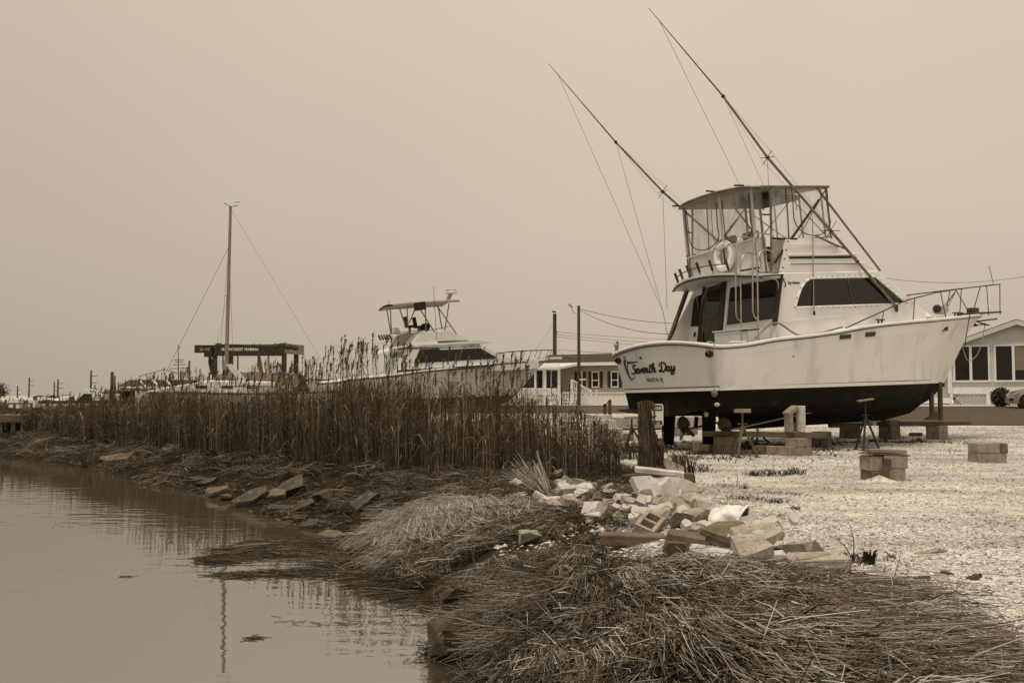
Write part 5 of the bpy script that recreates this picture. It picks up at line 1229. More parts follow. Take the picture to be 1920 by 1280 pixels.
# dark slabs on the tide line
GT = 'dark wet slabs along the tide line'
for i, (kind, u, v, w_, h_, lab, rot) in enumerate([
 ('slab', 404, 930, 36, 20, 'pale flat slab lying farthest left on the tide line', (18, -12, 10)), ('slab', 368, 906, 30, 9, 'small flat slab at the left above the tide line', (10, 0, 0)), ('slab', 385, 913, 34, 10, 'thin grey slab tilted above the pale flat slab', (16, -10, 0)),
 ('slab', 468, 950, 58, 24, 'big dark slab sloping into the water, left one', (24, -20, 10)), ('chunk', 420, 938, 24, 14, 'dark lump beside the pale flat slab', (0, 0, 0)), ('slab', 515, 936, 44, 14, 'dark flat slab behind the big dark slab', (14, -6, 0)),
 ('slab', 540, 930, 56, 24, 'long dark slab leaning on the bank under the straw', (30, -24, 0)), ('chunk', 500, 962, 22, 16, 'square dark lump at the water edge', (0, 0, 10)), ('slab', 528, 962, 44, 10, 'low wet slab nearly under water', (6, 0, 0)),
 ('slab', 566, 962, 46, 20, 'grey-topped slab tilted left near the water', (26, -20, 0)), ('slab', 556, 978, 30, 8, 'small light slab at the water edge', (8, 0, 0)), ('chunk', 605, 945, 38, 26, 'dark block with a sloping top in the middle of the tide line', (0, -20, 0)),
 ('slab', 622, 962, 30, 36, 'tall dark slab leaning right of the sloping block', (62, 0, 30)), ('chunk', 646, 968, 28, 34, 'dark boulder with a pale cap', (0, 8, 0)), ('slab', 678, 962, 56, 20, 'long dark slab running up under the pale grass', (24, -32, 10)),
 ('slab', 580, 992, 36, 10, 'thin tilted slab lowest at the water edge', (18, -14, 0)), ('beam', 630, 1010, 66, 8, 'pale straight plank of stone lying at the water edge', (0, 6, -18)), ('chunk', 690, 985, 40, 26, 'dark lump under the edge of the pale grass', (0, -12, 0)),
 ('slab', 768, 1040, 36, 34, 'dark slab leaning steeply below the straw bank', (60, -20, 30)), ('chunk', 868, 1166, 74, 50, 'dark boulder under the overhanging straw in the foreground', (0, 0, 10)), ('chunk', 846, 1240, 92, 66, 'big black angular rock at the water edge in the foreground', (0, -24, 20)),
 ('chunk', 885, 1240, 30, 34, 'brown wet stone right of the big black rock', (0, 0, 0)), ('slab', 218, 866, 60, 10, 'flat pale ledge in the mud at the far left', (6, -4, 0)), ('chunk', 222, 908, 20, 12, 'small dark stone standing in the water at the far left', (0, 0, 0)),
 ('slab', 60, 838, 70, 8, 'long low dark slab in the mud at the left edge', (8, -8, 0)), ('chunk', 180, 835, 22, 16, 'black lump in front of the far reeds', (0, 0, 0))]):
    rock(kind, u, v, w_, h_, (concreteD() if i in (0, 5, 16, 22) else D1), lab, rot, None, (.06 if u > 800 else 0.0), GT, 'wet_slab', 'slab')

# ================================================================== second sport fisher, behind the reeds
B2 = Frame((-9.9, 52.0, 1.02), 21.5, 1.7, 0)
b2 = thing('sportfishing_boat', 'white sport fishing boat with an open tower top, half hidden behind the reeds', 'boat', mtx=B2.mat())
k_ = 12.9 / 11.25
sc2 = lambda L_: [(a * k_, b_ * 1.05, c_ * 1.02) for a, b_, c_ in L_]
s2 = build_hull(b2, sc2(SHEER), sc2(KNUCK), sc2(WL), sc2(CHINE), sc2(KEEL), whitefar(), bottomp(), n=48)
sh2 = s2[0]
for sg in (1, -1):
    MB().tube([(p[0], sg * (p[1] + .01), p[2]) for p in sh2], .05, 6).build('rub_rail', whitefar(), b2)
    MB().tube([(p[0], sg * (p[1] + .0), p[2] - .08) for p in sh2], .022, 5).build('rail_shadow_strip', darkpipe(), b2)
MB().grid([[(p[0], f_ * (p[1] - .02), p[2] + .08 * (1 - f_ * f_) * min(1, p[1])) for p in sh2] for f_ in np.linspace(-1, 1, 7)]).build('deck', whitefar(), b2, smooth=50)
U = lambda u, v, y: B2.un(u, v, 1, y)
yy2 = -1.55
def side2(name, pts, mtl, th=3.1, y=yy2, parent=b2): 
    P = [U(u, v, y) for u, v in pts]; return MB().prism(P, (0, th, 0)).build(name, mtl, parent)
side2('deckhouse', [(741, 700), (757, 655), (905, 650), (955, 672), (1010, 676), (1010, 690), (760, 706)], whitefar())
wn = side2('side_window', [(776, 681), (787, 655), (822, 653), (826, 656), (900, 652.5), (931, 670), (930, 672)], glassd(), -.03)
side2('window_mullion', [(826, 656), (828, 656), (826, 678), (824, 678)], trimd(), -.04); side2('window_mullion', [(865, 655), (866.5, 655), (861, 675), (859.5, 675)], alu(), -.04)
side2('dark_stripe', [(744, 698), (744, 694), (905, 684), (985, 677.5), (985, 680), (905, 687)], trimd(), -.03, y=-1.97)
# bulkhead door opening and side frame
xb2 = U(741, 690, yy2)[0]
P = [B2.un(u, v, 0, xb2 + .35) for u, v in ((733, 664), (744, 661), (738, 700), (731, 700))]; MB().prism(P, (-.03, 0, 0)).build('cabin_door', glassd(), b2)
P = [B2.un(u, v, 0, xb2 + .35) for u, v in ((748, 660), (757, 657), (748, 690), (742, 694))]; MB().prism(P, (-.03, 0, 0)).build('cabin_window', glassd(), b2)
# bridge
ov = [U(u, v, 0) for u, v in ((714, 661), (740, 653), (800, 650), (905, 645), (882, 640), (780, 648), (735, 651), (716, 658))]
MB().prism([V(p[0], -1.6, p[2]) for p in ov], (0, 3.2, 0)).build('bridge_deck', whitefar(), b2)
side2('bridge_fairing', [(766, 652), (785, 627), (796, 619), (800, 625), (843, 620), (880, 638), (906, 650)], whitefar(), 3.0, -1.5)
side2('vent_slot', [(820, 642), (822, 639.5), (876, 638), (882, 640)], trimd(), -.04, -1.5)
MB().prism([U(u, v, 0) for u, v in ((742, 652), (752, 628), (768, 622), (782, 630), (768, 652))], (0, 1.2, 0)).build('bridge_seat_base', mat('grey_far', .34, .28), b2)
for u, v in ((744, 631), (716, 0)):
    if v: MB().prism([U(p_, q_, .6) for p_, q_ in ((738, 626), (740, 614), (748, 615), (752, 626))], (0, .6, 0)).build('bridge_seat', whitefar(), b2)
for u, v, lab, sz in ((768, 612, 'helm_seat', (.45, .5, .12)), (785, 613, 'helm_seat', (.45, .5, .12))):
    c_ = U(u, v, .2); MB().box(c_, sz).build(lab, blackrub(), b2, bevel=.03); MB().box(c_ + V(-.22, 0, .28), (.10, .5, .5), rotm(0, -10, 0)).build('seat_back', blackrub(), b2, bevel=.03); MB().box(c_ + V(0, 0, -.3), (.12, .12, .5)).build('seat_post', alu(), b2)
MB().box(U(797, 614, .2), (.30, .9, .40), rotm(0, 25, 0)).build('helm_console', blackrub(), b2, bevel=.03)
# hard top on pipes
tops = [[U(u, v, 0) * V(1, 0, 1) + V(0, y, .12 * (1 - (y / 1.5) ** 2)) for u, v in ((723, 576), (745, 573), (790, 570), (845, 567))] for y in np.linspace(-1.5, 1.5, 9)]
h = MB(); h.grid(tops); h.grid([[p - V(0, 0, .10) for p in r_] for r_ in tops]); 
for r_ in (tops[0], tops[-1]): h.grid([r_, [p - V(0, 0, .10) for p in r_]])
h.build('hardtop', mat('hardtop_grey', .30, .22, rough=.7), b2)
pp = lambda name, pts, r_, m_=None: MB().tube(pts, r_, 6).build(name, m_ or alu(), b2)
for y in (-1.4, 1.4):
    for (a, c_, d_, e_) in ((725, 578, 733, 626), (732, 578, 734, 626), (749, 577, 761, 615), (763, 575, 765, 612), (780, 575, 767, 606), (786, 577, 815, 623), (797, 574, 799, 620), (818, 571, 864, 638), (821, 572, 829, 617), (842, 569, 834, 620)):
        pp('tower_pipe', [U(a, c_, y), U(d_, e_, y)], .032)
    pp('bridge_rail', [U(720, 631, y), U(735, 625, y), U(765, 621, y), U(800, 620, y), U(843, 612, y)], .022)
    pp('stern_rail', [U(715, 645, y), U(722, 641, y), U(740, 640, y)], .02)
for k in range(5): pp('rod_holder', [U(709 + 5.0 * k, 628 - .4 * k, 1.2 - .6 * k), U(714 + 5.0 * k, 638 - .4 * k, 1.2 - .6 * k)], .05, teak())
pp('launcher_rail', [U(713, 633, 1.2), U(736, 631, -1.2)], .018)
MB().box(U(787, 574, -1.45), (.62, .12, .42), rotm(0, -8, 0)).build('spot_light', blackrub(), b2)
rd = U(846, 549, 0); MB().lathe([(.28, -.06), (.34, .0), (.34, .05), (.2, .09)], rd + V(0, 0, .0), 14).build('radar_dome', whitefar(), b2); MB().box(rd + V(.0, 0, .13), (.55, .12, .07)).build('radar_bar', mat('grey_far', .34), b2)
MB().bar(U(838, 566, 0), rd, .14, .18).build('radar_mast', mat('grey_far', .34), b2)
pp('whip_antenna', [U(819, 637, -1.5), U(815, 575, -1.5), U(813, 537, -1.5)], .012, darkpipe()); pp('short_antenna', [U(729, 577, 0), U(729, 563, 0)], .014, darkpipe())
# rail and pulpit
rl2 = [(905, 668), (932, 664), (955, 659), (1000, 656.5), (1040, 655.5)]
def y2(x_): return -max(.2, float(np.interp(x_, sh2[:, 0], sh2[:, 1])) - .12)
for sg in (1, -1):
    pts = []
    for u, v in rl2:
        p = U(u, v, -1.0)
        for _ in range(4): p = U(u, v, y2(p[0]))
        pts.append(V(p[0], p[1] * sg, p[2]))
    pp('bow_rail', pts, .02, darkpipe())
    for a, b_ in zip(np.linspace(0.15, .98, 7), np.linspace(.1, .92, 7)):
        q = smoothline(pts, 60); t_ = q[int(a * 59)]; m_ = q[int(b_ * 59)]; pp('rail_post', [t_, V(m_[0], m_[1], float(np.interp(m_[0], sh2[:, 0], sh2[:, 2])))], .015, darkpipe())
bow2 = sh2[-1]
MB().prism([V(bow2[0] - 1.2, -.22, bow2[2] + .02), V(bow2[0] + .75, -.16, bow2[2] + .03), V(bow2[0] + .75, .16, bow2[2] + .03), V(bow2[0] - 1.2, .22, bow2[2] + .02)], (0, 0, .13)).build('bow_pulpit', whitefar(), b2)
text_obj('NJ 4402 JR', 'registration', .20, basis(U(867, 652, -1.62), (1, 0, .05), (0, 0, 1)), ink, b2, sx=1.15)
p0 = B2.w((9.0, 0, 0)); 
for x_, y_, lab in ((3.0, -1.2, 'dark boat stand under the half hidden sport fisher, stern one'), (10.5, -.7, 'dark boat stand under the half hidden sport fisher, bow one')):
    t_ = B2.w((x_, y_, -.35)); jack((t_[0], t_[1], hz(t_[0], t_[1])), t_, lab, 20, rusty=False)
for x_, lab in ((3.5, 'block pile under the keel of the half hidden sport fisher, stern one'), (8.5, 'block pile under the keel of the half hidden sport fisher, bow one')):
    t_ = B2.w((x_, 0, -.95)); g_ = hz(t_[0], t_[1]); put_block((t_[0], t_[1], g_), 20, lab, 'keel blocks of the half hidden sport fisher', None, (.5, .5, max(.1, round(t_[2] - g_, 2))))

# ================================================================== sailing boat with covered boom
S1 = Frame((-8.1, 48.3, .15), 179, 0, 0)                   # bow to the left
sb = thing('sailing_boat', 'white sailing boat under a grey boom cover, its mast the tallest thing on the left', 'sailing boat', mtx=S1.mat())
L_ = 9.9; SL = lambda x_: math.sin(math.pi * min(1, .30 + .70 * x_ / L_)) ** .75
st = [(x_, 1.55 * max(.0, math.cos(max(0, (x_ - 4) / (L_ - 4)) * math.pi / 2)) ** .8 * (1 if x_ > 2 else .8 + .1 * x_), 1.25 + .012 * (x_ - 4) ** 2 * .5) for x_ in np.linspace(0, L_, 22)]
h = MB()
for sg in (1, -1):
    rows = [[(x_, sg * hb * f_[0], f_[1] * zz + (1 - f_[1]) * (-.2)) for x_, hb, zz in st] for f_ in ((1, 1), (1.0, .8), (.95, .5), (.80, .22), (.4, .02), (0, -.1))]
    h.grid(rows, flip=sg > 0)
h.grid([[(x_, f_ * hb, zz + .03) for x_, hb, zz in st] for f_ in (-1, 0, 1)])
h.build('hull', whitefar(), sb, smooth=50)
MB().tube([(x_, -hb - .01, zz) for x_, hb, zz in st], .035, 5).build('toe_rail', darkpipe(), sb); MB().tube([(x_, hb + .01, zz) for x_, hb, zz in st], .035, 5).build('toe_rail', darkpipe(), sb)
cb = MB().prism([(2.6, -1.0, 1.25), (3.0, -1.0, 1.82), (6.0, -1.0, 1.88), (8.4, -1.0, 1.50), (9.2, -1.0, 1.3)], (0, 2.0, 0)).build('cabin', whitefar(), sb, bevel=.05)
for x_ in (4.0, 5.2, 6.4):
    for sg in (-1, 1): MB().box((x_, sg * 1.003, 1.56), (.55, .02, .14)).build('port_light', glassd(), cb)
mt = S1.R.T @ (at(423, 690, 48.3) - S1.o); mtop = S1.R.T @ (at(430, 386, 48.2) - S1.o)
MB().tube([V(mt[0], 0, 1.6), V(mtop[0], 0, mtop[2])], [.10, .07], 8).build('mast', mat('pale_mast', .24, .18, rough=.5), sb, smooth=60)
MB().tube([V(mtop[0] - .35, 0, mtop[2] + .05), V(mtop[0], 0, mtop[2]), V(mtop[0] + .32, 0, mtop[2] + .18)], .018, 5).build('masthead_gear', darkpipe(), sb)
MB().bar(V(mtop[0] - .45, 0, mtop[2] + .22), V(mtop[0] - .2, 0, mtop[2] + .20), .05, .02).build('wind_vane', darkpipe(), sb)
for z_, w_ in ((5.9, .25), (3.6, .35)): MB().bar(V(mt[0], -w_, z_), V(mt[0], w_, z_), .04, .03).build('spreader', alu(), sb)
wr_ = lambda a, b_, r_=.012: MB().tube([a, b_], r_, 4).build('stay', wire_m(), sb)
hi = V(mt[0] * .35 + mtop[0] * .65 + .02, 0, mtop[2] * .78 + .3)
wr_(V(mtop[0], 0, mtop[2] - .1), V(.1, 0, 1.4), .0055); wr_(hi, S1.R.T @ (at(302, 716, 48.3) - S1.o), .009)
for sg in (-1, 1): wr_(hi, V(mt[0], sg * 1.4, 1.35), .007); wr_(V(mt[0], 0, 5.9), V(mt[0] + .5, sg * 1.4, 1.35), .007)
# boom cover, a long tent of canvas, and pale awning flap
rows = []
for x_ in np.linspace(1.9, mt[0] + .6, 16):
    f_ = (x_ - 1.9) / (mt[0] - 1.3); top = 2.22 + .12 * f_ - .25 * max(0, f_ - .85) / .15; row = []
    for a in np.linspace(-1, 1, 9): row.append((x_, a * (1.25 - .3 * f_), top - .72 * abs(a) ** .8 + .03 * math.sin(x_ * 5 + a * 4)))
    rows.append(row)
MB().grid(rows).build('boom_cover', mat('grey_tarp', .13, .08, rough=.9, scale=4, bump=.3), sb, smooth=60)
fl_ = [S1.R.T @ (at(u, v, 47.2) - S1.o) for u, v in ((422, 683), (434, 682), (462, 712), (450, 716))]
MB().prism(fl_, (0, -.06, 0)).build('awning_flap', whitefar(), sb)
MB().tube([V(L_ - .1, 0, 1.55), V(L_ - .2, 0, 2.1), V(L_ - 1.6, .6, 2.4), V(L_ - 3.5, 1.2, 1.95)], .02, 5).build('bow_pulpit', alu(), sb)
for x_ in (2, 3.6, 5.2, 6.8): MB().tube([V(x_, .0 + 1.45, 1.3), V(x_, 1.45, 1.95)], .015, 4).build('stanchion', alu(), sb)
MB().tube([V(2, 1.45, 1.95), V(6.8, 1.45, 1.95), V(L_ - 1.6, .6, 2.4)], .010, 4).build('lifeline', wire_m(), sb)
MB().prism([(3.2, -.12, .2), (4.0, -.12, -.45), (6.4, -.12, -.45), (7.0, -.12, .2)], (0, .24, 0)).build('fin_keel', bottomp(), sb)
# ---- low dark shed and a white gunwale behind the reeds
def bldg_box(name, label, cat, p, size, wall, rz=0):
    t_ = thing(name, label, cat, p, R(rz)); MB().box((0, 0, size[2] / 2), size).build('wall', wall, t_); return t_
p = at(631, 742, 82); t_ = bldg_box('storage_shed', 'low dark flat-roofed shed behind the reeds, right of the boat hoist', 'shed', (p[0], p[1], hz(p[0], p[1])), (6.2, 4, 1.55), mat('shed_wall', .12, .08), 0)
MB().box((0, -.2, 1.75), (6.5, 4.8, .36)).build('roof', darkfar(), t_)
for k in range(4): MB().box((-2.2 + 1.5 * k, -2.01, .9), (.8, .02, .7)).build('window', glassd(), t_)

# ================================================================== boat hoist with the marina name
TL = thing('boat_hoist', 'dark four-legged boat hoist with SHAWCREST MARINA on its beam', 'boat hoist', at(468, 742, 95) * V(1, 1, 0) + V(0, 0, .2))
def tl(u, v, Y): return rel(TL, at(u, v, Y))
dkm = darkfar()
MB().bar(tl(386, 657, 95), tl(533, 657, 95), .5, 1.0).build('front_beam', dkm, TL); MB().bar(tl(366, 654.5, 99), tl(402, 654.5, 99), .5, .68).build('back_beam', dkm, TL); MB().bar(tl(402, 655, 99.3), tl(556, 655, 99.3), .5, .8).build('back_beam', dkm, TL)
MB().bar(tl(385, 660, 94.5), tl(398, 660, 94.5), .8, .9).build('winch_box', dkm, TL)
MB().bar(tl(532, 653.5, 94.9), tl(566, 656, 100), .45, .95).build('end_beam', mat('hoist_grey', .24, .10, scale=2), TL)
MB().tube([tl(405, 646, 95), tl(440, 646, 95), tl(480, 647, 95), tl(530, 646, 95)], .05, 5).build('cable_run', dkm, TL)
for u, v in ((410, 648), (475, 650), (486, 650), (500, 650), (517, 649), (528, 648), (541, 650), (553, 652)): MB().blob(tl(u, v, 94.9), (.8, .5, .55), 7, noise=.2).build('sheave', dkm, TL)
MB().tube(smoothline([tl(524, 649, 94.9), tl(531, 644.5, 95), tl(540, 646, 96), tl(548, 651, 98)], 10), .09, 5).build('hose_loop', dkm, TL)
for u, Y, vb in ((403, 95, 740), (533, 95, 740), (433, 99.3, 740), (555.5, 99.6, 740)):
    MB().bar(tl(u, 661, Y), rel(TL, V(*(at(u, 661, Y)[:2]), .1)), .40, .40, (0, 1, 0)).build('leg', dkm, TL)
    p = rel(TL, V(*(at(u, 661, Y)[:2]), .55)); MB().lathe([(.5, -.2), (.55, 0), (.5, .2)], p, 14, rotm(0, 90, 0)).build('wheel', blackrub(), TL)
MB().bar(tl(557.5, 662, 99.6), tl(557, 700, 99.6), .12, .12, (0, 1, 0)).build('ladder', dkm, TL)
for u, w0, w1, mt_ in ((393, .18, .40, dkm), (485, .22, .42, mat('sling_grey', .12)), (418, .1, .24, mat('sling_pale', .34)), (503, .12, .26, mat('sling_pale', .34))):
    a0, a1 = tl(u, 664, 95.4), tl(u + (3.5 if w0 > .15 else 0), 702, 95.4); am_ = a0 * .6 + a1 * .4
    MB().prism([a0 + V(-w0 / 2, 0, 0), a0 + V(w0 / 2, 0, 0), am_ + V(w1 / 2, 0, 0), a1 + V(w1 / 2 + .05, 0, 0), a1 + V(-w1 / 2 + .1, 0, 0), am_ + V(-w1 / 2, 0, 0)], (0, .06, 0)).build('sling', mt_, TL)
MB().box(tl(503.5, 663, 94.8), (.85, .3, .25)).build('sling_block', dkm, TL); MB().box(tl(418, 663.5, 94.8), (.85, .3, .25)).build('sling_block', dkm, TL)
hp_ = tl(415.5, 657.2, 94.7)
text_obj('SHAWCREST MARINA', 'lettering', .36, basis(hp_, (1, 0, 0), (0, 0, 1)), whitefar(), TL, offset=.006, sx=.98)
text_obj('35 MT', 'lettering', .36, basis(tl(374, 657.5, 94.0), (1, 0, 0), (0, 0, 1)), mat('faded_white', .35), TL, offset=.004, sx=1.0)
MB().bar(tl(366, 654, 94.2), tl(386, 654, 94.2), .2, .72).build('name_board', dkm, TL)

# ================================================================== grey mobile home, porch, fence
def facade(name, label, cat, a, b_, base, eave, ridge, depth, wallm, roofm, over=.35):
    """a long house whose front runs from a to b (x, y)"""
    a = V(*a, base); b_ = V(*b_, base); rz = math.atan2(b_[1] - a[1], b_[0] - a[0]); t_ = thing(name, label, cat, a, rz); L_ = np.hypot(*(b_ - a)[:2])
    MB().box((L_ / 2, depth / 2, (eave - base) / 2), (L_, depth, eave - base)).build('wall', wallm, t_)
    e_, r_ = eave - base, ridge - base
    rf = MB().prism([(-over, -over, e_ - .02), (-over, depth / 2, r_), (-over, depth + over, e_ - .02), (-over, depth + over, e_ + .10), (-over, depth / 2, r_ + .12), (-over, -over, e_ + .10)], (L_ + 2 * over, 0, 0)).build('roof', roofm, t_)
    MB().box((L_ / 2, -over - .02, e_ + .02), (L_ + 2 * over, .04, .20)).build('fascia', vinyl_w(), t_)
    return t_, L_
gA, gB2 = (at(1002, 742, 66)[0], 66.0), (at(1330, 742, 60)[0], 60.0)
mh, Lm = facade('mobile_home', 'grey-sided mobile home with dark shutters behind the white fence', 'house', gA, gB2, .78, 3.28, 3.95, 5.5, sidingG(), roofd())
def cols(t_, L_, z0, z1, step, name, m_, y=-.004, th=.02, x0=0.0):
    q = MB(); z_ = z0
    while z_ < z1: q.prism([(x0, y, z_), (L_, y, z_), (L_, y - .006, z_ + step * .9), (x0, y - .006, z_ + step * .9)], (0, th * .0 - .0, 0)) if False else q.add([(x0, y - .022, z_), (L_, y - .022, z_), (L_, y, z_ + step), (x0, y, z_ + step), (x0, y, z_), (L_, y, z_)], [(0, 1, 2, 3), (4, 5, 1, 0)]); z_ += step
    o = q.build(name, m_, t_); o['kind'] = 'stuff'; return o
cols(mh, Lm, .55, 2.4, .14, 'clapboards', sidingG())
MB().box((Lm / 2, -.03, .27), (Lm, .04, .52)).build('skirting', vinyl_w(), mh)
ra = math.atan2(gB2[1] - gA[1], gB2[0] - gA[0])
def mhx(u):                                                # distance along the front for a photo column
    d = ray(u, 700); A = np.array([[math.cos(ra), -d[0]], [math.sin(ra), -d[1]]]); s_ = np.linalg.solve(A, -np.array(gA)); return s_[0]
def win(t_, x0, x1, z0, z1, label=None, shutters=True, y=-.03, bar=True, name='window'):
    f_ = MB(); w_ = .06
    f_.box(((x0 + x1) / 2, y, z1 - w_ / 2), (x1 - x0, .06, w_)); f_.box(((x0 + x1) / 2, y, z0 + w_ / 2), (x1 - x0, .06, w_))
    f_.box((x0 + w_ / 2, y, (z0 + z1) / 2), (w_, .06, z1 - z0 - 2 * w_)); f_.box((x1 - w_ / 2, y, (z0 + z1) / 2), (w_, .06, z1 - z0 - 2 * w_))
    if bar: f_.box(((x0 + x1) / 2, y, (z0 + z1) / 2 - .05), (x1 - x0 - 2 * w_, .05, .05))
    g = f_.build(name, vinyl_w(), t_)
    MB().box(((x0 + x1) / 2, y + .012, (z0 + z1) / 2), (x1 - x0 - 2 * w_, .02, z1 - z0 - 2 * w_)).build('pane', glassd(), g)
    if shutters:
        for xc in (x0 - .13, x1 + .13):
            s_ = MB().box((xc, y + .005, (z0 + z1) / 2), (.21, .05, z1 - z0)).build('shutter', shutter_m(), t_)
    return g
for u0, u1 in ((1084, 1092.5), (1110, 1124), (1146, 1160), (1182, 1196), (1225, 1239)):
    win(mh, mhx(u0), mhx(u1), 1.05, 2.0 + .05)
MB().lathe([(.10, 0), (.10, .35), (.17, .38), (.17, .52), (.1, .55)], (mhx(1136), 1.6, 3.30), 10).build('roof_vent', mat('grey_far', .34), mh)
# screened porch at the left end
px0, px1 = mhx(985), mhx(1083)
po = thing('porch', 'white screened porch with railing at the left end of the grey mobile home', 'porch', mh.location, ra)
MB().box(((px0 + px1) / 2, -1.5, 2.36), (px1 - px0 + .4, 2.6, .14), rotm(6, 0, 0)).build('porch_roof', vinyl_w(), po)
MB().box(((px0 + px1) / 2, -1.3, .32), (px1 - px0, 2.4, .12)).build('floor', vinyl_w(), po)
for u in (1010, 1038, 1056, 1081): MB().box((mhx(u) + .06, -2.5, 1.25), (.12, .12, 2.2)).build('post', vinyl_w(), po)
MB().box((mhx(1030), -2.42, 1.55), (mhx(1051) - mhx(1011), .03, 1.0)).build('screen', glassd(), po); 
for u0, u1 in ((997, 1008), (1041, 1051), (1056.5, 1066), (1068, 1078.5)): MB().box(((mhx(u0) + mhx(u1)) / 2, -2.42, 1.55), (mhx(u1) - mhx(u0), .03, 1.06)).build('screen', glassd(), po)
MB().box(((px0 + px1) / 2, -2.40, 1.50), (px1 - px0, .02, 1.9)).build('wall', vinyl_w(), po)
for z_ in (.95, .42): MB().box(((px0 + px1) / 2, -2.58, z_), (px1 - px0, .05, .06)).build('rail', vinyl_w(), po)
for k in range(int((px1 - px0) / .16)): MB().box((px0 + .08 + k * .16, -2.58, .68), (.035, .035, .50)).build('baluster', vinyl_w(), po)
MB().box(((px0 + px1) / 2, -2.5, .12), (px1 - px0, .03, .42)).build('skirting', vinyl_w(), po)
# steps with sloping rails
stp = thing('porch_steps', 'white porch steps with sloping railings in front of the mobile home', 'steps', (at(1090, 742, 60.5)[0], 60.5, .78), ra)
def SP(u, v, Y): 
    q = at(u, v, Y) - np.array(stp.location); c_, s_ = math.cos(-ra), math.sin(-ra); return V(q[0] * c_ - q[1] * s_, q[0] * s_ + q[1] * c_, q[2])
for Yq in (59.6, 61.0):
    MB().bar(SP(1075, 713, Yq), SP(1108, 733, Yq), .06, .08).build('hand_rail', vinyl_w(), stp); MB().bar(SP(1077, 727, Yq), SP(1106, 746, Yq), .05, .06).build('lower_rail', vinyl_w(), stp)
    for u in (1072.5, 1107): MB().bar(SP(u, 711 if u < 1090 else 730, Yq), SP(u, 757, Yq), .12, .12, (0, 1, 0)).build('post', vinyl_w(), stp)
    for k in range(9): f_ = (k + .5) / 9; MB().bar(SP(1076 + 31 * f_, 715 + 18 * f_, Yq), SP(1076 + 31 * f_, 729 + 18 * f_, Yq), .035, .035, (0, 1, 0)).build('baluster', vinyl_w(), stp)
for k in range(5): a, b_ = SP(1078 + 5 * k, 733 + 4.6 * k, 59.7), SP(1078 + 5 * k, 733 + 4.6 * k, 60.9); MB().bar(a, b_, .30, .05).build('tread', vinyl_w(), stp)
# picket fence
fz = .82; fence = thing('picket_fence', 'white vinyl picket fence in front of the grey mobile home', 'fence', (at(1048, 742, 58.5)[0], 58.5, fz), ra * .4)
Lf = 8.6
for z_ in (.66, .12): MB().box((Lf / 2, 0, z_), (Lf, .05, .09)).build('rail', vinyl_w(), fence)
for k in range(int(Lf / .155)): MB().box((.07 + k * .155, 0, .39), (.06, .03, .62)).build('picket', vinyl_w(), fence)
for k in range(5): MB().box((.05 + k * (Lf - .1) / 4, 0, .42), (.13, .13, .84)).build('post', vinyl_w(), fence)

# ================================================================== cream house on the right
hA = at(1782, 742, 60.0); hrz = R(-24)
def hx(u):                                                 # distance along the gable front for a photo column
    d = ray(u, 700); A = np.array([[math.cos(hrz), -d[0]], [math.sin(hrz), -d[1]]]); return float(np.linalg.solve(A, -hA[:2])[0])
def hz_at(u, v): x_ = hx(u); return at(u, v, hA[1] + math.sin(hrz) * x_)[2] - .8
gh = thing('gabled_house', 'cream clapboard house with wide dark windows and lattice skirting at the right edge', 'house', (hA[0], hA[1], .80), hrz)
Wd = 2 * hx(1908); zE = hz_at(1782, 651); zP = hz_at(1908, 607); zS = hz_at(1850, 737)
MB().prism([(0, 0, zS), (Wd, 0, zS), (Wd, 0, zE), (Wd / 2, 0, zP), (0, 0, zE)], (0, 9, 0)).build('wall', sidingW(), gh)
q = MB(); z_ = zS + .30
while z_ < zP - .1:
    hw = Wd / 2 if z_ < zE else Wd / 2 * (zP - z_) / (zP - zE); q.add([(Wd / 2 - hw, -.026, z_), (Wd / 2 + hw, -.026, z_), (Wd / 2 + hw, -.003, z_ + .15), (Wd / 2 - hw, -.003, z_ + .15), (Wd / 2 - hw, -.003, z_), (Wd / 2 + hw, -.003, z_)], [(0, 1, 2, 3), (4, 5, 1, 0)]); z_ += .15
tag(q.build('clapboards', sidingW(), gh), kind='stuff')
MB().box((Wd / 2, -.03, zS + .14), (Wd + .06, .06, .34)).build('base_board', vinyl_w(), gh)
sl = (zP - zE) / (Wd / 2)
for sg in (-1, 1):
    xe = Wd / 2 + sg * (Wd / 2 + .7); ze = zE - .7 * sl
    MB().prism([(Wd / 2, -.35, zP + .06), (xe, -.35, ze + .06), (xe, -.35, ze + .24), (Wd / 2, -.35, zP + .26)], (0, 9.7, 0)).build('roof', roofd(), gh)
    MB().prism([(Wd / 2, -.40, zP - .06), (xe, -.40, ze - .06), (xe, -.40, ze + .20), (Wd / 2, -.40, zP + .21)], (0, .04, 0)).build('barge_board', sidingW(), gh)
zw0, zw1 = hz_at(1830, 712.5), hz_at(1830, 650)
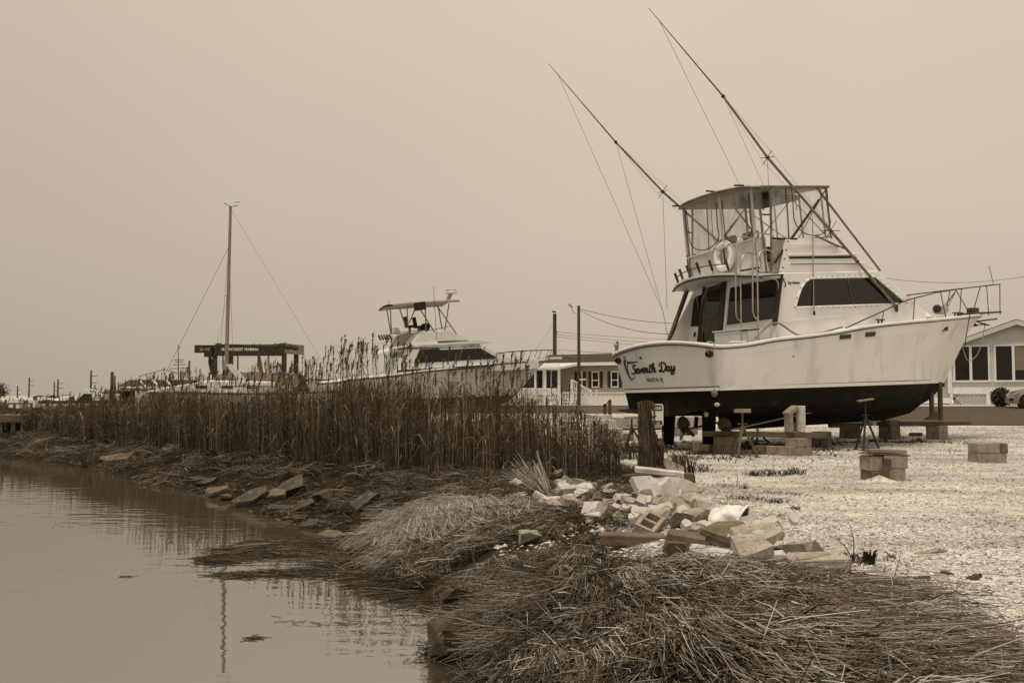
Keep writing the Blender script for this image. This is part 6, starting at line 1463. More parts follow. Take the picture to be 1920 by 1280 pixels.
for u0, um, u1 in ((1791, 1820.5, 1853), (1868, 1900.5, 1934), (1950, 1982, 2014)):
    g = MB(); x0, xm, x1 = hx(u0), hx(um), hx(u1)
    for xa, xb in ((x0 - .10, x0), (xm - .07, xm + .07), (x1, x1 + .10)): g.box(((xa + xb) / 2, -.05, (zw0 + zw1) / 2), (xb - xa, .08, zw1 - zw0 + .2))
    g.box(((x0 + x1) / 2, -.047, zw1 + .06), (x1 - x0 + .2, .08, .10)); g.box(((x0 + x1) / 2, -.055, zw0 - .06), (x1 - x0 + .34, .12, .10)); g = g.build('window', vinyl_w(), gh)
    for xa, xb in ((x0, xm - .07), (xm + .07, x1)):
        MB().box(((xa + xb) / 2, -.03, (zw0 + zw1) / 2), (xb - xa, .03, zw1 - zw0)).build('pane', glassd(), g)
        if u0 == 1868 and xa > x0 + .1: MB().box(((xa + xb) / 2, -.046, zw0 * .36 + zw1 * .64), (xb - xa - .02, .004, (zw1 - zw0) * .70)).build('blind', mat('half_blind', .20, .16), g)
MB().box((-.02, -.05, (zS + zE) / 2), (.20, .10, zE - zS)).build('corner_board', vinyl_w(), gh)
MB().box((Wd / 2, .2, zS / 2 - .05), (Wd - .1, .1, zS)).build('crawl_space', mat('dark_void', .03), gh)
lt_ = MB(); nS = int(Wd / .14)
for k in range(-6, nS + 6):
    for sg in (1, -1):
        xa = k * .14; xb = xa + sg * (zS - .02)
        if -.01 < xa < Wd and -.01 < xb < Wd: lt_.bar((xa, -.004 - .008 * (sg > 0), 0.0), (xb, -.004 - .008 * (sg > 0), zS - .02), .032, .008, (0, 1, 0))
tag(lt_.build('lattice', vinyl_w(), gh), kind='stuff')
for u in (1783, 1852, 1932): MB().box((hx(u), -.03, zS / 2), (.20, .05, zS)).build('skirt_post', vinyl_w(), gh)
MB().tube([(hx(1783), -.12, zE - .2), (hx(1783), -.12, .25), (hx(1786), -.30, .06)], .055, 6).build('downspout', vinyl_w(), gh)
MB().box((-1.6, 3, (zS + zE) / 2 - .2), (3.2, 5.0, zE - .5)).build('side_wing', sidingW(), gh)
for k in range(2): MB().box((-.55 - .9 * k, .47, zS + .9), (.45, .04, 1.0)).build('window', glassd(), gh)

# silver car nose behind the right edge
cY = 53.0; ccx = at(1886, 766, cY)[0]; cz_ = hz(ccx + 1, cY)
car = thing('parked_car', 'silver car parked in front of the cream house, cut off by the right edge', 'car', (ccx, cY, cz_ + .0), R(-22))
prof = [(.0, .42, .30), (.02, .70, .26), (.25, .88, .24), (.9, 1.02, .22), (1.35, 1.10, .22), (1.95, 1.58, .22), (2.6, 1.68, .22), (3.6, 1.62, .22), (4.2, 1.28, .24), (4.5, 1.0, .28), (4.58, .6, .35)]
h = MB(); rows = []
for x_, zt, zb in prof:
    hw = .90 * (.72 + .28 * min(1, x_ / .5)) if x_ < 4 else .90 * (1 - .15 * (x_ - 4)); low = min(zt, 1.02)
    rows.append([(x_, -hw * .95, zb), (x_, -hw, zb + .25), (x_, -hw, (low + zb) / 2 + .1), (x_, -hw * .96, low * .98), (x_, -hw * (.78 if zt > 1.1 else .8), zt), (x_, hw * (.78 if zt > 1.1 else .8), zt), (x_, hw * .96, low * .98), (x_, hw, (low + zb) / 2 + .1), (x_, hw, zb + .25), (x_, hw * .95, zb)])
h.grid(rows); h.poly(rows[0]); h.poly(rows[-1][::-1]); h.build('body', mat('silver_paint', .42, .40, rough=.3, metal=.5, scale=1), car, smooth=45)
for sg in (-1, 1):
    for x_ in (.98, 3.65):
        MB().lathe([(.41, -.02), (.43, .0), (.41, .02)], (x_, sg * .895, .36), 22, rotm(90, 0, 0)).build('wheel_arch', blackrub(), car)
        wl_ = MB().lathe([(.22, -.11), (.325, -.10), (.335, 0), (.325, .10), (.22, .11)], (x_, sg * .86, .33), 22, rotm(90, 0, 0)).build('tyre', blackrub(), car, smooth=40)
        rim = MB().lathe([(.235, -.012), (.235, .012)], (x_, sg * .965, .33), 20, rotm(90, 0, 0)).build('rim', blackrub(), wl_)
        for k in range(7):
            a = 2 * math.pi * k / 7; MB().bar((x_, sg * .985, .33), (x_ + .225 * math.cos(a), sg * .985, .33 + .225 * math.sin(a)), .03, .055, (0, 1, 0)).build('spoke', mat('rim_silver', .6, rough=.3, metal=.6), wl_)
    MB().prism([(.10, sg * .70, .72), (.22, sg * .80, .86), (.62, sg * .87, .90), (.42, sg * .868, .72)], (0, sg * .03, 0)).build('headlight', mat('headlight', .5, .3, rough=.1), car)
    MB().prism([(.10, sg * .71, .40), (.30, sg * .83, .40), (.32, sg * .84, .52), (.12, sg * .73, .52)], (0, sg * .03, 0)).build('fog_light', blackrub(), car)
    MB().prism([(1.45, sg * .80, 1.08), (2.0, sg * .72, 1.52), (3.5, sg * .72, 1.52), (4.05, sg * .82, 1.10)], (0, sg * .05, 0)).build('side_glass', glassd(), car)
    MB().blob((1.55, sg * .96, 1.12), (.16, .2, .12), 8).build('mirror', mat('silver_paint', .42), car, smooth=60)
MB().box((-.005, 0, .60), (.03, .7, .10)).build('grille', blackrub(), car)

# ================================================================== poles and wires
def pole(u, vt, Y, r_, label, name='utility_pole', cat='utility pole', group=None, base=None):
    t0 = at(u, vt, Y); z0 = (hz(t0[0], Y) if base is None else base) - .2; t_ = thing(name, label, cat, (t0[0], Y, z0), group=group)
    MB().tube([(0, 0, 0), (0, 0, t0[2] - z0)], [r_, r_ * .8], 8).build('shaft', polewood(), t_, smooth=60); return t_
lp = pole(1085, 573, 57.6, .10, 'tall wooden light pole in front of the grey mobile home', 'light_pole', 'light pole')
def PR(t_, u, v, Y): return rel(t_, at(u, v, Y))
MB().tube(smoothline([PR(lp, 1083, 586, 57.6), PR(lp, 1076, 585.5, 57.6), PR(lp, 1073, 580, 57.6), PR(lp, 1072.5, 575, 57.6)], 10), .025, 6).build('arm', steel(), lp)
MB().bar(PR(lp, 1066, 570.5, 57.6), PR(lp, 1073, 576, 57.6), .16, .12).build('lamp_head', steel(), lp)
MB().box(PR(lp, 1092.5, 711, 57.3), (.34, .06, .09)).build('sign_board', vinyl_w(), lp); MB().box(PR(lp, 1096, 714.5, 57.3), (.14, .1, .12)).build('meter', darkpipe(), lp)
up = pole(1040, 588, 75, .17, 'dark power pole left of the light pole, behind the mobile home')
for v in (621, 626, 631): MB().bar(PR(up, 1042, v, 75), PR(up, 1045.5, v, 74.9), .04, .04).build('insulator', darkpipe(), up)
MB().box(PR(up, 1042, 593, 74.8), (.12, .12, .3)).build('transformer_bracket', darkpipe(), up)
br_ = MB().blob(at(1039, 584.5, 75) , (.34, .14, .14), 8, rotm(0, 10, 0)); br_.blob(at(1036, 583.5, 75), (.13, .11, .11), 6); o = br_.build('bird', darkpipe(), smooth=60); tag(o, 'small dark bird perched on top of the power pole', 'bird')
def wire(pts, r_, label, sag=0):
    if len(pts) == 2:
        a, b_ = pts; pts = [a * (1 - f_) + b_ * f_ - V(0, 0, sag * 4 * f_ * (1 - f_)) for f_ in np.linspace(0, 1, 14)]
    o = MB().tube(pts, r_, 4).build('overhead_wire', wire_m()); return tag(o, label, 'wire', 'overhead wires')
wire([at(1086, 579, 57.6), at(1420, 588, 70)], .016, 'overhead wire running right from the light pole, upper strand', .75)
wire([at(1086, 581, 57.6), at(1262, 626, 50)], .016, 'overhead wire dropping from the light pole towards the big boat', .35)
for k, v in enumerate((622, 627, 631)): wire([at(1043, v, 75), at(1500, v + 12 + 6 * k, 95)], .014, ('upper', 'middle', 'lowest')[k] + ' of the three power lines right of the dark pole', .4)
wire([at(1040, 604, 75), at(1000, 662, 70)], .012, 'guy wire sloping down left from the dark power pole')
wire([at(1046, 655, 74), at(1300, 662, 62)], .016, 'service wire running above the mobile home roof', .15)
wire([at(1046, 656, 74), at(1083, 668, 60)], .018, 'short service wire sagging to the mobile home', .2)
wire([at(1600, 511, 85), at(2000, 503, 80)], .018, 'long wire crossing the sky at the right edge', 1.0)
pole(1157.5, 640, 90, .12, 'short far pole top behind the stern of the big boat')
# far poles on the left
for u, v, Y, lab in ((33, 723, 300, 'far pole with a box near its top, second from the left edge tree'), (55, 707, 330, 'tall far pole left of the moored boats'), (102, 716, 300, 'far pole with cross arms left of the leaning pole'), (109, 711, 300, 'thin leaning far pole with a lamp'), (171, 694, 260, 'tallest far pole, with several cross arms'), (178, 721, 300, 'small far pole with one cross arm')):
    t_ = pole(u, v, Y, .28 if v < 715 else .22, lab, group='far poles on the left'); top = PR(t_, u, v, Y)
    for dz in ((1.5, 3.2, 4.6) if v < 700 else (1.2, 2.6)): MB().bar(V(-.2, 0, top[2] - dz), V(1.6 if v < 712 else .8, 0, top[2] - dz), .14, .14).build('cross_arm', polewood(), t_)
pole(210.5, 697, 100, .20, 'thick mooring piling rising beside the far house', 'mooring_piling', 'piling', base=-1.0); pole(215.5, 704, 104, .10, 'thin pole with a box right of the thick mooring piling', base=-1.0)
pole(355, 676, 90, .10, 'thin dark piling left of the boat hoist', 'mooring_piling', 'piling'); pole(446, 667, 110, .10, 'thin piling seen through the boat hoist', 'mooring_piling', 'piling')

# small mast with cross bars at the left of the hoist
vm = thing('vane_mast', 'thin mast with many cross bars left of the boat hoist', 'mast', at(336, 742, 70) * V(1, 1, 0))
MB().tube([(0, 0, 0), PR(vm, 334, 645, 70)], [.06, .02], 6).build('shaft', darkpipe(), vm)
for v, w_ in ((652, .1), (675, .35), (679, .3), (684, .45), (691, .7)): MB().bar(PR(vm, 336, v, 70) - V(w_, 0, .0), PR(vm, 336, v - 1.2, 70) + V(w_, 0, .0), .04, .04).build('cross_bar', darkpipe(), vm)

# ================================================================== far shore on the left: houses, tree, moored boats
def farhouse(u0, u1, ve, vr, Y, label, wallm, wins=()):
    a, b_ = at(u0, 742, Y), at(u1, 742, Y); t_, L_ = facade('far_house', label, 'house', a[:2], b_[:2], -.4, at(u0, ve, Y)[2], at(u0, vr, Y)[2], 9, wallm, roofd())
    for u, w_, z0, z1 in wins: x_ = at(u, 742, Y)[0] - a[0]; MB().box((x_, -.05, (z0 + z1) / 2), (w_, .08, z1 - z0)).build('window', glassd(), t_)
    return t_
fh = farhouse(225, 345, 726, 712.5, 150, 'far house with a long dark roof at the left, behind the sailing boat', sidingG(), ((231, .9, 1.2, 2.4), (237, .9, 1.2, 2.4), (244, 1.6, .6, 2.4)))
for u in (262, 287, 312): MB().bar(rel(fh, at(u, 713, 149)), rel(fh, at(u + 12, 725, 144.9)), .25, .12).build('roof_batten', whitefar(), fh)
farhouse(186, 224, 740, 732, 165, 'low far house with a dark roof between the boats and the long house', whitefar(), ((200, 1.5, .2, 1.0), (212, 1.5, .2, 1.0)))
farhouse(60, 86, 745, 741.5, 320, 'tiny pale house far off beside the tall far pole', whitefar())
def cruiser(u0, u1, v, Y, label, flip=False, top=1.0):
    a, b_ = at(u0, 742, Y), at(u1, 742, Y); L_ = b_[0] - a[0]; t_ = thing('motor_cruiser', label, 'boat', (a[0], Y, WATER_Z), group='motor boats moored at the left')
    X_ = (lambda f_: L_ * (1 - f_)) if flip else (lambda f_: L_ * f_)
    h = MB(); st_ = [(f_, 1.4 * math.cos(max(0, f_ - .45) / .55 * math.pi / 2) ** .7, .95 + .55 * f_) for f_ in np.linspace(0, 1, 12)]
    for sg in (-1, 1): h.grid([[(X_(f_), sg * hb * q, z_ * r_) for f_, hb, z_ in st_] for q, r_ in ((1, 1), (.9, .4), (.75, -.1))])
    h.grid([[(X_(f_), sg * hb, z_ + .02) for f_, hb, z_ in st_] for sg in (-1, 0, 1)]); h.build('hull', whitefar(), t_, smooth=50)
    MB().prism([(X_(.22), -1.1, 1.1), (X_(.30), -1.0, 1.0 + 1.0 * top), (X_(.52), -1.0, 1.0 + 1.0 * top), (X_(.74), -1.0, 1.35)], (0, 2.1, 0)).build('cabin', whitefar(), t_)
    MB().prism([(X_(.33), -1.13, 1.2 + .2), (X_(.345), -1.13, .95 + .95 * top), (X_(.51), -1.13, .95 + .95 * top), (X_(.66), -1.13, 1.40)], (0, .02, 0)).build('window', glassd(), t_)
    MB().tube([(X_(.6), -1.2, 1.4), (X_(.75), -1.0, 2.0), (X_(.98), 0, 2.15)], .03, 4).build('bow_rail', alu(), t_)
    for k_r in (.24, .30, .38): MB().bar((X_(k_r), -1.0, 1.0 + top), (X_(k_r + .10), -.9, 1.5 + top), .08, .08).build('arch', whitefar(), t_)
    return t_
cruiser(118, 212, 0, 118, 'white motor cruiser with a radar arch, largest of the moored boats at the left', True, 1.35)
cruiser(68, 132, 0, 128, 'long low white motor boat left of the cruiser with the arch', False, .6)
cruiser(10, 70, 0, 140, 'low white motor boat at the far left beyond the dock', True, .4)
cruiser(182, 244, 0, 105, 'small white motor boat in front of the low far house', True, .5)
# trees far left
def tree(name, u, vt, vb, wpx, Y, label, seed):
    r_ = np.random.default_rng(seed); b0 = at(u, vb, Y); g = V(b0[0], Y, -.2); Ht = at(u, vt, Y)[2] - g[2]; W_ = wpx / F * Y
    t_ = thing(name, label, 'tree', g); tk = MB().tube([(0, 0, 0), (.1, 0, Ht * .35), (0, 0, Ht * .75)], [.035 * Ht, .025 * Ht, .008 * Ht], 7)
    for k in range(7): a = r_.uniform(0, 6.28); z_ = Ht * r_.uniform(.25, .6); tk.tube([(0, 0, z_), (.3 * W_ * math.cos(a), .3 * W_ * math.sin(a), z_ + Ht * .22)], [.015 * Ht, .005 * Ht], 5)
    tk.build('trunk', polewood(), t_); sk = Stalks(); C_ = r_.normal(size=(16, 3)); C_ /= np.linalg.norm(C_, axis=1)[:, None]; C_ *= r_.uniform(.3, .9, (16, 1)); n_ = 1400
    P = (C_[r_.integers(0, 16, n_)] + r_.normal(size=(n_, 3)) * .20) * np.array([W_ / 2, W_ / 2, Ht * .36]) + np.array([0, 0, Ht * .62]); d_ = r_.normal(size=(n_, 3)) * W_ * .035
    sk.blades([P, P + d_], [W_ * .018, W_ * .012], r_.random(n_)); o = sk.build('crown', MATS.get('far_leaves') or attr_mat('far_leaves', [(0, .03), (1, .09)]), parent=t_, kind=None); return t_
tree('bare_tree', -4, 713, 747, 44, 190, 'bushy tree at the left edge beyond the dock', 4)
tree('far_tree', 305, 735, 748, 30, 240, 'low dark tree far off left of the sailing boat', 5)
# round clipped bush by the car
o_b = thing('round_bush', 'dark round bush beside the silver car', 'bush', (at(1880, 742, 55)[0], 55.2, hz(at(1880, 742, 55)[0], 55.2)))
sk = Stalks(); n_ = 2600; P = RNG.normal(size=(n_, 3)); P /= np.linalg.norm(P, axis=1)[:, None]; P *= RNG.uniform(.55, 1, (n_, 1)); P = P * np.array([.52, .5, .55]) + np.array([0, 0, .52]); sk.blades([P, P + RNG.normal(size=(n_, 3)) * .06], [.03, .012], RNG.random(n_)); sk.build('crown', MATS['far_leaves'], parent=o_b, kind=None)
MB().tube([(0, 0, 0), (0, 0, .5)], .05, 6).build('trunk', polewood(), o_b)

# ================================================================== wooden dock at the left edge
dY = 40.0; dk0 = thing('wooden_dock', 'dark wooden dock with railings at the left edge', 'dock', (at(-20, 742, dY)[0], dY, WATER_Z))
def DK(u, v, dy=0): return rel(dk0, at(u, v, dY) + V(0, dy, 0))
ax0 = DK(-120, 779); ax1 = DK(58, 777)
nb = 42
for k in range(nb):
    f_ = (k + .5) / nb; p = ax0 * (1 - f_) + ax1 * f_; MB().box(p + V(0, .8, 0), ((ax1 - ax0)[0] / nb * .92, 1.8, .05)).build('deck_board', timberL(), dk0)
MB().bar(ax0 + V(0, -.08, -.16), ax1 + V(0, -.08, -.16), .08, .26).build('stringer', timber(), dk0); MB().bar(ax0 + V(0, 1.7, -.16), ax1 + V(0, 1.7, -.16), .08, .26).build('stringer', timber(), dk0)
for u in (-60, -20, 3, 27):
    for dy in (0, 1.6): MB().bar(DK(u, 772, dy), DK(u, 772, dy) * V(1, 1, 0) + V(0, 0, -1), .17, .17, (0, 1, 0)).build('piling', timber(), dk0)
for u in (-40, 7, 27, 59): MB().bar(DK(u, 755), DK(u, 779), .07, .07, (0, 1, 0)).build('rail_post', timber(), dk0)
MB().bar(DK(-120, 756.5), DK(60, 756.5), .06, .06).build('top_rail', timber(), dk0); MB().bar(DK(-120, 769.5), DK(60, 770), .05, .045).build('mid_rail', timber(), dk0)
for u, v, w_ in ((3, 762, 8), (14, 763, 11), (42, 762, 12)):
    MB().box(DK(u, v, -.0) + V(0, .9, .1), (w_ / 45, .3, .30)).build('dock_box', whitefar(), dk0)
for dy, lab, v0, u1 in ((4.0, 'long dark dock rail running behind the reeds to the far house', 753, 258),):
    t_ = thing('dock_rail', lab, 'railing', at(60, 742, 62) * V(1, 1, 0) + V(0, 0, WATER_Z)); MB().bar(rel(t_, at(40, v0 + 1, 62)), rel(t_, at(u1, v0, 78)), .10, .22).build('rail', timber(), t_)
    for k in range(12): f_ = k / 11; p = at(40, v0, 62) * (1 - f_) + at(u1, v0, 78) * f_; MB().bar(rel(t_, p + V(0, .1, .35 if k % 3 == 1 else .05)), rel(t_, p * V(1, 1, 0) + V(0, .1, -1)), .18, .18, (0, 1, 0)).build('post', timber(), t_)

# ================================================================== reeds
reed_mat = attr_mat('reed_stalks', [(0, .014), (.35, .046), (.7, .115), (1, .30)])
straw_mat = attr_mat('dead_straw', [(0, .007), (.3, .034), (.6, .17), (1, .62)], rough=.65, spec=.3)
pale_mat = attr_mat('pale_dry_grass', [(0, .10), (.4, .30), (1, .66)], rough=.7, spec=.3)
def stdn(n_, s_=1): return RNG.normal(size=n_) * s_
FU = [-60, 40, 100, 200, 300, 400, 500, 600, 700, 800, 900, 1000, 1100, 1165]
FV = [806, 812, 817, 836, 848, 856, 862, 872, 882, 892, 902, 910, 917, 908]
FP = np.array([place(u, v)[:2] for u, v in zip(FU, FV)])
TU = [-60, 40, 100, 180, 240, 320, 400, 500, 600, 650, 720, 800, 900, 1000, 1060, 1110, 1150, 1180]
TV = [762, 762, 759, 757, 745, 735, 733, 732, 734, 716, 718, 723, 729, 737, 756, 786, 800, 835]
def reed_bed(n_, dmin, dmax, seed):
    t_ = RNG.random(n_); seg = np.r_[0, np.cumsum(np.hypot(*np.diff(FP, axis=0).T))]; q = t_ * seg[-1]
    bx_ = np.interp(q, seg, FP[:, 0]); by_ = np.interp(q, seg, FP[:, 1])
    dep = dmin + (dmax - dmin) * RNG.random(n_) ** 1.25
    dirv = np.stack([bx_, by_], 1); dirv /= np.linalg.norm(dirv, axis=1)[:, None]
    wob = .5 * fbm(bx_ * 1.3, by_ * 1.3)
    P = np.stack([bx_, by_], 1) + dirv * (dep + wob)[:, None]
    return P[:, 0], P[:, 1]
def add_reeds(sk, X, Y, hs, seedy, plume_frac, thick=1.0):
    n_ = len(X); Z = height(X, Y); u = 960 + F * X / Y
    zt = CZ + (742 - np.interp(u, TU, TV)) * Y / F
    Hh = np.maximum(.5, zt - Z) * hs; clump = .5 + .5 * fbm(X * 1.8, Y * 1.8, 2)
    Hh *= .92 + .24 * clump
    P0 = np.stack([X, Y, Z - .03], 1); lean = np.stack([stdn(n_, .055) - .02, stdn(n_, .055), np.zeros(n_)], 1) + .10 * np.stack([fbm(X * .9, Y * .9), fbm(Y * .9, X * .9), 0 * X], 1)
    P1 = P0 + np.stack([lean[:, 0] * Hh * .4, lean[:, 1] * Hh * .4, Hh * .5], 1); P2 = P0 + np.stack([lean[:, 0] * Hh, lean[:, 1] * Hh, Hh], 1)
    sh_ = np.clip(.43 + .22 * stdn(n_) + .25 * fbm(X * 2.2, Y * 2.2, 2), 0, 1)
    r_ = (.0042 + .0022 * RNG.random(n_)) * thick
    sk.prisms([P0, P1, P2], [r_, r_ * .9, r_ * .35], sh_)
    for k in range(3):                                       # ragged leaves, most of them dead and hanging
        m_ = RNG.random(n_) < (.75, .6, .45)[k]; idx_ = np.where(m_)[0]; f_ = RNG.uniform(.30, .95, len(idx_))[:, None]
        B_ = P0[idx_] + (P2[idx_] - P0[idx_]) * f_; an = RNG.uniform(0, 6.283, len(idx_)); L_ = RNG.uniform(.18, .46, len(idx_))
        up_ = RNG.uniform(-.2, 1.1, len(idx_)); d_ = np.stack([np.cos(an) * .55, np.sin(an) * .55, up_], 1); M_ = B_ + d_ * (L_ * .55)[:, None]
        E_ = M_ + np.stack([np.cos(an) * .6, np.sin(an) * .6, up_ - 1.0], 1) * (L_ * .5)[:, None]
        w_ = RNG.uniform(.004, .009, len(idx_)); sk.blades([B_, M_, E_], [w_, w_ * .9, w_ * .1], np.clip(sh_[idx_] + stdn(len(idx_), .12), 0, 1))
    pi = np.where(RNG.random(n_) < plume_frac)[0]
    for k in range(11):                                      # feathery seed heads, drooping to one side
        b_ = P2[pi] - np.array([0, 0, 1.]) * RNG.uniform(0, .20, len(pi))[:, None]; an = RNG.uniform(0, 6.283, len(pi)); d_ = np.stack([np.cos(an) * .16 + .15, np.sin(an) * .16, RNG.uniform(.5, 1.0, len(pi))], 1)
        L_ = RNG.uniform(.08, .19, len(pi))[:, None]; M_ = b_ + d_ * L_ * .6; E_ = M_ + (d_ + np.array([.25, 0, -.45])) * L_ * .5
        w_ = RNG.uniform(.006, .013, len(pi)); sk.blades([b_, M_, E_], [w_ * .7, w_, w_ * .2], np.clip(.50 + stdn(len(pi), .18), 0, 1))
sk = Stalks()
X, Y = reed_bed(15000, 0, 2.6, 1); add_reeds(sk, X, Y, RNG.uniform(.62, 1.02, len(X)), 0, .02)
X, Y = reed_bed(15000, 1.5, 7.5, 2); add_reeds(sk, X, Y, RNG.uniform(.80, 1.07, len(X)), 0, .05)
X, Y = reed_bed(2600, 0, .9, 3); add_reeds(sk, X, Y, RNG.uniform(.30, .70, len(X)), 0, .0)
reeds = sk.build('reeds', reed_mat, 'dense stand of dead brown reeds along the creek bank')
# tall plumed reeds rising over the mass
sk = Stalks(); X, Y = reed_bed(4600, .3, 6.0, 4); u = 960 + F * X / Y
dens = np.interp(u, [0, 150, 270, 330, 420, 520, 560, 640, 720, 800, 900, 960, 1010, 1050, 1100, 1200], [.06, .2, .5, .4, .4, .5, .58, .62, .62, .58, .64, .64, .42, .2, .05, 0])
kp = RNG.random(len(X)) < dens; X, Y, u = X[kp], Y[kp], u[kp]
Zg = height(X, Y); zm = CZ + (742 - np.interp(u, TU, TV)) * Y / F - Zg
ex = np.interp(u, [0, 200, 280, 350, 450, 540, 600, 650, 700, 760, 900, 980, 1020, 1100], [10, 18, 30, 30, 34, 48, 60, 68, 64, 60, 58, 60, 42, 14]) * Y / F
add_reeds(sk, X, Y, (zm + ex * RNG.uniform(.25, 1.0, len(X))) / zm / .97, 0, 1.0, 1.05)
sk.build('plumed_reeds', reed_mat, 'taller reeds with feathery seed heads standing above the reed bed')

# ================================================================== straw wrack over the bank
def inpoly(X, Y):
    """bank between the water and the shell lot"""
    return sdist(SHORE, X, Y), sdist(GRAVEL, X, Y)
def straw_field(n_, x0, x1, y0, y1, keep):
    X = RNG.uniform(x0, x1, n_); Y = RNG.uniform(y0, y1, n_); d, g = inpoly(X, Y); m_ = keep(X, Y, d, g); X, Y = X[m_], Y[m_]; m_ = clear_of(X, Y); return X[m_], Y[m_]
def add_straw(sk, X, Y, Lr, rr, lift, base_ang, swirl, tilt, shade, scale=.8, sd_up=.12):
    n_ = len(X); Z = height(X, Y)
    A = base_ang(X, Y) + swirl * fbm(X * scale + 9, Y * scale + 4, 2) * math.pi + stdn(n_, .50); flip_ = RNG.random(n_) < .14; A = np.where(flip_, RNG.uniform(0, 6.283, n_), A)
    L_ = RNG.uniform(*Lr, n_); tl_ = np.abs(stdn(n_, tilt)) * np.where(RNG.random(n_) < .5, 1, -.4)
    d_ = np.stack([np.cos(A) * np.cos(tl_), np.sin(A) * np.cos(tl_), np.sin(tl_)], 1)
    up_ = RNG.random(n_) ** 1.3 * lift
    C_ = np.stack([X, Y, Z + .005 + up_], 1); e0 = C_ - d_ * (L_ / 2)[:, None]; e1 = C_ + d_ * (L_ / 2)[:, None]
    bend = np.stack([stdn(n_, .03), stdn(n_, .03), .03 + np.abs(stdn(n_, .03))], 1) * L_[:, None] * 1.4
    # follow the heap: ends sink with the slope
    for e_ in (e0, e1):
        zz = height(e_[:, 0], e_[:, 1]); e_[:, 2] = np.maximum(zz + .4 * up_ + np.maximum(0, d_[:, 2]) * 0, np.minimum(e_[:, 2], zz + up_ + .10)) + np.where(e_ is e1, np.maximum(0, tl_) * L_ * .5, 0)
        e_[:, 2] = np.maximum(e_[:, 2], WATER_Z + .004)
    r_ = RNG.uniform(*rr, n_)
    s_ = np.clip(shade + stdn(n_, .20) + .22 * fbm(X * 1.3, Y * 1.3, 2), 0, 1)
    sk.prisms([e0, C_ + bend, e1], [r_, r_ * .95, r_ * .6], s_)
down = lambda X, Y: np.full(X.shape, R(-62)) + .35 * np.sin(Y * .9)
RUB = np.array([onz(u, v, 0)[:2] for u, v in ((930, 918), (1000, 893), (1150, 885), (1290, 890), (1330, 950), (1480, 985), (1570, 1066), (1480, 1096), (1300, 1052), (1120, 1030), (1115, 995), (1000, 958))])
def in_ring(X, Y, ring):
    ins = np.zeros(X.shape, bool)
    for (x0, y0), (x1, y1) in zip(ring, np.roll(ring, -1, axis=0)): ins ^= ((y0 > Y) != (y1 > Y)) & (X < (x1 - x0) * (Y - y0) / (y1 - y0 + 1e-12) + x0)
    return ins
SLB = np.array([onz(u, v, -.55)[:2] for u, v in ((330, 935), (350, 900), (480, 905), (580, 908), (700, 930), (722, 985), (690, 1010), (560, 1000), (430, 965))])
MOUND = np.array([onz(u, v, -.1)[:2] for u, v in ((1120, 1030), (1180, 1022), (1300, 1040), (1290, 1060), (1200, 1066), (1130, 1060))])
KEEP_CLEAR = [(*place(868, 1168)[:2], .22), (*place(842, 1244)[:2], .26), (*place(994, 1020)[:2], .14), (*place(1755, 1183)[:2], .20), (*place(768, 1040)[:2], .2)]
def clear_of(X, Y):
    ok = ~in_ring(X, Y, RUB) | (RNG.random(len(X)) < .15); ok &= ~in_ring(X, Y, SLB) | (RNG.random(len(X)) < .05); 
    for cx_, cy_, cr_ in KEEP_CLEAR: ok &= np.hypot(X - cx_, (Y - cy_ + .15) * .8) > cr_
    ok &= ~in_ring(X, Y, MOUND) | (RNG.random(len(X)) < .10); return ok
def tufts(sk, cx, cy, A, m_, Lr, arch, rr, shade, spread=.16, root=.07, tip=(-.25, .12), var=.14):
    nt_ = len(cx); n_ = nt_ * m_; rep = lambda a: np.repeat(a, m_)
    rd = stdn(n_, root), stdn(n_, root); X = rep(cx) + rd[0]; Y = rep(cy) + rd[1]; Z = height(X, Y); A_ = rep(A) + stdn(n_, spread); L_ = RNG.uniform(*Lr, n_) * rep(RNG.uniform(.75, 1.2, nt_))
    d_ = np.stack([np.cos(A_), np.sin(A_), 0 * A_], 1); ar = RNG.uniform(.25, 1.0, n_) * arch * rep(RNG.uniform(.5, 1.2, nt_)); base = rep(RNG.uniform(0, .07, nt_))
    P0 = np.stack([X, Y, Z + RNG.uniform(-.01, .03, n_)], 1); P1 = P0 + d_ * (L_ * .48)[:, None]; P1[:, 2] = np.maximum(height(P1[:, 0], P1[:, 1]), P0[:, 2] - .1) + ar * L_ + base * RNG.random(n_)
    P2 = P0 + d_ * L_[:, None]; P2[:, 2] = np.maximum(height(P2[:, 0], P2[:, 1]) + .006, P1[:, 2] + RNG.uniform(*tip, n_) * L_); P2[:, 2] = np.maximum(P2[:, 2], WATER_Z + .004)
    r_ = RNG.uniform(*rr, n_); s_ = np.clip(shade + stdn(n_, var) + rep(stdn(nt_, .13)), 0, 1)
    sk.prisms([P0, P1, P2], [r_, r_ * .95, r_ * .55], s_)
def flow(X, Y): return R(-103) + R(34) * np.clip(X - .6, -2, 1.6) + R(95) * fbm(X * .75 + 3, Y * .75 + 8, 2)
def edge_fade(X, Y): return .25 + .75 * sstep(.15, -.9, sdist(GRAVEL, X, Y))
near_ = lambda X, Y, d, g: (d > -.12 + .2 * vnoise(X * 3, Y * 3)) & (g < -.08 + .30 * fbm(X * 2.1, Y * 2.1))
sk = Stalks()
shy_ = lambda X, Y, d, g: near_(X, Y, d, g) & (d > .30) & (g < -.22)
X, Y = straw_field(60000, -3.2, 3.2, 2.6, 9.6, near_); add_straw(sk, X, Y, (.10, .36), (.0018, .0040), .07 * edge_fade(X, Y), flow, .3, .20, .26)
X, Y = straw_field(3000, -3.2, 3.2, 2.6, 9.8, shy_); tufts(sk, X, Y, flow(X, Y) + stdn(len(X), .26), 60, (.22, .56), .22, (.0018, .0040), .56, .14, .06)
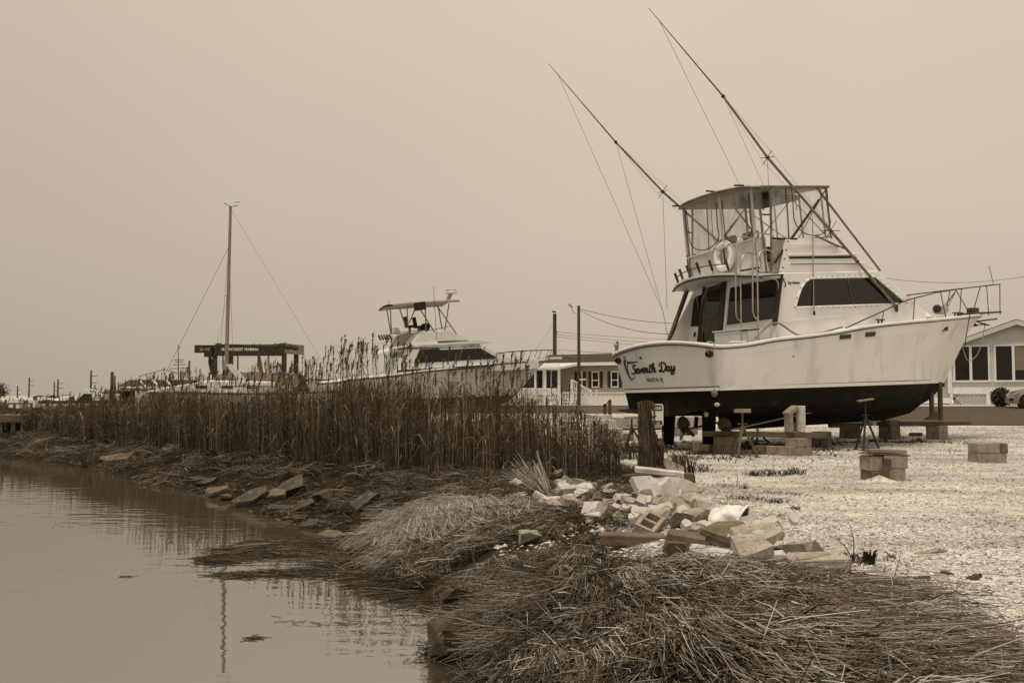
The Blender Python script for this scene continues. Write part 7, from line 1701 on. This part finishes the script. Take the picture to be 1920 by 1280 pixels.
X, Y = straw_field(6500, -3.2, 3.0, 2.6, 9.6, near_); add_straw(sk, X, Y, (.10, .30), (.0024, .0050), .13 * edge_fade(X, Y), flow, 1.6, .40, .66)
X, Y = straw_field(9000, .2, 5, 3.6, 10, lambda X, Y, d, g: (g > -.1) & (g < 1.3) & (RNG.random(len(X)) < .35 * np.exp(-np.maximum(g, 0) * 2.4))); add_straw(sk, X, Y, (.06, .26), (.0018, .0038), .01, flow, 1.0, .06, .45)
sk.build('straw_wrack', straw_mat, 'thick mat of dead reed straw covering the near bank')
far_ = lambda X, Y, d, g: (d > .0) & (g < .1) & (fbm(X * .8, Y * .8) + .35 * sstep(.6, 3.0, d) > .02)
sk = Stalks()
X, Y = straw_field(120000, -7, 1.6, 9.2, 18, far_); pl = sdist(GRAVEL, X, Y); kk = RNG.random(len(X)) < .8; add_straw(sk, X[kk], Y[kk], (.15, .50), (.0025, .005), .13, down, 1.0, .18, .40)
X, Y = straw_field(1500, -7, 1.4, 9.2, 19, far_); tufts(sk, X, Y, down(X, Y) + R(-50) + stdn(len(X), .6), 34, (.25, .6), .28, (.0026, .005), .42)
X, Y = straw_field(1400, -22, -2, 15, 42, far_); tufts(sk, X, Y, stdn(len(X), .7) - 1.4, 26, (.3, .7), .35, (.004, .008), .40)
X, Y = straw_field(42000, -22, -2, 15, 42, far_); add_straw(sk, X, Y, (.25, .7), (.004, .008), .13, lambda X, Y: np.full(X.shape, R(-35)), 1.2, .22, .36)
sk.build('tide_straw', straw_mat, 'dead straw strewn over the bank below the reeds')
# pale combed grass on the shoulder of the bank
def pale_w(X, Y): return np.exp(-(((X + .75) / .75) ** 2 + ((Y - 13.4) / 1.5) ** 2))
sk = Stalks(); X = RNG.normal(-.75, .55, 16000); Y = RNG.normal(13.5, .9, 16000); d, g = inpoly(X, Y); m_ = (d > .1) & (g < -.1) & (RNG.random(16000) < 1.4 * pale_w(X, Y)); X, Y = X[m_], Y[m_]
kp = (RNG.random(len(X)) < .06) & (fbm(X * 1.2 + 5, Y * 1.2, 2) > -.18); X, Y = X[kp], Y[kp]; tufts(sk, X, Y, R(-128) + 1.8 * fbm(X * 1.1, Y * 1.1, 2) + stdn(len(X), .30), 46, (.25, .75), .28, (.0024, .0046), .52, .26, .09, (-.55, .05), .22)
sk.build('pale_grass', pale_mat, 'pale dry grass combed down over the shoulder of the bank')
# small sheaf of straw leaning on the rubble
ps = place(1035, 938); sk = Stalks(); n_ = 130; top = at(985, 880, ps[1] + .2); P0 = ps + RNG.normal(size=(n_, 3)) * .035; P2 = top + RNG.normal(size=(n_, 3)) * np.array([.16, .10, .09]); r_ = RNG.uniform(.003, .006, n_)
sk.prisms([P0, (P0 + P2) / 2 + RNG.normal(size=(n_, 3)) * .02, P2], [r_, r_, r_ * .7], np.clip(.75 + stdn(n_, .2), 0, 1)); o = sk.build('straw_sheaf', straw_mat, 'sheaf of pale straw sticking up left of the rubble', kind=None, cat='straw sheaf')
# straw drifting on the water
def on_water(pts): return [onz(u, v, WATER_Z) for u, v in pts]
RAFT = [(360, 1070), (420, 1030), (520, 1010), (640, 1012), (720, 1030), (800, 1090), (815, 1140), (760, 1135), (700, 1105), (640, 1080), (540, 1078), (440, 1082)]
RP = np.array([p[:2] for p in on_water(RAFT)])
sk = Stalks(); X = RNG.uniform(RP[:, 0].min(), RP[:, 0].max(), 9000); Y = RNG.uniform(RP[:, 1].min(), RP[:, 1].max(), 9000); m_ = in_ring(X, Y, RP) & (fbm(X * 1.1, Y * 1.6) + .16 > RNG.random(len(X)) * .6); X, Y = X[m_], Y[m_]; n_ = len(X)
A = R(-10) + .9 * fbm(X * .9, Y * .9) * 2 + stdn(n_, .50); L_ = RNG.uniform(.2, .7, n_); d_ = np.stack([np.cos(A), np.sin(A), stdn(n_, .02)], 1); C_ = np.stack([X, Y, WATER_Z + RNG.random(n_) ** 2 * .035], 1)
r_ = RNG.uniform(.003, .006, n_); sk.prisms([C_ - d_ * (L_ / 2)[:, None], C_ + np.array([0, 0, .006]), C_ + d_ * (L_ / 2)[:, None]], [r_, r_, r_ * .6], np.clip(.26 + stdn(n_, .16), 0, 1))
for u, v, nn_, spx in ((478, 1196, 22, 22), (240, 1080, 5, 10), (600, 1165, 14, 70), (360, 985, 30, 70), (830, 1205, 26, 22), (130, 985, 8, 40)):
    q = onz(u, v, WATER_Z); s_ = spx / F * q[1]; X = q[0] + stdn(nn_, s_ * .6); Y = q[1] + stdn(nn_, s_ * .5); A = R(12) + stdn(nn_, .7); L_ = RNG.uniform(.04, .16, nn_); d_ = np.stack([np.cos(A), np.sin(A), 0 * A], 1); C_ = np.stack([X, Y, np.full(nn_, WATER_Z + .004)], 1)
    sk.prisms([C_ - d_ * (L_ / 2)[:, None], C_ + d_ * (L_ / 2)[:, None]], [.0025, .0018], np.clip(.12 + stdn(nn_, .08), 0, 1))
sk.build('floating_straw', straw_mat, 'raft of straw drifting on the water at the bank')
# short dark marsh stubble along the far water line
sk = Stalks(); X, Y = straw_field(30000, -22, -2, 14, 42, lambda X, Y, d, g: (d > -.5) & (d < 3.2) & (fbm(X, Y) > -.25)); n_ = len(X); Z = np.maximum(height(X, Y), WATER_Z - .02); h_ = RNG.uniform(.05, .26, n_)
P0 = np.stack([X, Y, Z], 1); P1 = P0 + np.stack([stdn(n_, .3), stdn(n_, .3), np.ones(n_)], 1) * h_[:, None]; sk.blades([P0, P1], [.006, .001], np.clip(.15 + stdn(n_, .12), 0, 1)); sk.build('marsh_stubble', reed_mat, 'short dark marsh stubble along the far water line')

# ================================================================== loose shell and pebbles on the lot
def pebbles(n_, x0, x1, y0, y1, keep, smin, smax, pw):
    X = RNG.uniform(x0, x1, n_); Y = y0 + (y1 - y0) * RNG.random(n_) ** pw; d, g = inpoly(X, Y); m_ = keep(X, Y, d, g) & (np.abs(X) < Y * .56 + .4); X, Y = X[m_], Y[m_]; n_ = len(X)
    s_ = smin + (smax - smin) * RNG.random(n_) ** 2.2; oc = np.array([[1, 0, 0], [0, 1, 0], [-1, 0, 0], [0, -1, 0], [0, 0, .55], [0, 0, -.3]]); 
    A = RNG.uniform(0, 6.283, n_); c_, q = np.cos(A), np.sin(A); sx, sy, sz = s_ * RNG.uniform(.7, 1.3, n_), s_ * RNG.uniform(.5, 1.0, n_), s_ * RNG.uniform(.3, .9, n_)
    P = oc[None] * np.stack([sx, sy, sz], 1)[:, None, :] * RNG.uniform(.75, 1.25, (n_, 6, 1)); tz_ = stdn(n_, .3)
    Xr = P[:, :, 0] * c_[:, None] - P[:, :, 1] * q[:, None]; Yr = P[:, :, 0] * q[:, None] + P[:, :, 1] * c_[:, None]; Zr = P[:, :, 2] + Xr * tz_[:, None]
    W_ = np.stack([Xr + X[:, None], Yr + Y[:, None], Zr + (height(X, Y) + .002)[:, None]], 2)
    tri = np.array([[0, 1, 4], [1, 2, 4], [2, 3, 4], [3, 0, 4], [1, 0, 5], [2, 1, 5], [3, 2, 5], [0, 3, 5]]); Fq = (np.arange(n_)[:, None, None] * 6 + tri[None]).reshape(-1, 3)
    return W_.reshape(-1, 3), Fq, np.repeat(RNG.random(n_), 6)
lot_ = lambda X, Y, d, g: g > -.25 + .3 * fbm(X * 2.3, Y * 2.3)
shell_mat = attr_mat('shell_bits', [(0, .09), (.12, .20), (.26, .50), (1, .74)], rough=.8)
V_, F_, S_ = [], [], []; off = 0
for args in ((60000, .3, 9, 3.8, 11, lot_, .006, .026, .9), (38000, -.5, 13, 10.5, 22, lot_, .010, .032, .9), (30000, 0, 19, 21.5, 34, lot_, .016, .042, .9)):
    a, b_, c_ = pebbles(*args); V_.append(a); F_.append(b_ + off); S_.append(c_); off += len(a)
me = bpy.data.meshes.new('loose_shell'); fast_mesh(me, np.concatenate(V_), np.concatenate(F_), 3); a = me.attributes.new('shade', 'FLOAT', 'POINT'); a.data.foreach_set('value', np.concatenate(S_).astype(np.float32)); me.materials.append(shell_mat)
o = bpy.data.objects.new('loose_shell', me); COL.objects.link(o); tag(o, 'loose broken shell and pebbles on the lot', None, None, 'stuff')
# crumbs of concrete between the big pieces
rb_ = lambda X, Y, d, g: (np.hypot((X - 1.35) / 1.5, (Y - 10.6) / 3.6) < 1) & (fbm(X * 2, Y * 2) > -.35)
a, b_, c_ = pebbles(2600, -.6, 3.2, 7.2, 16, rb_, .02, .075, 1.0); me = bpy.data.meshes.new('rubble_crumbs'); fast_mesh(me, a, b_, 3); q = me.attributes.new('shade', 'FLOAT', 'POINT'); q.data.foreach_set('value', (c_ * .75 + .1).astype(np.float32)); me.materials.append(shell_mat)
o = bpy.data.objects.new('rubble_crumbs', me); COL.objects.link(o); tag(o, 'crumbs of concrete between the rubble pieces', None, None, 'stuff')

tr_ = lambda X, Y, d, g: in_ring(X, Y, SLB) | ((d > -.1) & (d < .9) & (X < -2.2) & (fbm(X * 1.5, Y * 1.5) > .0))
def dark_bits(nm, n_, box, keep, s0, s1, lab):
    a, b_, c_ = pebbles(n_, *box, keep, s0, s1, 1.0); me = bpy.data.meshes.new(nm); fast_mesh(me, a, b_, 3); me.materials.append(rubbleD()); o = bpy.data.objects.new(nm, me); COL.objects.link(o); tag(o, lab, None, None, 'stuff')
dark_bits('tide_rubble', 2600, (-9, -1.2, 10.5, 26), tr_, .03, .13, 'dark broken rubble packed along the tide line')

sk = Stalks(); lx = RNG.uniform(-1.2, 9.5, 9000); ly = RNG.normal(-.5, 1.15, 9000); Pw = BF.o[None] + lx[:, None] * BF.R[:, 0][None] + ly[:, None] * BF.R[:, 1][None]
kp = fbm(Pw[:, 0] * 1.4, Pw[:, 1] * 1.4) > -.12 + .05 * lx; X, Y = Pw[kp, 0], Pw[kp, 1]; n_ = len(X); P0 = np.stack([X, Y, height(X, Y)], 1); h_ = RNG.uniform(.02, .09, n_)
P1 = P0 + np.stack([stdn(n_, .7), stdn(n_, .7), np.ones(n_)], 1) * h_[:, None]; sk.blades([P0, P1], [.012, .003], np.clip(.22 + stdn(n_, .15), 0, 1)); sk.build('dead_leaves', reed_mat, 'dark scraps of weed and leaf litter under the big boat')

# ================================================================== weeds in the shell
def weed(u, v, n_, hpx, spx, label, seed, spread=.6, name='weed_tuft'):
    r_ = np.random.default_rng(seed); p = place(u, v); s_ = p[1] / F; H_ = hpx * s_; W_ = spx * s_; X = r_.normal(0, W_ * .4, n_); Y = r_.normal(0, W_ * .5, n_); an = r_.uniform(0, 6.283, n_); h_ = H_ * r_.uniform(.4, 1, n_)
    P0 = np.stack([X, Y, 0 * X], 1); P1 = P0 + np.stack([np.cos(an) * spread * .4, np.sin(an) * spread * .4, np.ones(n_) * .65], 1) * h_[:, None]; P2 = P1 + np.stack([np.cos(an) * spread, np.sin(an) * spread, np.ones(n_) * .25], 1) * (h_ * .6)[:, None]
    k = Stalks(); k.blades([P0, P1, P2], [min(.006, H_ * .03 + .0015), min(.005, H_ * .025 + .001), .0005], np.clip(.12 + r_.normal(size=n_) * .1, 0, 1)); o = k.build(name, reed_mat, label, kind=None, cat='weed'); o.location = tuple(p); o['group'] = 'weeds in the shell lot'; return o
for i, (u, v, n_, h_, s_, lab, sp) in enumerate([
 (1412, 892, 60, 14, 22, 'dark grassy weed, leftmost of the row in front of the tripod stand', .7), (1440, 891, 90, 16, 34, 'dark grassy weed, widest in the row in front of the tripod stand', .9), (1470, 890, 50, 12, 20, 'low weed right of the widest one in the row', .8), (1494, 889, 60, 18, 22, 'spiky weed at the right end of the row in front of the stand', .8),
 (1360, 912, 60, 8, 36, 'flat dark weed patch on the shell behind the rubble, left one', 1.2), (1395, 916, 30, 12, 10, 'small bushy weed right of the flat dark patch', .6), (1400, 936, 130, 10, 50, 'broad dark weed patch right of the rubble', 1.3), (1455, 942, 70, 12, 24, 'round weed right of the broad dark patch', .9), (1440, 926, 40, 8, 26, 'faint weed just behind the round weed', 1.1), (1492, 955, 40, 10, 14, 'small lone weed farthest right behind the bag', .9), (1490, 928, 50, 7, 22, 'small flat weed behind the lone one', 1.2),
 (1370, 948, 90, 8, 40, 'low weeds in the shell beside the gritty slab', 1.3), (1460, 968, 50, 8, 30, 'low weeds right of the white bag', 1.2), (1595, 1052, 70, 20, 34, 'dark weed clump at the foot of the thin dead stalks', .9), (1630, 1058, 60, 40, 12, 'tall dark weed right of the thin dead stalks', .35), (1675, 1046, 30, 10, 14, 'little weed right of the tall dark weed', 1.0), (1180, 860, 120, 60, 40, 'tall thin weeds growing beside the old piling, left side', .5), (1276, 890, 80, 60, 22, 'tall thin weeds growing right of the old piling', .5), (1296, 905, 40, 70, 10, 'dark stiff weeds at the back right of the rubble', .3),
 (1320, 884, 40, 20, 24, 'thin weeds on the shell right of the piling', .7), (1860, 980, 40, 5, 40, 'low weed patch in the open shell at the right', 1.3), (1770, 890, 40, 5, 60, 'thin low weeds right of the board-topped stack', 1.4), (1700, 1140, 60, 12, 40, 'thin weeds at the edge of the straw on the right', 1.0)]): weed(u, v, n_, h_, s_, lab, 100 + i, sp)
def twig(u0, v0, u1, v1, label):
    p = place(u0, v0); q = at(u1, v1, p[1] + .05); o = MB().tube(smoothline([p, (p + q) / 2 + V(.02, 0, .02), q], 8), [.006, .005, .005, .004, .004, .003, .002, .0015], 5).build('dead_stalk', timber()); return tag(o, label, 'dead stalk', 'dead stalks in the shell lot')
twig(1600, 1052, 1558, 1004, 'thin dead stalk leaning left over the weed clump'); twig(1600, 1050, 1591, 978, 'thin upright dead stalk in the weed clump'); twig(1664, 1052, 1654, 1030, 'short dead twig standing right of the tall dark weed'); twig(1308, 1040, 1306, 1012, 'short pale stalk standing among the front rubble')
twig(1381, 910, 1380, 880, 'short thin stick standing in the shell behind the rubble')
# loose dark grit by the near right corner
gr_ = lambda X, Y, d, g: (g > -.1) & (g < 1.5) & (fbm(X * 1.7, Y * 1.7) > -.05 + .3 * g / 1.5)
a, b_, c_ = pebbles(24000, 1.2, 4.5, 3.8, 8.5, gr_, .006, .022, 1.0); me = bpy.data.meshes.new('dark_grit'); fast_mesh(me, a, b_, 3); q = me.attributes.new('shade', 'FLOAT', 'POINT'); q.data.foreach_set('value', (c_ * .28).astype(np.float32)); me.materials.append(shell_mat)
o = bpy.data.objects.new('dark_grit', me); COL.objects.link(o); tag(o, 'dark grit along the edge of the straw', None, None, 'stuff')
